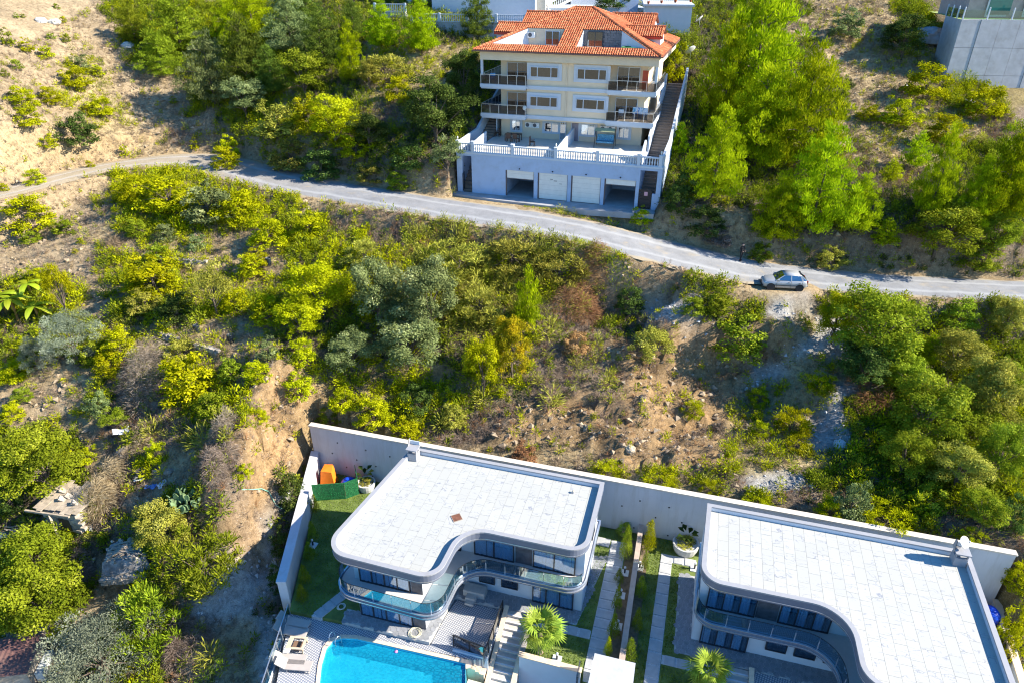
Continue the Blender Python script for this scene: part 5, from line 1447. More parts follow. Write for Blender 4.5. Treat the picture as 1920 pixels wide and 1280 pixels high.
def crown_arrays(seed, kind, n):
    g = np.random.default_rng(seed)
    puffs = []
    if kind == 'pine':
        lv = 15
        for i in range(lv):
            t = .10 + .88 * (i / (lv - 1)) + g.uniform(-.03, .03)
            R = .50 * (1 - t) ** .55 * min(1, .45 + t * 2.4) * g.uniform(.78, 1.15) + .015
            m = max(2, int(9 * (1 - t) + 2.5))
            for k in range(m):
                a = 2 * math.pi * (k / m) + g.uniform(-.5, .5) + i
                for rr in ((.55, 1.0) if t < .8 else (.8,)):
                    r = R * rr * g.uniform(.75, 1.12)
                    puffs.append((r * math.cos(a), r * math.sin(a), t + .05 * rr + g.uniform(-.02, .02), .06 + .05 * g.random() * (1.25 - t)))
        for i in range(26):
            t = .12 + .8 * i / 25; a = i * 2.4; r = .16 * (1 - t) + .02
            puffs.append((r * math.cos(a), r * math.sin(a), t, .085))
        puffs.append((0, 0, 1.0, .035))
    elif kind == 'cone':
        for i in range(46):
            t = i / 45; R = .42 * (1 - t) ** .8 + .03; a = i * 2.4
            puffs.append((R * .7 * math.cos(a), R * .7 * math.sin(a), .06 + .9 * t, .10 + .12 * (1 - t)))
    else:
        n_p = {'broad': 58, 'sparse': 34, 'shrub': 34, 'wide': 40}[kind]
        cz, rx, rz = {'broad': (.53, .40, .44), 'sparse': (.57, .40, .40), 'shrub': (.36, .39, .52), 'wide': (.34, .42, .50)}[kind]
        for i in range(n_p):
            d = g.normal(size=3); d /= np.linalg.norm(d)
            if d[2] < -.70: d[2] *= -.6
            k = g.uniform(.55, 1.06) * (1 + .22 * math.sin(3 * math.atan2(d[1], d[0]) + seed) * (1 - abs(d[2])))
            puffs.append((d[0] * rx * k, d[1] * rx * k, cz + d[2] * rz * k, g.uniform(.075, .15)))
    if kind in ('shrub', 'wide'):
        for i in range(16):
            a = i * 2.4; r = g.uniform(.2, .43); puffs.append((r * math.cos(a), r * math.sin(a), g.uniform(.07, .24), g.uniform(.09, .14)))
    pf = np.array(puffs)
    w = pf[:, 3] ** 2; w /= w.sum()
    idx = g.choice(len(pf), n, p=w)
    d = unit(g.normal(size=(n, 3))); d[:, 2] = np.where(d[:, 2] < -.2, -d[:, 2] * .7, d[:, 2]); d = unit(d)
    rad_ = pf[idx, 3] * np.clip(g.random(n) ** .35 * g.uniform(.8, 1.15, n), .1, 1.3)
    C = pf[idx, :3] + d * rad_[:, None]
    C[:, 2] = np.maximum(C[:, 2], .015)
    prn = g.random(len(pf))
    rnd = np.clip(.36 * g.random(n) + .62 * prn[idx], 0, 1)
    return g, pf, idx, d, C, rnd
PROTO = {}
def make_proto(key, kind, seed, n, leaf, wid, needle=False):
    g, pf, idx, d, C, rnd = crown_arrays(seed, kind, n)
    rv = unit(g.normal(size=(n, 3)))
    if needle:
        ax = unit(d * .8 + np.array([0, 0, .55]) + .5 * rv)
        V = unit(np.cross(ax, rv))
        L = leaf * g.uniform(.6, 1.3, n)[:, None]
        U = ax * L; V = V * (wid * g.uniform(.7, 1.3, n)[:, None])
    else:
        nn = unit(d * .7 + .8 * rv + np.array([0, 0, .35]))
        U = unit(np.cross(nn, unit(g.normal(size=(n, 3))))); V = np.cross(nn, U)
        L = g.uniform(.6, 1.3, n)[:, None]
        U = U * leaf * L; V = V * wid * L
    crown = quad_cloud('crown', C, U, V, rnd, LEAF['green'])
    m = MB()
    top = .9 if kind in ('pine', 'cone') else .55
    r0 = {'pine': .013, 'broad': .022, 'sparse': .02}.get(kind, .012)
    m.tube([(0, 0, -.06), (.01, .0, top * .3), (-.01, .01, top * .65), (0, 0, top)], [r0 * 1.3, r0, r0 * .75, r0 * .3], 7)
    sel = g.choice(len(pf), min(16, len(pf)), replace=False)
    for i in sel:
        x, y, z, r = pf[i]; zb = max(.06, min(z - .08, top * .9)) if kind in ('pine', 'cone') else g.uniform(.12, .4)
        m.tube([(0, 0, zb), (x * .5, y * .5, (zb + z) / 2 + .02), (x * .95, y * .95, z)], [r0 * .5, r0 * .35, r0 * .12], 4, cap=False)
    trunk = m.mesh('trunk', BARK, True)
    PROTO.setdefault(key, []).append((crown, trunk))
for s_ in range(5): make_proto('pine', 'pine', 11 + s_, 17000, .0185, .0050, True)
for s_ in range(2): make_proto('sapling', 'pine', 31 + s_, 3200, .040, .010, True)
for s_ in range(4): make_proto('broad', 'broad', 41 + s_, 13000, .0145, .0085)
for s_ in range(2): make_proto('sparse', 'sparse', 51 + s_, 5200, .016, .009)
for s_ in range(2): make_proto('olivetree', 'broad', 61 + s_, 15000, .0135, .0042, True)
for s_ in range(4): make_proto('shrub', 'shrub', 71 + s_, 4200, .026, .014)
for s_ in range(2): make_proto('feather', 'wide', 81 + s_, 4200, .036, .008, True)
for s_ in range(3): make_proto('tiny', 'shrub', 91 + s_, 620, .060, .028)
for s_ in range(2): make_proto('cypress', 'cone', 95 + s_, 2600, .030, .010, True)
_pc = {}
def plant(kind, u, v, w, h, leaf, label, group=None, name=None, cat=None):
    """crown centred on the sight line through (u, v), w by h pixels large; rooted on the terrain"""
    x, y, Z, z = sight(u, v)
    for _ in range(3):
        W = w * z / FPX
        ang = PITCH + math.atan((v - 640) / FPX)
        Hh = max((.52 if kind == 'feather' else .78) * W, (h * z / FPX - .35 * W * math.sin(ang)) / math.cos(ang))
        x, y, Z, z = sight(u, v, .52 * Hh)
    zb = float(T(x, y))
    i = _pc.get(kind, 0); _pc[kind] = i + 1
    crown, trunk = PROTO[kind][i % len(PROTO[kind])]
    r = random.Random(int(u * 7 + v * 13))
    nm = name or {'pine': 'pine_tree', 'sapling': 'pine_sapling', 'broad': 'leafy_tree', 'sparse': 'leafy_tree', 'olivetree': 'olive_tree', 'cypress': 'cypress_shrub'}.get(kind, 'shrub')
    ct = cat or {'pine_tree': 'pine tree', 'pine_sapling': 'pine tree', 'leafy_tree': 'tree', 'olive_tree': 'olive tree', 'cypress_shrub': 'shrub'}.get(nm, 'shrub')
    o = thing(nm, label, ct, (x, y, zb - .03), r.uniform(0, 6.28), group)
    sc = (W * 1.02, W * 1.02, Hh)
    place('trunk', trunk, o, scale=sc)
    place('crown', crown, o, scale=sc, mat=LEAF[leaf])
    return o
PLANTS = open_table = """pine 1425 100 200 270 pine|tallest bright green pine at the top of the clump right of the tiled house
pine 1515 205 175 230 pine|broad bright pine on the right flank of the tall pine clump
pine 1430 225 165 190 pine|bright pine in the lower left of the tall pine clump
pine 1365 150 110 190 pine|slim bright pine on the left edge of the tall clump, beside the cream dish
pine 1347 292 125 180 pine|separate pine between the right stairs and the big pine clump
pine 1462 392 105 135 pine|front left pine of the group standing just above the road bend
pine 1540 345 145 210 pine|middle and tallest pine of the roadside group above the walking person
pine 1612 388 90 115 pine|right-hand pine of the roadside group above the parked car
pine 1765 330 80 175 pine|leaning slender pine half way up the dry right slope
pine 1895 335 130 190 pine|large pine cut off by the right edge above the road
broad 1765 435 150 115 green|leafy tree below the slender leaning pine, next to the road
broad 1872 440 90 95 green|leafy tree under the right-edge pine beside the road
sapling 1722 283 60 70 pine|small pine alone on the dry slope above the leaning pine
sapling 1674 320 42 44 lime|round lime sapling left of the slender leaning pine
sapling 1662 437 62 56 pine|low bright pine at the road edge between two larger groups
sapling 1274 262 42 62 pine|young pine leaning towards the right stair wall of the tiled house
shrub 1264 138 52 90 lime|bright bush pressed against the right wall of the cream house
shrub 1252 85 45 50 green|bush behind the right roof corner of the cream house
broad 1700 70 100 80 dark|dark tree in shade left of the concrete house base
shrub 1590 40 70 60 grey|grey bush at the top of the dry slope right of the tall pines
shrub 1740 150 90 56 lime|yellow green bush spreading below the concrete base
shrub 1690 200 80 54 lime|yellow bush in the middle of the dry right slope
shrub 1850 184 90 36 lime|yellow bush along the foot of the concrete base
shrub 1630 210 44 36 lime|small yellow bush on the pale slope left of centre
shrub 1775 240 76 50 lime|yellow bush below the concrete base, above the leaning pine
pine 655 98 62 105 pine|bright cone-shaped young pine alone on the shaded slope left of the tiled house
pine 715 48 75 85 pine|bright pine in front of the short upper balustrade
pine 788 48 80 105 pine|pine covering the middle of the upper white balustrade
pine 895 28 70 90 pined|darker pine beside the orange roof, in front of the tall white building
broad 567 140 105 95 green|rounded tree on the shaded slope above the road
shrub 515 215 95 85 yolive|grey olive bush above the road bend
broad 625 228 110 100 lime|yellow green tree above the grey road, left of the big shadow
shrub 575 205 70 70 lime|yellow green bush between the olive bush and the tree by the shadow
shrub 665 265 70 60 lime|yellow green bush at the edge of the cast shadow
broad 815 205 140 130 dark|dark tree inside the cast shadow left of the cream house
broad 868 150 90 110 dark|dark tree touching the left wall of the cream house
sparse 838 292 70 85 grey|grey leafed shrub tree at the left garage corner
pine 330 45 130 110 green|broad pine at the upper left edge of the woods
pine 245 42 70 70 green|first dark bush tree at the border of the bare slope
pine 390 130 110 130 grey|dark grey pine at the centre of the upper left woods
pine 455 105 110 140 pined|dark pine in the woods, second from the bare slope
pine 470 25 110 90 pine|bright pine at the top of the upper left woods
pine 540 45 110 110 grey|grey green pine at the top between the woods and the gully
pine 430 45 80 90 pine|bright narrow pine within the upper woods
pine 300 105 90 80 green|low pine on the edge of the bare slope
broad 455 185 95 80 grey|grey leafy tree at the bottom of the upper woods
pine 505 135 80 90 pined|shaded pine left of the rounded tree
sparse 690 140 60 60 yolive|pale bush on the dry patch right of the cone pine
shrub 745 165 60 55 lime|bright yellow bush at the top of the cast shadow
feather 720 120 110 60 yolive|olive creeper bush on the dry patch below the upper balustrade
broad 1150 3 85 50 dark|dark round tree in front of the upper stair house
shrub 310 350 120 62 lime|yellow bush at the left end of the row below the road bend
shrub 385 375 110 80 grey|grey green bush in the middle of the row below the road bend
shrub 445 385 90 62 lime|yellow bush right of the grey one below the road
shrub 250 350 70 60 lime|yellow bush next to the narrow dirt track
shrub 500 425 90 70 lime|yellow bush hanging over the bank below the road
shrub 575 415 70 60 lime|yellow bush near the shoulder of the grey road
shrub 140 243 82 64 dark|large dark green bush alone on the bare slope above the dirt track
shrub 48 395 95 45 lime|wide yellow bush under the dirt track at the left edge
shrub 55 440 42 34 green|small green bush on pale soil at the left edge
shrub 115 421 48 34 green|green bush by the dry gully crossing below the track
shrub 255 424 50 40 green|bright green bush above the terrace wall, left of the grey one
shrub 310 435 45 40 grey|grey bush on the upper farm terrace
shrub 368 452 44 32 grey|grey bush near the middle of the upper farm terrace
shrub 280 508 110 66 lime|bright yellow bush on the second terrace bank
sparse 395 540 85 120 yolive|pale yellow tree in the middle of the left bank
shrub 440 560 60 60 lime|yellow bush right of the pale yellow tree
broad 600 545 130 130 lime|big yellow green tree left of the large grey green tree
shrub 500 580 70 70 lime|yellow bush above the sandy terrace
broad 705 555 120 150 grey|left half of the large grey green tree pair in mid bank
broad 800 560 135 170 grey|right half of the large grey green tree pair in mid bank
broad 765 640 150 120 grey|lower grey green tree in front of the large pair
broad 655 660 100 90 grey|grey green tree low on the left of the large pair
sapling 990 560 62 120 pine|bright upright sapling against the olive creeper
broad 960 655 85 130 gold|golden autumn tree in the middle of the bank
broad 905 690 75 125 lime|green yellow tree left of the golden autumn tree
shrub 500 648 45 55 grey|grey green bush beside the orange sandy terrace
shrub 350 700 120 80 lime|feathery yellow bush in the middle of the left bank
shrub 395 755 70 75 green|green bush above the ochre cliff
shrub 485 782 40 34 lime|small bush on the rim of the ochre cliff
shrub 455 882 36 38 lime|small yellow bush on the rim of the grey cliff above the hose
sparse 110 545 62 115 lime|tall yellow green tree between the bananas and the dry gully
olivetree 132 635 95 115 olive|big silver olive tree right of the banana plants
olivetree 70 668 66 84 olive|smaller silver olive tree left of the big olive
shrub 172 655 60 60 green|green bush at the foot of the big silver olive
shrub 182 752 48 56 grey|round grey olive bush alone on the pale field
shrub 220 640 70 70 lime|light green vine bush right of the big silver olive
broad 75 870 165 150 green|large citrus tree at the left edge above the hut
sparse 212 786 58 52 green|small citrus tree beside the stone pile
shrub 160 848 42 40 lime|small yellow citrus bush right of the large citrus tree
shrub 290 845 42 56 lime|bright yellow bush on top of the brush pile
broad 62 1040 150 120 green|upper half of the big fig tree at the left edge
broad 85 1125 170 150 green|lower half of the big fig tree at the left edge
broad 20 1150 90 120 green|left lobe tree cut by the lower left edge
broad 300 990 115 100 yolive|pale fig tree behind the stone hut
feather 375 1040 140 140 green|bright green feathery shrub right of the stone hut
feather 265 1150 130 140 green|dark feathery shrub below the stone hut
olivetree 185 1225 205 150 olive|large silver olive tree at the bottom left
shrub 15 930 50 70 dark|dark bush under the large citrus tree
shrub 20 770 50 40 lime|yellow weeds bush at the left edge of the pale field
shrub 25 690 60 55 lime|yellow bush at the left edge near the small olive
broad 1650 615 190 170 green|biggest green tree on the bank right of the parked car
broad 1570 600 80 100 lime|lime tree on the left side of the biggest bank tree
broad 1625 685 130 80 dark|dark lower tree under the biggest bank tree
shrub 1390 635 112 86 green|round green bush below the parked car
sparse 1222 655 110 90 yolive|pale olive bush on the brow of the orange cliff
shrub 1340 560 70 50 green|green bush below the road shoulder left of the car
shrub 1300 572 50 40 green|low bush on the rim of the eroded bowl
pine 1925 300 110 230 pine|pointed bright pine cut by the right edge, upper one
pine 1835 365 75 140 pine|pointed pine between the leaning pine and the right-edge pine
broad 1742 775 150 160 green|tall rounded green tree in the middle of the right bank
broad 1800 660 110 100 yolive|olive tree above the tall rounded tree on the right bank
sapling 1745 655 56 60 pine|bright young pine within the right bank trees
broad 1860 740 130 150 yolive|olive creeper-covered tree on the right bank
broad 1890 600 90 90 yolive|olive tree at the right edge just below the road
broad 1880 850 100 130 green|green tree at the right edge, low on the bank
shrub 1602 928 75 95 grey|grey feathery bush right above the long white wall
feather 1665 970 110 70 lime|yellow bush touching the long white wall behind the far villa
feather 1560 950 60 50 lime|small yellow bush left of the grey feathery bush by the wall
feather 1820 1010 50 40 lime|yellow bush behind the dish chimney
shrub 1895 1180 60 110 lime|yellow bush outside the right side wall
shrub 1905 1090 50 60 lime|yellow bush beyond the right end of the long white wall
shrub 700 775 80 60 lime|bright weeds bush against the left part of the long white wall
shrub 640 740 60 60 lime|yellow bush above the left end of the long white wall
shrub 760 800 60 44 lime|bright bush just behind the chimney of the pool villa
shrub 780 745 70 60 dark|dark bush above the chimney of the pool villa
feather 1140 885 70 46 lime|yellow weeds above the wall between the villas
feather 1240 895 70 40 lime|yellow weeds above the wall right of the divider
feather 1330 915 44 44 lime|yellow weeds above the wall at the far villa corner
feather 1420 935 60 34 lime|yellow weeds above the far villa's rear parapet
feather 1300 765 50 40 lime|yellow broom bush on the bare orange cliff
feather 1490 785 80 66 lime|larger yellow broom bush on the grey rubble slope
feather 1425 740 46 44 lime|yellow broom bush at the top left of the rubble slope
feather 1540 715 60 54 lime|yellow broom bush between grey rubble streams
feather 1430 800 44 40 lime|yellow broom bush at the lower left of the rubble slope
feather 1500 830 60 40 lime|yellow broom bush at the foot of the grey rubble
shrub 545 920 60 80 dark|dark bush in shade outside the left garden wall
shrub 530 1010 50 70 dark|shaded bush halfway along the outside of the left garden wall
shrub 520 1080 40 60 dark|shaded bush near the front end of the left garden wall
shrub 430 272 40 50 lime|yellow bush on the inside of the road bend
shrub 420 292 60 28 lime|low yellow bush touching the upper edge of the road bend
shrub 1205 404 50 30 lime|weedy bush before the right garage pillar
broad 1700 850 110 110 green|green tree on the low right bank beside the tall rounded tree
broad 1800 880 120 110 yolive|olive tree on the low right bank, in the gap before the edge tree
shrub 1745 930 80 60 green|green bush on the low right bank above the far villa wall
broad 1845 955 90 80 green|green tree low on the right bank near the wall end
shrub 1905 960 60 80 dark|dark bush at the right edge beyond the wall end
broad 1700 700 90 80 green|green tree between the biggest bank tree and the tall rounded tree
shrub 1800 590 80 40 green|low green bush on the shoulder right of the biggest bank tree
broad 1825 790 100 100 green|green tree between the tall rounded tree and the right edge
shrub 1900 690 60 80 green|green bush at the right edge half way down the bank
pine 600 75 90 100 pined|shaded dark pine by the gully below the upper balustrade
pine 575 25 90 70 pined|dark pine at the top edge above the gully
pine 660 35 60 70 pined|dark pine at the top edge left of the short balustrade
shrub 1290 335 60 70 dark|dark bush between the right stair wall and the separate pine
shrub 1272 372 50 60 dark|dark bush at the right foot of the garage wall
shrub 1325 415 80 60 dark|dark bush on the shaded bank above the road, left one
shrub 1350 440 60 50 brush|leafless brown bush on the shaded bank behind the walking person
shrub 1430 470 50 34 green|green bush at the roadside right of the walking person
shrub 1560 478 60 34 yolive|olive bush on the stony bank above the car
shrub 1840 478 80 40 green|green bush on the roadside bank near the right edge
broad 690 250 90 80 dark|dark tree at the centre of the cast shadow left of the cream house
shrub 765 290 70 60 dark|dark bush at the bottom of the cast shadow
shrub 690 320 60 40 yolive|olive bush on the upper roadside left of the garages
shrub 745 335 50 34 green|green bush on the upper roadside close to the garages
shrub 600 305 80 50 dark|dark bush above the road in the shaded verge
shrub 540 280 90 60 yolive|olive bush above the road next to the shaded verge
feather 680 470 80 60 yolive|olive bush under the road bank in the middle
feather 860 480 130 90 yolive|olive creeper mound below the road, left one
feather 960 470 130 90 yolive|olive creeper mound below the road, middle one
feather 1050 495 110 90 yolive|olive creeper mound below the road, right one
feather 900 560 100 90 yolive|olive creeper mound left of the bright sapling
shrub 1080 640 60 50 rust|rusty dry bush below the bright sapling
shrub 1180 560 60 60 dark|dark bush inside the eroded bowl
shrub 330 575 80 60 dark|dark bush under the second terrace bank
shrub 270 560 70 50 yolive|olive bush below the bright yellow terrace bush
shrub 330 655 70 50 yolive|olive bush on the dry middle terrace
shrub 480 690 60 50 lime|yellow bush left of the ochre cliff top
shrub 430 690 50 50 green|green bush near the orange sandy terrace
shrub 560 650 60 70 lime|yellow bush right of the orange sandy terrace
broad 560 600 90 90 lime|yellow tree between the sandy terrace and the grey trees
shrub 560 720 60 60 lime|yellow bush above the left end of the ochre cliff
shrub 620 800 50 44 green|green bush at the very left end of the long white wall
shrub 850 780 60 50 yolive|olive bush left of the orange cliff base
shrub 980 855 60 36 rust|reddish dry bush touching the long white wall
shrub 200 680 60 50 lime|light green bush at the field corner below the big olive
shrub 40 735 40 30 green|green bush in the pale field at the left edge
shrub 470 500 60 40 lime|yellow bush on the upper farm terrace edge
feather 20 690 70 50 lime|feathery yellow bush left of the smaller olive"""
for ln in PLANTS.split('\n'):
    a, lab = ln.split('|'); kd, u, v, w, h, lf = a.split()
    plant(kd, float(u), float(v), float(w), float(h), lf, lab)
# small shrubs dotted over the bare slope at the upper left
DOTS = """106 11 12 10 green|tiny green shrub at the very top of the bare slope
30 30 10 9 green|tiny shrub under the top edge near the upper left corner, left one of a pair
42 29 10 8 green|tiny shrub under the top edge near the upper left corner, right one of a pair
116 36 15 11 lime|tiny shrub below the white boulders' crest
11 69 26 30 green|green shrub on the left edge of the bare slope, high up
94 67 16 12 green|small shrub just below the white boulders
122 70 17 16 green|round shrub right of the one below the white boulders
47 83 30 14 lime|flat shrub left of the white boulders' scree
83 97 28 18 lime|flat yellow shrub in the middle of the bare slope
28 120 25 16 green|green shrub above the scree at the left edge
8 136 18 14 green|green shrub at the left edge beside the scree
184 131 26 22 lime|yellow shrub right of the greyish bush on the bare slope
150 115 34 34 grey|greyish bush in the middle of the bare slope
138 140 56 26 lime|wide yellow shrub under the greyish bush
40 180 54 30 lime|wide yellow shrub at mid height on the left edge
92 178 40 34 lime|yellow shrub right of the wide one at mid height
50 221 50 38 lime|yellow shrub left of the large dark bush
184 196 50 26 lime|oblong shrub above right of the large dark bush
157 205 18 14 lime|small shrub directly above the large dark bush
90 270 32 24 lime|yellow shrub below left of the large dark bush
62 330 36 22 lime|yellow shrub on the upper edge of the dirt track
325 189 16 14 green|small round shrub at the end of the shaded gully
231 283 16 24 lime|small shrub above the dirt track bend
168 306 18 14 lime|small shrub at the edge of the narrow dirt track
364 270 18 22 lime|bright shrub above the road bend, near the woods
8 350 20 16 lime|yellow shrub at the left end of the dirt track
66 512 40 22 lime|yellow shrub on the bare ground above the banana plants
148 450 14 10 lime|little shrub in the dry gully
140 470 12 10 lime|little shrub below the crossing in the dry gully
292 470 40 22 green|green shrub on the lip of the upper farm terrace
480 483 44 24 lime|shrub by the black pots on the upper farm terrace"""
for ln in DOTS.split('\n'):
    a, lab = ln.split('|'); u, v, w, h, lf = a.split()
    plant('shrub' if float(w) > 30 else 'tiny', float(u), float(v), float(w) * 1.15, float(h) * 1.15, lf, lab, 'shrubs dotted over the bare slopes')

# ------------------------------------------------------------------ garden conifers on the lawns
def at_lawn(kind, u, vb, w, h, leaf, label, Z=0.0, group='young conifers along the garden walls', name=None):
    x, y, _ = P(u, vb, Z); z = y * _c + (CAMH - Z) * _s
    W = w * z / FPX; ang = PITCH + math.atan((vb - 640) / FPX); Hh = (h * z / FPX - .3 * W * math.sin(ang)) / math.cos(ang)
    i = _pc.get(kind, 0); _pc[kind] = i + 1
    crown, trunk = PROTO[kind][i % len(PROTO[kind])]
    o = thing(name or 'conifer_shrub', label, 'shrub', (x, y, Z), u % 6.28, group)
    place('trunk', trunk, o, scale=(W, W, Hh)); place('crown', crown, o, scale=(W * 1.15, W * 1.15, Hh), mat=LEAF[leaf])
    return o
for row in """592 958 18 34 lime|bright young conifer beside the green fence screen
588 1010 20 36 green|shaded conifer by the left garden wall, farthest back
582 1046 24 34 green|shaded conifer by the left garden wall, next to a garden light
573 1092 24 36 green|conifer by the left garden wall, second from its front end
568 1124 24 32 green|conifer at the front end of the left garden wall
1172 1046 26 62 green|tallest conifer left of the divider wall near the retaining wall
1160 1090 20 28 green|small conifer below the tallest one left of the divider wall
1156 1142 20 46 green|dark slim conifer half way down the left side of the divider wall
1149 1194 26 46 green|full round conifer left of the divider wall, above the bright one
1139 1228 18 36 lime|bright lime conifer beside the gatehouse roof
1216 1030 26 58 lime|conifer right of the divider wall nearest the planter
1207 1070 16 40 green|slim dark conifer right of the divider wall
1200 1118 26 42 green|spreading conifer right of the divider wall, half way down
1193 1180 22 42 green|loose conifer right of the divider wall
1180 1238 28 44 green|conifer right of the gatehouse roof""".split('\n'):
    a, lab = row.split('|'); u, vb, w, h, lf = a.split(); at_lawn('cypress', float(u), float(vb), float(w), float(h), lf, lab)
tip = at_lawn('tiny', 1217, 985, 10, 12, 'gold', 'orange-leaved shoot rising at the top of the conifer near the planter', 1.6, None, 'shoot')
# palms
FANM = []
for s_ in range(3):
    g = random.Random(s_); m = MB(); n = 18
    for k in range(n):
        a = rad(-115 + 230 * k / (n - 1)) + g.uniform(-.04, .04); L = .62 * (1 - .25 * abs(k / (n - 1) - .5)) * g.uniform(.9, 1.08)
        d = Vector((math.cos(a), math.sin(a), 0)); nr = Vector((-d.y, d.x, 0)); dz = Vector((0, 0, -.10 - .12 * g.random()))
        p0 = Vector((.55, 0, 0)); b = len(m.v)
        m.v += [tuple(p0), tuple(p0 + d * L * .55 + nr * .035 + Vector((0, 0, .03))), tuple(p0 + d * L + dz), tuple(p0 + d * L * .55 - nr * .035)]
        m.f.append((b, b + 1, b + 2, b + 3))
    m.bar((0, 0, 0), (.55, 0, 0), .03, .02)
    me_ = m.mesh('frond', LEAF['yolive'])
    at_ = me_.attributes.new('rnd', 'FLOAT', 'POINT'); at_.data.foreach_set('value', np.random.default_rng(s_).random(len(me_.vertices)).astype(np.float32) * .9)
    FANM.append(me_)
PALML = leaf_mat('palm_leaf', (.14, .22, .02), (.36, .46, .06), (.58, .62, .2), .3)
def palm(label, u, vb, Z, trunk_h, R, name='fan_palm', n=20):
    x, y, _ = P(u, vb, Z)
    o = thing(name, label, 'palm tree', (x, y, Z), 0)
    rr = random.Random(int(u))
    MB().tube([(0, 0, -.1), (.03, 0, trunk_h * .4), (0, .02, trunk_h)], [.24, .17, .13], 9).build('trunk', M('palm_trunk', (.34, .25, .17), .9, .3, 9, .8, 14), o)
    for i in range(n):
        t_ = i / n; az = i * 2.399; el = rad(70 - 120 * t_ + rr.uniform(-14, 14))
        place('frond', FANM[i % 3], o, (0, 0, trunk_h + .12 * (1 - t_)), (rr.uniform(-.4, .4), -el, az), (R / 1.15 * rr.uniform(.8, 1.12),) * 3, PALML)
    return o
palm('fan palm with a ragged bright crown on the lawn beside the garden stairs', 1012, 1222, 0, 1.9, 1.55)
palm('fan palm at the bottom edge in front of the far villa', 1322, 1300, 0, 1.9, 1.45)
palm('small feathery palm by the retaining wall left of the divider', 1168, 1003, 0, .5, .75, 'young_palm', 12)
# round planters
def planter(label, u, vb, r, h, leafy):
    x, y, _ = P(u, vb, 0); o = thing('round_planter', label, 'planter', (x, y, 0), 0)
    MB().lathe([(r * .82, 0), (r * .95, h * .5), (r, h), (r - .12, h), (r - .14, h - .12), (.01, h - .12)], 22).build('pot', M('pale_stone_pot', (.50, .49, .47), .85, .12, 3, .2, 20), o)
    pl = thing('planter_plant', label.replace('round', 'big leaves growing in the round').replace('pale stone planter', 'stone planter').replace('white planter', 'white pot'), 'plant', (x, y, h - .12), 0)
    crown, _t = PROTO['tiny'][0]
    place('ground_foliage', crown, pl, scale=(r * 1.7, r * 1.7, .45), mat=LEAF['yolive'])
    lf = MB(); 
    for k in range(6): lf.v += []
    rr = random.Random(int(u)); 
    for i in range(8):
        m = MB(); az = i * 2.4; hh = .7 + rr.random() * .5; L = .55
        dx, dy = math.cos(az), math.sin(az)
        b = [Vector((dx * .05, dy * .05, 0)), Vector((dx * .25, dy * .25, hh)), Vector((dx * .25 + dx * L, dy * .25 + dy * L, hh + .15))]
        nr = Vector((-dy, dx, 0)) * .2
        m.add([b[1], (b[1] + b[2]) / 2 + nr + Vector((0, 0, .12)), b[2], (b[1] + b[2]) / 2 - nr + Vector((0, 0, .12)), b[0], b[0] + nr * .08], [(0, 1, 2, 3), (4, 5, 0)])
        m.build('leaf', LEAF['dark'], pl)
    return o
planter('round pale stone planter at the corner of the far villa', 1284, 1030, .95, .75, True)
planter('round white planter in shade behind the green fence screen', 688, 915, .75, .7, True)
# garden lights
def glight(label, u, v, first=[None]):
    x, y, _ = P(u, v, 0)
    if first[0] is None:
        o = thing('garden_light', label, 'garden light', (x, y, 0), VY, 'bollard lights in the gardens')
        box('plate', M('light_plate', (.62, .62, .60), .8), o, -.28, .28, -.28, .28, .0, .07)
        MB().lathe([(.06, .07), (.06, .5)], 10).build('post', BLACK, o)
        MB().lathe([(.075, .5), (.075, .62), (.03, .66)], 10).build('lamp_head', M('lamp_head', (.7, .7, .72), .5), o)
        first[0] = o
    else:
        o = copy_tree(first[0]); o.location = (x, y, 0); tag(o, label)
for lab, u, v in (('bollard light near the top of the left divider bed', 1171, 1074), ('bollard light in the middle of the left divider bed', 1164, 1116), ('bollard light beside the full round conifer', 1158, 1174), ('bollard light on the palm lawn corner', 1044, 1236), ('bollard light on the far lawn next to the far villa corner', 1302, 1066), ('bollard light by the left garden wall', 587, 1022), ('bollard light right of the divider wall', 1199, 1064)):
    glight(lab, u, v)
# fenced corner with orange tank and blue barrel
fs = thing('fence_screen', 'green artificial hedge screen closing off the back corner of the left lawn', 'fence')
HEDGE = leaf_mat('hedge_mat', (.01, .10, .03), (.03, .24, .07), (.06, .34, .1), .15)
fq = [Vector(P(u, v, 0)) for u, v in ((588, 938), (649, 934), (674, 925), (669, 900))]
for i in range(3):
    MB().bar(fq[i] + Vector((0, 0, .82)), fq[i + 1] + Vector((0, 0, .82)), .05, 1.62).build('screen_panel', M('hedge_backing', (.02, .13, .045), .9, .4, 8), fs)
    g = np.random.default_rng(i); n = 1500; a, b = np.array(fq[i]), np.array(fq[i + 1]); t_ = g.random(n)[:, None]
    C = a + (b - a) * t_ + np.c_[np.zeros(n), -np.full(n, .03), g.uniform(.03, 1.65, n)]
    U = np.c_[g.normal(0, .02, n), -np.abs(g.normal(0, .03, n)), g.normal(0, .05, n)]; V = np.c_[np.full(n, .012), np.zeros(n), np.zeros(n)]
    o = place('hedge_leaves', quad_cloud('hedge_leaves', C, U, V, g.random(n), HEDGE), fs); tag(o, kind='stuff')
    MB().bar(fq[i], fq[i] + Vector((0, 0, 1.5)), .05, .05).build('post', M('rusty_post', (.25, .15, .08)), fs)
ot = thing('orange_cover', 'bright orange tarpaulin-covered box behind the green screen', 'tarpaulin', (*P(618, 905, 0)[:2], 0), rad(-6))
ORNG = M('orange_tarp', (.85, .20, .01), .6, .08, 4)
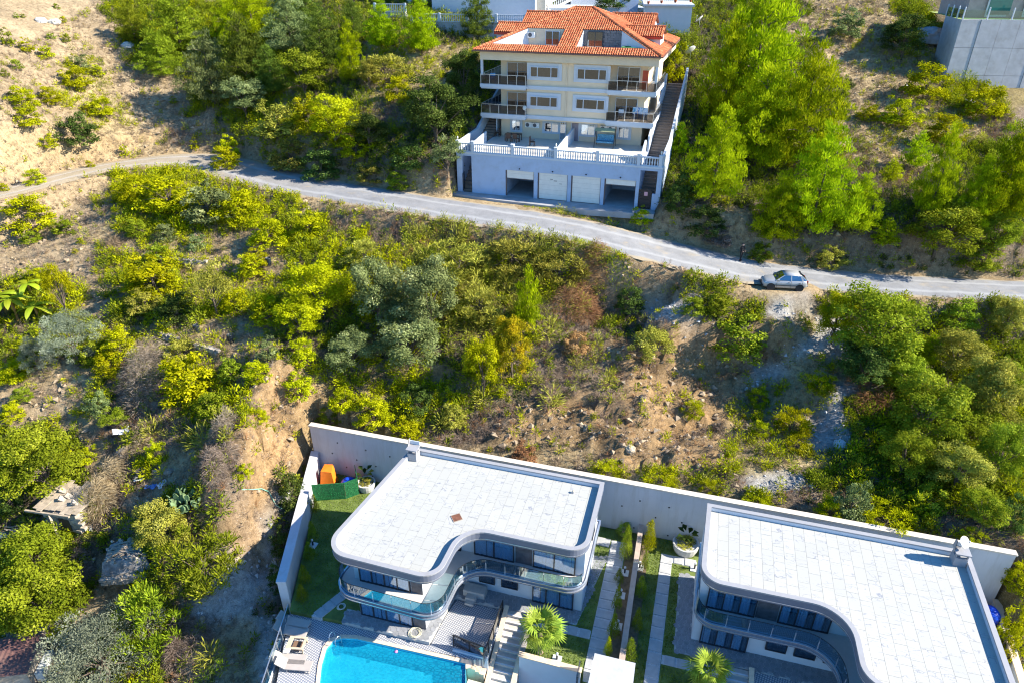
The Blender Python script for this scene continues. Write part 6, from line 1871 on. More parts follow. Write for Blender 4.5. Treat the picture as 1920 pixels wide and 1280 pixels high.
m = MB(); m.add([(-.6, -.5, 0), (.65, -.5, 0), (.62, .5, 0), (-.55, .5, 0), (-.42, -.35, 1.5), (.45, -.35, 1.45), (.40, .3, 1.75), (-.3, .32, 1.7)], [(0, 1, 5, 4), (1, 2, 6, 5), (2, 3, 7, 6), (3, 0, 4, 7), (4, 5, 6, 7)]); m.build('cover', ORNG, ot)
MB().add([(-.6, -.4, 0), (-.9, .1, 0), (-.7, .4, .9), (-.55, -.2, 1.2)], [(0, 1, 2, 3)]).build('flap', M('red_flap', (.65, .08, .02), .6), ot)
BLUEB = M('blue_plastic_tank', (.01, .07, .55), .35, .05)
def blue_tank(label, u, v, r, h, Z):
    o = thing('water_tank', label, 'water tank', (*P(u, v, Z)[:2], Z), 0)
    MB().lathe([(r, 0), (r * 1.02, h * .35), (r, h * .7), (r * .6, h * .92)], 18).build('body', BLUEB, o, smooth=True)
    MB().lathe([(r * .35, h * .92), (r * .35, h), (r * .1, h * 1.03)], 14).build('lid', BLUEB, o)
    return o
blue_tank('blue plastic water tank behind the green screen', 656, 917, .62, 1.15, 0)
blue_tank('blue plastic water tank in the narrow gap right of the far villa', 1848, 1163, .6, 1.2, 0)
for i, (u, v, lab, lf) in enumerate(((1868, 1200, 'small green bush in the gap right of the far villa', 'lime'), (1885, 1240, 'golden bush in the gap right of the far villa', 'gold'))):
    at_lawn('tiny', u, v, 22, 30, lf, lab, 0, None, 'shrub')

# ------------------------------------------------------------------ farm at the lower left
def gpt(u, v, up=0):
    x, y, Z, z = sight(u, v); return (x, y, float(T(x, y)) + up)
FARMW = M('weathered_wood', (.36, .29, .21), .9, .3, 3, .5, 12)
STONE = M('field_stone', (.36, .31, .25), .9, .3, 2, .7, 8)
hut = thing('stone_hut', 'small stone hut with a rough plank roof left of the dry palm-like reeds', 'hut', gpt(143, 978), rad(-12))
r_ = random.Random(8)
blk = MB().box(-.28, .28, -.16, .16, -.12, .12).mesh('stone', STONE)
for j in range(7):
    for i in range(5):
        place('stone', blk, hut, (-1.3 + i * .62 + (.3 if j % 2 else 0), -.85 + r_.uniform(-.04, .04), .1 + j * .25), (0, 0, r_.uniform(-.1, .1)), (1, r_.uniform(.8, 1.2), r_.uniform(.85, 1.1)))
MB().box(-1.6, 1.4, -.7, 1.6, -.5, 1.75).build('wall', STONE, hut)
for i in range(8):
    MB().bar((-1.9 + i * .48, -1.1 + r_.uniform(-.2, .2), 1.86 + r_.uniform(0, .05)), (-1.8 + i * .48, 1.9 + r_.uniform(-.3, .3), 2.0 + r_.uniform(0, .06)), .44, .06).build('roof_plank', FARMW, hut)
for i in range(5): place('roof_stone', blk, hut, (-1.2 + r_.random() * 2.4, -.5 + r_.random() * 1.8, 2.1), (r_.random(), r_.random(), r_.random()), (.9, 1.1, .8))
MB().bar((-2.6, -1.3, 1.75), (1.2, -1.25, 1.82), .14, .14).build('beam', FARMW, hut); MB().bar((-.5, -1.3, 1.7), (.3, -1.9, 0), .14, .14).build('prop', FARMW, hut)
MB().box(-.2, .7, -1.06, -1.02, .1, 1.2).build('doorway', M('hut_dark', (.05, .04, .03)), hut)  # slab on the solid wall; the opening's shade is put into its colour
h2 = thing('tarp_hut', 'low stone hut covered with torn grey sheeting below the pale fig tree', 'hut', gpt(245, 1058), rad(10))
h2.scale = (.82, .82, .82)
m = MB(); nx2, ny2 = 14, 10
for i in range(nx2):
    for j in range(ny2):
        x, y = -1.9 + 4.1 * i / (nx2 - 1), -1.3 + 3.0 * j / (ny2 - 1)
        m.v.append((x, y, (1.5 if .6 < i < nx2 - 1.6 and .6 < j < ny2 - 1.6 else .3) + .16 * math.sin(i * 2.1 + j) * r_.random() + .1 * r_.random()))
for i in range(nx2 - 1):
    for j in range(ny2 - 1): a = i * ny2 + j; m.f.append((a, a + ny2, a + ny2 + 1, a + 1))
for i in range(26):
    MB().bar((r_.uniform(-1.9, 1.9), r_.uniform(-1.2, 1.4), 1.55 + r_.random() * .25), (r_.uniform(-1.9, 1.9), r_.uniform(-1.2, 1.4), 1.55 + r_.random() * .3), .08 + .14 * r_.random(), .05).build('loose_board', FARMW, h2)
for i in range(24): place('stone', blk, h2, (r_.uniform(-1.8, 2), r_.uniform(-1.2, 1.5), 1.62), (r_.random(), r_.random(), r_.random() * 3), (.5 + r_.random() * .6,) * 3)
m.build('sheeting', M('grey_sheeting', (.24, .23, .22), .8, .6, 2.2, .6, 6), h2)
for j in range(3):
    for i in range(7): place('stone', blk, h2, (-1.7 + i * .6 + (.25 if j % 2 else 0), -1.55 + r_.uniform(-.06, .06), .05 + j * .24 - .35), (0, 0, r_.uniform(-.2, .2)), (1, 1.2, r_.uniform(.8, 1.1)))
MB().box(-1.9, 2.1, -1.3, 1.6, -.8, .4).build('wall', STONE, h2)
def stone_row(name, label, u0, v0, u1, v1, rows, n):
    p, q = Vector(gpt(u0, v0)), Vector(gpt(u1, v1)); d = q - p
    o = thing(name, label, 'stone wall', p, math.atan2(d.y, d.x)); L = math.hypot(d.x, d.y)
    for j in range(rows):
        for i in range(n):
            x = L * (i + .5 + (.4 if j % 2 else 0)) / n
            place('stone', blk, o, (x, r_.uniform(-.1, .1), .02 + j * .22 + d.z * x / L), (r_.uniform(-.2, .2), r_.uniform(-.2, .2), r_.uniform(-.4, .4)), (r_.uniform(.7, 1.2), r_.uniform(.9, 1.4), r_.uniform(.8, 1.2)))
stone_row('dry_stone_wall', 'low dry stone wall in front of the sheeted hut', 205, 1088, 262, 1082, 4, 7)
stone_row('dry_stone_wall', 'broken dry stone wall edging the middle farm terrace', 300, 630, 410, 665, 2, 14)
stone_row('dry_stone_wall', 'dry stone wall edging the upper farm terrace', 285, 488, 385, 495, 2, 12)
red = thing('red_roof_shed', 'shed with a dull red metal roof in the lower left corner', 'shed', gpt(28, 1268), rad(8))
m = MB()
for i in range(30): m.v += [(-2.6 + i * .16, -1.4, 1.9 + .03 * (i % 2)), (-2.6 + i * .16, 1.3, 2.35 + .03 * (i % 2))]
m.f = [(2 * i, 2 * i + 2, 2 * i + 3, 2 * i + 1) for i in range(29)]
m.build('roof', M('red_sheet', (.15, .075, .065), .7, .15, 2, dirt=.3), red); MB().box(-2.5, 1.9, -1.3, 1.2, -.6, 1.88).build('wall', STONE, red)
MB().box(2.0, 2.5, -.9, .9, 0, 1.2).build('leaning_sheet', M('pale_sheet', (.5, .52, .5)), red)
cg = thing('corrugated_roof', 'rusty corrugated sheet roof behind the red roofed shed', 'roof sheet', gpt(28, 1228), rad(6))
m = MB()
for i in range(36): m.v += [(-2.4 + i * .13, -.9, 1.0 + .04 * (i % 2)), (-2.4 + i * .13, 1.4, 1.25 + .04 * (i % 2))]
m.f = [(2 * i, 2 * i + 2, 2 * i + 3, 2 * i + 1) for i in range(35)]
m.build('sheet', M('rusty_sheet', (.42, .33, .26), .8, .25, 2.5, dirt=.5), cg); MB().box(-2.3, 2.0, -.8, 1.3, -.5, .98).build('wall', STONE, cg)
def bucket(label, u, v, col, r=.22, h=.32):
    o = MB().lathe([(r * .8, 0), (r, h), (r * .9, h), (r * .72, .05), (.01, .05)], 14).build('bucket', M('bucket_' + str(col[2]).replace('.', ''), col, .5), loc=gpt(u, v)); tag(o, label, 'bucket')
bucket('blue bucket on sandy ground near the corrugated roof', 61, 1211, (.05, .30, .55))
bucket('white pail left of the blue bucket', 55, 1208, (.6, .58, .5), .16, .25)
def sheet(name, label, cat, u, v, w, l, col, rz, bump=.08, up=.08):
    m = MB(); rr = random.Random(int(u + v)); k = 6
    for i in range(k):
        for j in range(k): m.v.append((w * (i / (k - 1) - .5) + rr.uniform(-.03, .03), l * (j / (k - 1) - .5), up + bump * rr.random()))
    for i in range(k - 1):
        for j in range(k - 1): a = i * k + j; m.f.append((a, a + k, a + k + 1, a + 1))
    o = m.build(name, M(name + '_' + str(int(u)), col, .6, .15, 3), loc=gpt(u, v), rot=(0, 0, rz)); tag(o, label, cat)
sheet('plastic_sheet', 'pale sheet leaning on the stone pile at the end of the brush', 'sheet', 232, 822, 1.2, .8, (.55, .56, .58), .5, .3, .6)
sheet('metal_sheet', 'thin pale metal sheet lying on the sandy farm track', 'sheet', 263, 897, .7, .9, (.55, .56, .55), .3, .05)
sheet('blue_tarp', 'crumpled blue plastic on the ground left of the cactus', 'plastic sheet', 285, 917, .8, .5, (.10, .22, .50), .1, .25)
sheet('white_bag', 'crumpled white bag beside the blue plastic', 'bag', 306, 912, .7, .5, (.62, .58, .58), .8, .3)
sheet('dark_tarp', 'dark green tarp on the woodpile at the left edge', 'tarpaulin', 14, 1012, 1.6, .9, (.05, .08, .08), .1, .15, .5)
sheet('white_bag', 'white bag by the doorway of the plank-roofed hut', 'bag', 167, 996, .6, .5, (.55, .57, .62), .3, .3)
sheet('white_bag', 'small white bag on the middle farm terrace', 'bag', 328, 603, .4, .3, (.65, .65, .7), .3, .25)
sheet('white_litter', 'white litter on the dry right slope, upper piece', 'litter', 1700, 164, .9, .5, (.7, .7, .72), .3, .3)
sheet('white_litter', 'white litter on the dry right slope, middle piece', 'litter', 1678, 220, .5, .3, (.7, .7, .72), .9, .3)
sheet('white_litter', 'white litter on the dry right slope, lowest piece', 'litter', 1632, 272, .4, .3, (.7, .7, .72), .1, .3)
bb = MB().lathe([(.16, 0), (.18, .4), (.1, .5)], 10).build('blue_can', BLUEB, loc=gpt(31, 1008)); tag(bb, 'blue can on the woodpile at the left edge', 'can')
bl = MB().lathe([(.16, 0), (.2, .3), (.18, .5)], 10).build('blue_bag', BLUEB, loc=gpt(21, 588, .6)); tag(bl, 'blue bag hanging under the left banana plant', 'bag')
wp = thing('wood_pile', 'pile of thin dry branches next to the dark tarp at the left edge', 'wood pile', gpt(36, 1002))
for i in range(16): MB().tube([(r_.uniform(-1, .2), r_.uniform(-.5, .5), .1 + .04 * i), (r_.uniform(.3, 1.2), r_.uniform(-.5, .5), .15 + .04 * i)], .03, 4).build('branch', FARMW, wp)
lg = thing('planks', 'two dark planks lying by the stone pile', 'planks', gpt(277, 876), rad(60))
for y in (-.15, .15): MB().box(-1, 1, y - .1, y + .1, .05, .12).build('plank', M('dark_plank', (.07, .06, .05)), lg)
for i, (u, v, lab) in enumerate(((505, 499, 'black plastic pot on the upper farm terrace, left one'), (558, 508, 'black plastic pot on the upper farm terrace, right one'), (371, 626, 'black plastic pot on the middle farm terrace, left one'), (434, 643, 'black plastic pot on the middle farm terrace by the orange sand'))):
    o = MB().lathe([(.22, 0), (.28, .75), (.26, .78), (.2, .7), (.01, .66)], 12).build('plant_pot', M('black_pot', (.012, .02, .03), .5), loc=gpt(u, v)); tag(o, lab, 'plant pot', 'black pots on the farm terraces')
# banana plants
def banana(label, u, v, h, n):
    x, y, z = gpt(u, v); o = thing('banana_plant', label, 'banana plant', (x, y, z), 0); rr = random.Random(int(u))
    MB().tube([(0, 0, -.1), (.05, .03, h * .5), (0, 0, h)], [.16, .13, .08], 8).build('stem', M('banana_stem', (.32, .17, .04), .7, .4, 4), o)
    for i in range(n):
        az = i * 2.4 + rr.random() * .4; L = 1.5 + rr.random() * .7; m = MB(); d = Vector((math.cos(az), math.sin(az), 0)); nr = Vector((-d.y, d.x, 0)); up0 = 1.1 - .9 * (i / n)
        for k in range(8):
            t_ = k / 7; p = d * (L * t_) + Vector((0, 0, up0 * t_ - 1.25 * t_ * t_)); w = .30 * math.sin(math.pi * min(1, t_ * .93 + .07)) ** .6
            m.v += [tuple(p + nr * w + Vector((0, 0, -.1 * w))), tuple(p), tuple(p - nr * w + Vector((0, 0, -.1 * w)))]
        for k in range(7): a = 3 * k; m.f += [(a, a + 1, a + 4, a + 3), (a + 1, a + 2, a + 5, a + 4)]
        ob = m.build('leaf', LEAF['green'], o, loc=(0, 0, h))
        at_ = ob.data.attributes.new('rnd', 'FLOAT', 'POINT'); at_.data.foreach_set('value', np.linspace(.5, .95, len(ob.data.vertices)).astype(np.float32))
banana('banana plant at the left edge with a blue bag below', 12, 590, 2.0, 9)
banana('second banana plant from the left edge, dark leaved', 34, 602, 2.2, 8)
banana('small banana plant right of the pair, above the small olive', 74, 602, 1.5, 7)
banana('short banana plant behind the others next to the tall yellow tree', 62, 562, 1.7, 6)
# prickly pear
pr = thing('prickly_pear', 'prickly pear cactus with grey green pads beside the white bag', 'cactus', gpt(352, 948), 0)
pad = MB()
for k in range(12):
    a = 2 * math.pi * k / 12; pad.v += [(.17 * math.cos(a), -.025, .26 + .26 * math.sin(a)), (.17 * math.cos(a), .025, .26 + .26 * math.sin(a))]
pad.f = [tuple(range(0, 24, 2)), tuple(range(1, 24, 2))[::-1]] + [(2 * k, 2 * k + 1, (2 * k + 3) % 24, (2 * k + 2) % 24) for k in range(12)]
padm = pad.mesh('pad', LEAF['cactus']); at_ = padm.attributes.new('rnd', 'FLOAT', 'POINT'); at_.data.foreach_set('value', np.random.default_rng(1).random(24).astype(np.float32))
for i in range(90):
    a, q = r_.uniform(0, 6.28), r_.random() ** .5 * 1.15
    place('pad', padm, pr, (q * math.cos(a), q * math.sin(a), r_.uniform(0, .9) * (1.2 - q * .6)), (r_.uniform(-.6, .6), r_.uniform(-.6, .6), r_.uniform(0, 6)), (1.1, 1.1, 1.1))
# hose on the cliff
hp = [gpt(u, v, .1) for u, v in ((455, 921), (475, 919), (492, 921), (505, 926), (512, 938), (518, 950), (530, 960))]
o = MB().tube(hp, .035, 5).build('green_hose', M('mint_hose', (.22, .50, .36), .5)); tag(o, 'thin mint green hose draped over the grey cliff edge', 'garden hose')
# dry reed clump
# ------------------------------------------------------------------ ground cover, nobody could count it
def scatter(name, label, tmpl_seed, kinds, quads, size, leaf, wid, mat, upbias, hgt, cap=40000, spread=.5):
    """clumps of blades/leaves at random ground positions; kinds = {code: clumps per square metre}"""
    g = np.random.default_rng(tmpl_seed)
    pos = []
    x0, x1, y0, y1 = -64, 60, 20, 120
    for c, dens in kinds.items():
        N = int((x1 - x0) * (y1 - y0) * dens)
        x = g.uniform(x0, x1, N); y = g.uniform(y0, y1, N); Z = T(x, y)
        u, v, z = proj_np(x, y, Z)
        ok = (cover_at(x, y, Z) == CODES.index(c)) & (u > -320) & (u < 2240) & (v > -60) & (v < 1500) & ~cellval(BUILT, x, y) & (cellval(ROADD, x, y) > (1.5 if size > 1.2 else .45))
        ok &= ~in_poly(x, y, [(-17.0, 46.0), vloc(VO, 40.3, -3.4), (32.5, 30.8), (30.4, 24.8), (25.2, 10), (-15.5, 10), (-15.7, 30.2)])
        pos.append(np.c_[x[ok], y[ok], Z[ok]])
    pos = np.concatenate(pos); pos = pos[g.permutation(len(pos))][:cap]
    n = len(pos); q = quads
    s = size * g.uniform(.55, 1.5, n)
    d = unit(g.normal(size=(n * q, 3))); d[:, 2] = np.abs(d[:, 2]) * upbias + .05; d = unit(d)
    S = np.repeat(s, q)[:, None]; B = np.repeat(pos, q, 0)
    r = g.random(n * q)[:, None] ** .5
    off = d * S * r * np.array([spread, spread, hgt])
    C = B + off
    rv = unit(g.normal(size=(n * q, 3)))
    ax = unit(d + .45 * rv); V = unit(np.cross(ax, rv))
    U = ax * leaf * S / size * g.uniform(.6, 1.4, n * q)[:, None]; V = V * wid * g.uniform(.7, 1.3, n * q)[:, None]
    C[:, 2] += np.abs(U[:, 2]) * .6
    rnd = np.clip(.5 * g.random(n * q) + .45 * np.repeat(g.random(n), q), 0, 1)
    o = place(name, quad_cloud(name, C, U, V, rnd, LEAF[mat]))
    tag(o, label, kind='stuff')
    return n
scatter('dry_grass', 'dry straw-coloured grass over the slopes', 1, {'s': 4.0, 'd': 8.0, 'b': 3.4, 'y': 2.4, 'g': .8, 'v': 1.4, 'r': .15, 'o': 1.3, 'k': 1.4, 'm': 7.5}, 12, .36, .15, .012, 'straw', 1.4, .7)
scatter('dead_brush', 'tangled grey brown dead brush on the banks', 2, {'b': 4.8, 'k': 2.6, 'v': 1.6, 'y': 1.0, 'd': 1.3, 'o': 1.6, 'g': .8, 's': .9, 'm': .8}, 26, .55, .20, .012, 'brush', 1.0, .8)
scatter('rust_brush', 'rust coloured dry brush on the middle bank', 3, {'v': 1.7, 'b': 1.1, 'o': .35}, 24, .55, .18, .013, 'rust', 1.0, .8)
scatter('yellow_scrub', 'bright yellow green scrub on the banks', 4, {'y': 3.6, 'm': 1.3, 's': .15, 'd': .4, 'g': 1.3, 'v': .5, 'o': .3, 'r': .25, 'k': .35, 'b': .3}, 52, .75, .10, .036, 'lime', .9, .9)
scatter('green_scrub', 'green scrub and undergrowth on the banks', 5, {'g': 3.4, 'y': 1.5, 'k': 1.6, 'v': .8, 'm': .3, 'r': .06, 'b': .35, 'd': .06, 's': .03}, 52, .80, .092, .038, 'green', .9, .9)
scatter('dark_undergrowth', 'undergrowth beneath the trees, coloured dark for shade', 6, {'k': 2.2, 'g': 1.0, 'v': .5, 'b': .15}, 44, .6, .085, .04, 'dark', .9, .9)  # dark leaf tone paints in the shade below the trees
scatter('creeper', 'olive creeper hanging over the bank below the road', 7, {'v': 5.5, 'b': .7, 'm': .4, 'd': .1, 'k': .3}, 44, .95, .14, .026, 'yolive', .7, .9)
scatter('yellow_thicket', 'dense tall yellow green thicket on the bank below the road', 8, {'y': .28, 'v': .10, 'm': .04, 'g': .10}, 220, 1.4, .10, .042, 'lime', .9, .95, 3000)
scatter('green_thicket', 'dense tall green thicket on the banks', 9, {'g': .34, 'y': .12, 'v': .16, 'k': .16}, 220, 1.5, .10, .046, 'green', .9, .95, 3000)
scatter('olive_thicket', 'dense olive creeper thicket hanging below the road', 10, {'v': .42, 'b': .05}, 190, 1.7, .2, .035, 'yolive', .8, .95, 3000)
# stones
def stones(name, label, seed, kinds, smin, smax, col, cap=6000):
    g = np.random.default_rng(seed)
    base = [(1, 0, 0), (-1, 0, 0), (0, 1, 0), (0, -1, 0), (0, 0, 1), (0, 0, -1)]
    tri = [(0, 2, 4), (2, 1, 4), (1, 3, 4), (3, 0, 4), (2, 0, 5), (1, 2, 5), (3, 1, 5), (0, 3, 5)]
    V, F = [], []
    for c, dens in kinds.items():
        N = int(114 * 94 * dens); x = g.uniform(-58, 56, N); y = g.uniform(24, 118, N); Z = T(x, y); u, v, z = proj_np(x, y, Z)
        ok = (cover_at(x, y, Z) == CODES.index(c)) & (u > -30) & (u < 1950) & (v > -30) & (v < 1310) & ~cellval(BUILT, x, y) & (cellval(ROADD, x, y) > .2)
        for px, py, pz in np.c_[x[ok], y[ok], Z[ok]][:cap]:
            s = smin + (smax - smin) * g.random() ** 3; b = len(V); R_ = Matrix.Rotation(g.uniform(0, 6), 3, 'Z') @ Matrix.Rotation(g.uniform(-1, 1), 3, 'X')
            sc = s * g.uniform(.6, 1.25, (6, 1)) * np.array([1, .8, .6])
            for k in range(6):
                q = R_ @ Vector(np.array(base[k]) * sc[k]); V.append((px + q.x, py + q.y, pz + q.z + s * .15))
            F += [(a + b, b_ + b, c_ + b) for a, b_, c_ in tri]
    me = bpy.data.meshes.new(name); me.from_pydata(V, [], F); me.materials.append(M(name, col, .9, .35, 2.5, .4, 12)); me.update()
    o = place(name, me); tag(o, label, kind='stuff')
stones('rubble', 'grey broken stone tipped down the bank', 11, {'r': 7.0}, .04, .27, (.38, .375, .37))
stones('field_stones', 'tan stones and clods lying over the slopes', 12, {'s': 2.4, 'd': .9, 'o': 3.6, 'b': .6, 'm': .7}, .05, .42, (.33, .25, .165))
# boulders
bg_ = np.random.default_rng(3)
def boulder(label, u, v, s, col=(.52, .50, .46)):
    bm = bmesh.new(); bmesh.ops.create_icosphere(bm, subdivisions=3, radius=1.0)
    for vv in bm.verts:
        k = 1 + .28 * float(fbm(np.array(vv.co.x * 1.3 + u), np.array(vv.co.y * 1.3 + vv.co.z * 1.7 + v), 3, 3)); vv.co = Vector((vv.co.x * 1.1 * k, vv.co.y * .85 * k, max(-.3, vv.co.z * .62 * k)))
        vv.co = Vector([round(c * 3.2) / 3.2 * .45 + c * .55 for c in vv.co])
    me = bpy.data.meshes.new('boulder'); bm.to_mesh(me); bm.free(); me.materials.append(M('boulder_rock_%02d%02d' % (int(col[0] * 99), int(col[2] * 99)), col, .9, .25, 1.5, .6, 6))
    o = place('boulder', me, None, gpt(u, v, .05), (0, 0, u), (s, s, s)); tag(o, label, 'boulder')
boulder('larger white boulder high on the bare slope', 101, 44, .8)
boulder('smaller white boulder left of the larger one', 78, 42, .8)
boulder('pale boulder at the border of the bare slope and the woods', 240, 88, .9)
boulder('grey boulder in shade beside the concrete house base', 1742, 72, 2.2, (.30, .30, .32))
boulder('pale rock on the dry right slope below the concrete base', 1815, 195, .7)
boulder('flat tan rock slab at the foot of the orange cliff', 1180, 845, .5, (.45, .36, .25))
boulder('pale stone heap beside the brush pile on the farm', 318, 885, .35, (.30, .25, .19))
boulder('grey stone pile at the end of the brush on the farm', 240, 845, .8, (.24, .21, .18))
boulder('pale rock at the bottom of the grey rubble stream', 1575, 835, .55, (.55, .55, .56))
# big brush heaps: reeds
def reed_heap(label, u, v, w, h, mat, n=2600, seed=1, lean=.6):
    g = np.random.default_rng(seed); x, y, z = gpt(u, v); zz_ = math.hypot(x, y) * .95
    W = w * sight(u, v)[3] / FPX; Hh = h * sight(u, v)[3] / FPX * .55
    a = g.uniform(0, 6.28, n); r = g.random(n) ** .5
    nl = 6; lx, ly, ls = g.uniform(-.28, .28, nl), g.uniform(-.28, .28, nl), g.uniform(.5, 1.05, nl); li = g.integers(0, nl, n)
    hh = Hh * ls[li] * (1 - .75 * r * r) * g.uniform(.45, 1.05, n)
    C = np.c_[W * (lx[li] + .27 * r * np.cos(a)), W * (ly[li] + .27 * r * np.sin(a)), hh]
    C[:, 2] += T(x + C[:, 0], y + C[:, 1]) - z
    ax = unit(np.c_[np.cos(a) * r * 1.2 + lean * g.normal(0, .5, n), np.sin(a) * r * 1.2 + lean * g.normal(0, .5, n), .55 - .9 * r])
    V = unit(np.cross(ax, unit(g.normal(size=(n, 3))))) * .011
    o = place('brush_heap', quad_cloud('brush_heap', C, ax * .25 * g.uniform(.6, 1.3, n)[:, None], V, g.random(n), LEAF[mat]), None, (x, y, z)); tag(o, label, 'brush heap')
reed_heap('large heap of dry reeds right of the plank-roofed hut', 200, 930, 110, 120, 'straw', 5200, 1)
reed_heap('dry grass mound on top of the stone pile', 255, 840, 80, 70, 'straw', 2600, 2)
reed_heap('brown twig heap beside the big fig tree', 160, 1075, 60, 60, 'brush', 2200, 3)
reed_heap('brown twig mound in the middle of the left bank', 275, 735, 160, 130, 'brush', 6500, 4)
reed_heap('grey twig mound above the ochre cliff', 425, 800, 80, 90, 'brush', 2600, 5)
reed_heap('grey dead bush on the cliff rim above the hose', 410, 870, 90, 80, 'brush', 2600, 6)
reed_heap('rust brown brush mass below the bright sapling', 1085, 575, 110, 130, 'rust', 5200, 7)
reed_heap('rust brown brush on the rim of the eroded bowl', 1118, 510, 50, 60, 'rust', 1800, 8)
reed_heap('dry brush mound at the bottom near the gully', 355, 1215, 90, 90, 'brush', 3000, 9)
reed_heap('straw tussock on the upper farm terrace', 205, 470, 70, 50, 'straw', 1800, 10)
reed_heap('brown bramble beside the grey rubble stream', 1635, 755, 90, 80, 'rust', 2600, 11)
# lawn blades and weedy verge
def blades(name, label, poly, Z, dens, leaf, mat, seed, zf=None):
    g = np.random.default_rng(seed); xs = [p[0] for p in poly]; ys = [p[1] for p in poly]
    N = int((max(xs) - min(xs)) * (max(ys) - min(ys)) * dens); x = g.uniform(min(xs), max(xs), N); y = g.uniform(min(ys), max(ys), N)
    ok = in_poly(x, y, poly); x, y = x[ok], y[ok]; n = len(x)
    z = np.full(n, Z) if zf is None else T(x, y)
    U = np.c_[g.normal(0, .4, n), g.normal(0, .4, n), np.ones(n)] * leaf * g.uniform(.5, 1.3, n)[:, None]; V = np.c_[g.normal(0, .016, n), g.normal(0, .016, n), np.zeros(n)]
    pn = np.clip(.5 + .6 * fbm(x * .9, y * .9, 3, seed), 0, 1)
    o = place(name, quad_cloud(name, np.c_[x, y, z + leaf * .6], U, V, np.clip(.5 * pn + .5 * g.random(n), 0, 1), LEAF[mat])); tag(o, label, kind='stuff')
blades('lawn_grass', 'short lawn grass left of the pool villa', [wl(-9.8, -2.7), wl(-.1, -2.7), wl(-.5, 9.2), wl(-1.5, 7.7), wl(-2.4, 7.7), wl(-3.4, 10.3), wl(-4.6, 10.25)], 0, 260, .035, 'lawn', 21)
blades('lawn_grass', 'short lawn grass right of the pool villa', [wl(13.5, 6.45), wl(13.7, .3), wl(13.7, -2.7), wl(15.6, -2.7), wl(15.6, -1.7), wl(14.6, -1.7), wl(14.45, 6.45)], 0, 260, .035, 'lawn', 22)
blades('lawn_grass', 'lawn grass under the fan palm', [wl(10.9, 7.2), wl(14.45, 7.2), wl(14.4, 9.2), wl(10.9, 9.15)], 0, 260, .04, 'lawn', 23)
blades('lawn_grass', 'lawn grass left of the far villa', [wl(17.3, -2.7), wl(20.6, -2.7), wl(20.6, -1.4), wl(18.2, -1.4), wl(18.1, 11), wl(17.4, 11)], 0, 260, .05, 'lawn', 24)
blades('lawn_grass', 'lawn grass between the slab path and the far villa', [wl(19.1, -.5), wl(20.6, -.5), wl(19.6, .1), wl(19.6, 6.8), wl(19.05, 6.9)], 0, 260, .05, 'lawn', 25)
blades('lawn_grass', 'lawn grass in front of the far villa', [wl(19.05, 7.75), wl(22.2, 7.75), wl(22.2, 11), wl(19.05, 11)], 0, 260, .045, 'lawn', 26)
blades('verge_grass', 'green grass strip between the garage apron and the road', [aloc(8, -1.95), aloc(17.5, -2.1), aloc(17.8, -2.7), aloc(12, -2.9), aloc(8, -2.4)], 0, 130, .10, 'lime', 27, 1)
vg = [P(u, v, 14.0)[:2] for u, v in ((1070, 448), (1150, 462), (1200, 480), (1180, 486), (1120, 470), (1080, 462))]
blades('verge_grass', 'fresh green grass on the downhill verge of the road', vg, 0, 200, .13, 'lime', 28, 1)

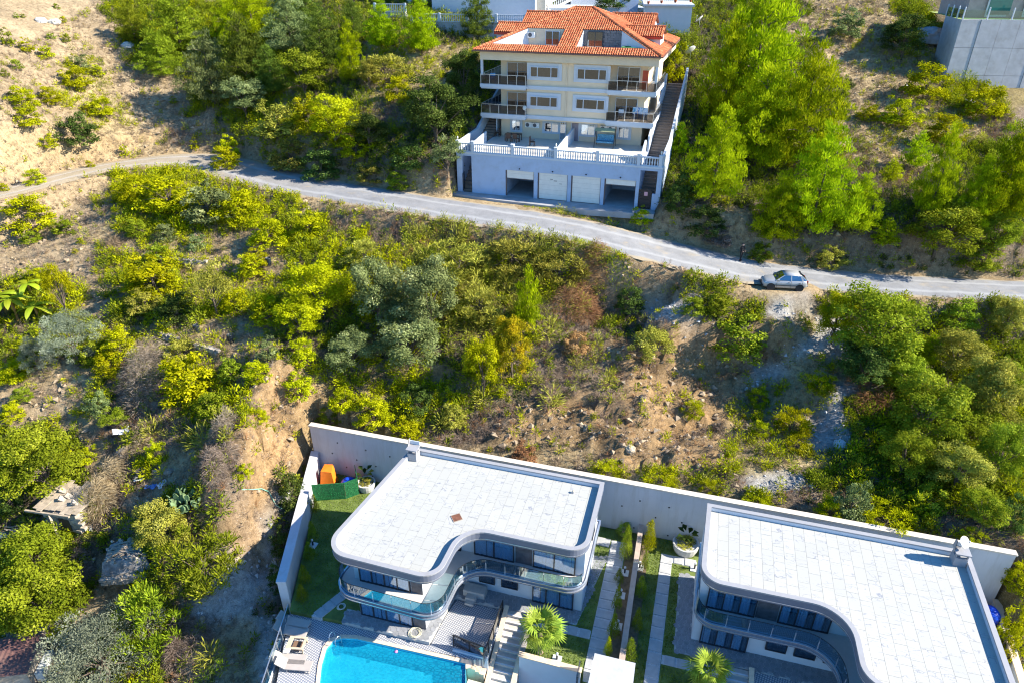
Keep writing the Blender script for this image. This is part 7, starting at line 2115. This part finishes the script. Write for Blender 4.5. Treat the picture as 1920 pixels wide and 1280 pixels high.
# ------------------------------------------------------------------ parked car
def car(label, loc, rz, pitch):
    c = thing('parked_car', label, 'car', loc, rz)
    c.rotation_euler = (0, pitch, rz)
    PAINT = M('silver_paint', (.40, .405, .41), .3, .03, 3, metal=.25)
    TRIM = M('dark_trim', (.03, .03, .033), .6)
    CG = glass_mat('car_glass', (.10, .13, .15), .3)
    # lower body: stations from nose (x=+1.95) to tail
    st_ = [(1.93, .36, .62, .50), (1.86, .26, .70, .66), (1.6, .22, .80, .76), (1.2, .20, .87, .81), (.72, .20, .93, .83), (0, .20, .95, .84), (-.8, .20, .97, .84), (-1.4, .22, .98, .82), (-1.72, .28, .97, .77), (-1.86, .36, .86, .68)]
    m = MB()
    for x, zb, zt, w in st_:
        m.v += [(x, -w * .9, zb), (x, -w, zb + .12), (x, -w * 1.0, (zb + zt) * .55), (x, -w * .94, zt - .06), (x, -w * .78, zt), (x, w * .78, zt), (x, w * .94, zt - .06), (x, w, (zb + zt) * .55), (x, w, zb + .12), (x, w * .9, zb)]
    for i in range(len(st_) - 1):
        for k in range(10): m.f.append((i * 10 + k, i * 10 + (k + 1) % 10, (i + 1) * 10 + (k + 1) % 10, (i + 1) * 10 + k))
    m.f.append(tuple(range(10))); b = (len(st_) - 1) * 10; m.f.append(tuple(range(b, b + 10))[::-1])
    m.build('body', PAINT, c, smooth=True)
    # greenhouse
    gh = [(.78, .92, .70, .0), (.18, 1.40, .58, 0), (-.3, 1.44, .60, 0), (-1.25, 1.40, .58, 0), (-1.80, .98, .70, 0)]
    m = MB()
    low = [(.84, .91), (-1.82, .95)]
    m.add([(.20, -.57, 1.375), (.20, .57, 1.375), (-.35, .60, 1.43), (-.35, -.60, 1.43), (-1.28, .57, 1.385), (-1.28, -.57, 1.385), (.20, -.57, 1.33), (.20, .57, 1.33), (-1.28, .57, 1.34), (-1.28, -.57, 1.34), (-.35, .62, 1.37), (-.35, -.62, 1.37)],
          [(0, 1, 2, 3), (3, 2, 4, 5), (0, 6, 7, 1), (5, 4, 8, 9), (0, 3, 11, 6), (3, 5, 9, 11), (1, 7, 10, 2), (2, 10, 8, 4)]).build('roof', PAINT, c, smooth=True)
    for s in (-1, 1):
        P_ = lambda x, y, z: (x, s * y, z)
        for a, bq, w in ((P_(.86, .72, .90), P_(.2, .58, 1.36), .07), (P_(-.42, .77, .93), P_(-.38, .61, 1.38), .09), (P_(-1.42, .74, .95), P_(-1.24, .58, 1.36), .16), (P_(-1.80, .66, .95), P_(-1.28, .56, 1.36), .09)):
            MB().bar(a, bq, w, .05, (0, s, .3)).build('pillar', PAINT, c)
        f = MB().add([P_(.78, .745, .93), P_(-.38, .765, .95), P_(-.36, .60, 1.36), P_(.17, .59, 1.345)], [(0, 1, 2, 3)]).build('front_side_window', CG, c)
        MB().add([P_(-.46, .765, .95), P_(-1.36, .745, .965), P_(-1.2, .59, 1.35), P_(-.42, .61, 1.365)], [(0, 1, 2, 3)]).build('rear_side_window', CG, c)
        MB().add([P_(-1.5, .73, .97), P_(-1.76, .67, .97), P_(-1.34, .575, 1.34), P_(-1.30, .58, 1.34)], [(0, 1, 2, 3)]).build('quarter_window', CG, c)
        MB().box(.95, -1.05, s * .842 - .012, s * .842 + .012, .46, .52).build('side_moulding', TRIM, c)
        for x in (.80, -.42, -1.38): MB().box(x - .006, x + .006, s * .838 - .012, s * .838 + .012, .28, .9).build('door_gap', TRIM, c)
        for x in (-.22, -1.15): MB().box(x - .09, x + .09, s * .835 - .02, s * .835 + .02, .76, .79).build('door_handle', TRIM, c)
        MB().box(.62, .78, s * .92 - .08, s * .92 + .08, .93, 1.05).build('mirror', PAINT, c)
        h = MB().add([P_(1.90, .30, .55), P_(1.80, .62, .56), P_(1.66, .70, .72), P_(1.78, .36, .70), P_(1.95, .30, .56), P_(1.86, .64, .57), P_(1.70, .73, .735), P_(1.80, .36, .715)], [(4, 5, 6, 7), (0, 1, 5, 4), (1, 2, 6, 5), (2, 3, 7, 6), (3, 0, 4, 7)]).build('headlight', M('headlight_glass', (.75, .78, .8), .1), c)
        MB().box(-1.90, -1.80, s * .62 - .07, s * .62 + .07, .62, .92).build('taillight', M('taillight_red', (.5, .02, .02), .3), c)
        for x in (1.25, -1.22):
            w = MB().tube([(x, s * .80, .29), (x, s * .66, .29)], .30, 20).build('wheel', M('tyre_rubber', (.02, .02, .02), .9), c)
            MB().tube([(x, s * .812, .29), (x, s * .79, .29)], .19, 16).build('rim', SILVER, w)
            for k in range(5):
                a = k * 1.2566; MB().bar((x, s * .818, .29), (x + .18 * math.cos(a), s * .818, .29 + .18 * math.sin(a)), .05, .015, (0, 1, 0)).build('spoke', M('alloy', (.6, .6, .62), .3, metal=.6), w)
            MB().tube([(x, s * .846, .30), (x, s * .70, .30)], .36, 20).build('wheel_arch', TRIM, c)
    MB().add([(.86, -.68, .925), (.86, .68, .925), (.22, .55, 1.37), (.22, -.55, 1.37)], [(0, 1, 2, 3)]).build('windscreen', CG, c)
    MB().add([(-1.83, -.64, .97), (-1.83, .64, .97), (-1.32, .54, 1.37), (-1.32, -.54, 1.37)], [(3, 2, 1, 0)]).build('rear_window', CG, c)
    MB().box(1.84, 1.965, -.60, .60, .26, .40).build('front_bumper', TRIM, c); MB().box(-1.93, -1.80, -.64, .64, .36, .52).build('rear_bumper', PAINT, c)
    MB().box(1.88, 1.945, -.26, .26, .50, .58).build('grille', TRIM, c)
    MB().box(-1.36, -1.26, -.5, .5, 1.40, 1.43).build('roof_spoiler', TRIM, c)
    return c
car('silver five-door hatchback parked on the dirt shoulder of the gravel road', (CARX, CARY, CARZ + .01), math.pi + rad(-7), 0)
# ------------------------------------------------------------------ person
px, py, _, pz = sight(1388, 491)
per = thing('person', 'person in a black jacket and dark trousers walking on the gravel road', 'person', (px, py, max(float(T(px, py)), 11.86) - .02), rad(200))
def skinned(name, verts, edges, radii, mat, parent, root=0):
    me = bpy.data.meshes.new(name); me.from_pydata(verts, edges, []); o = place(name, me, parent)
    md = o.modifiers.new('skin', 'SKIN'); o.modifiers.new('sub', 'SUBSURF').levels = 1; o.modifiers['sub'].render_levels = 2
    for i, r in enumerate(radii): me.skin_vertices[0].data[i].radius = (r, r) if not hasattr(r, '__len__') else r
    me.skin_vertices[0].data[root].use_root = True
    me.materials.append(mat); return o
CL = M('black_clothes', (.012, .012, .014), .9); SKIN = M('skin_tone', (.50, .30, .22), .6)
bv = [(0, 0, .95), (0, 0, 1.15), (0, 0, 1.40), (0, 0, 1.50), (0, .01, 1.56), (.10, 0, .90), (.11, .10, .50), (.11, .02, .08), (-.10, 0, .90), (-.11, -.06, .50), (-.11, -.20, .10), (.19, 0, 1.42), (.25, -.02, 1.15), (.16, .22, 1.08), (-.19, 0, 1.42), (-.25, -.02, 1.15), (-.10, .24, 1.10)]
be = [(0, 1), (1, 2), (2, 3), (3, 4), (0, 5), (5, 6), (6, 7), (0, 8), (8, 9), (9, 10), (2, 11), (11, 12), (12, 13), (2, 14), (14, 15), (15, 16)]
brr = [(.16, .11), (.16, .11), (.17, .11), .06, .055, .10, .07, .05, .10, .07, .05, .07, .055, .045, .07, .055, .045]
skinned('body', bv, be, brr, CL, per)
hd = bmesh.new(); bmesh.ops.create_uvsphere(hd, u_segments=16, v_segments=12, radius=.105)
for v_ in hd.verts: v_.co.z *= 1.22; v_.co.y *= 1.06; v_.co.y += .03 * max(0, 1 - abs(v_.co.z + .02) / .04) * (1 if v_.co.y > .09 and abs(v_.co.x) < .03 else 0)
hm = bpy.data.meshes.new('head'); hd.to_mesh(hm); hd.free(); hm.materials.append(SKIN); place('head', hm, per, (0, .02, 1.66))
hd = bmesh.new(); bmesh.ops.create_uvsphere(hd, u_segments=16, v_segments=10, radius=.115)
bmesh.ops.delete(hd, geom=[v_ for v_ in hd.verts if v_.co.z < -.03 or (v_.co.y > .05 and v_.co.z < .05)], context='VERTS')
hm = bpy.data.meshes.new('hair'); hd.to_mesh(hm); hd.free(); hm.materials.append(CL); place('hair', hm, per, (0, .01, 1.68), scale=(1, 1.05, 1.15))
for s, (x, y, z) in ((1, (.14, .25, 1.08)), (-1, (-.08, .27, 1.10))):
    hv = [(0, 0, 0), (0, .05, 0)]; he = [(0, 1)]
    for k in range(4): hv += [(-.03 + .02 * k, .09, 0), (-.03 + .02 * k, .13, -.02)]; he += [(1, 2 + 2 * k), (2 + 2 * k, 3 + 2 * k)]
    hv += [(s * -.04, .04, .0), (s * -.055, .08, -.01)]; he += [(0, 10), (10, 11)]
    o = skinned('hand', hv, he, [.03, .032] + [.010, .008] * 4 + [.012, .009], SKIN, per); o.location = (x, y, z)
for x, y in ((.11, .05), (-.11, -.16)): MB().box(x - .045, x + .045, y - .08, y + .17, .0, .09).build('shoe', M('dark_shoe', (.02, .02, .02)), per)
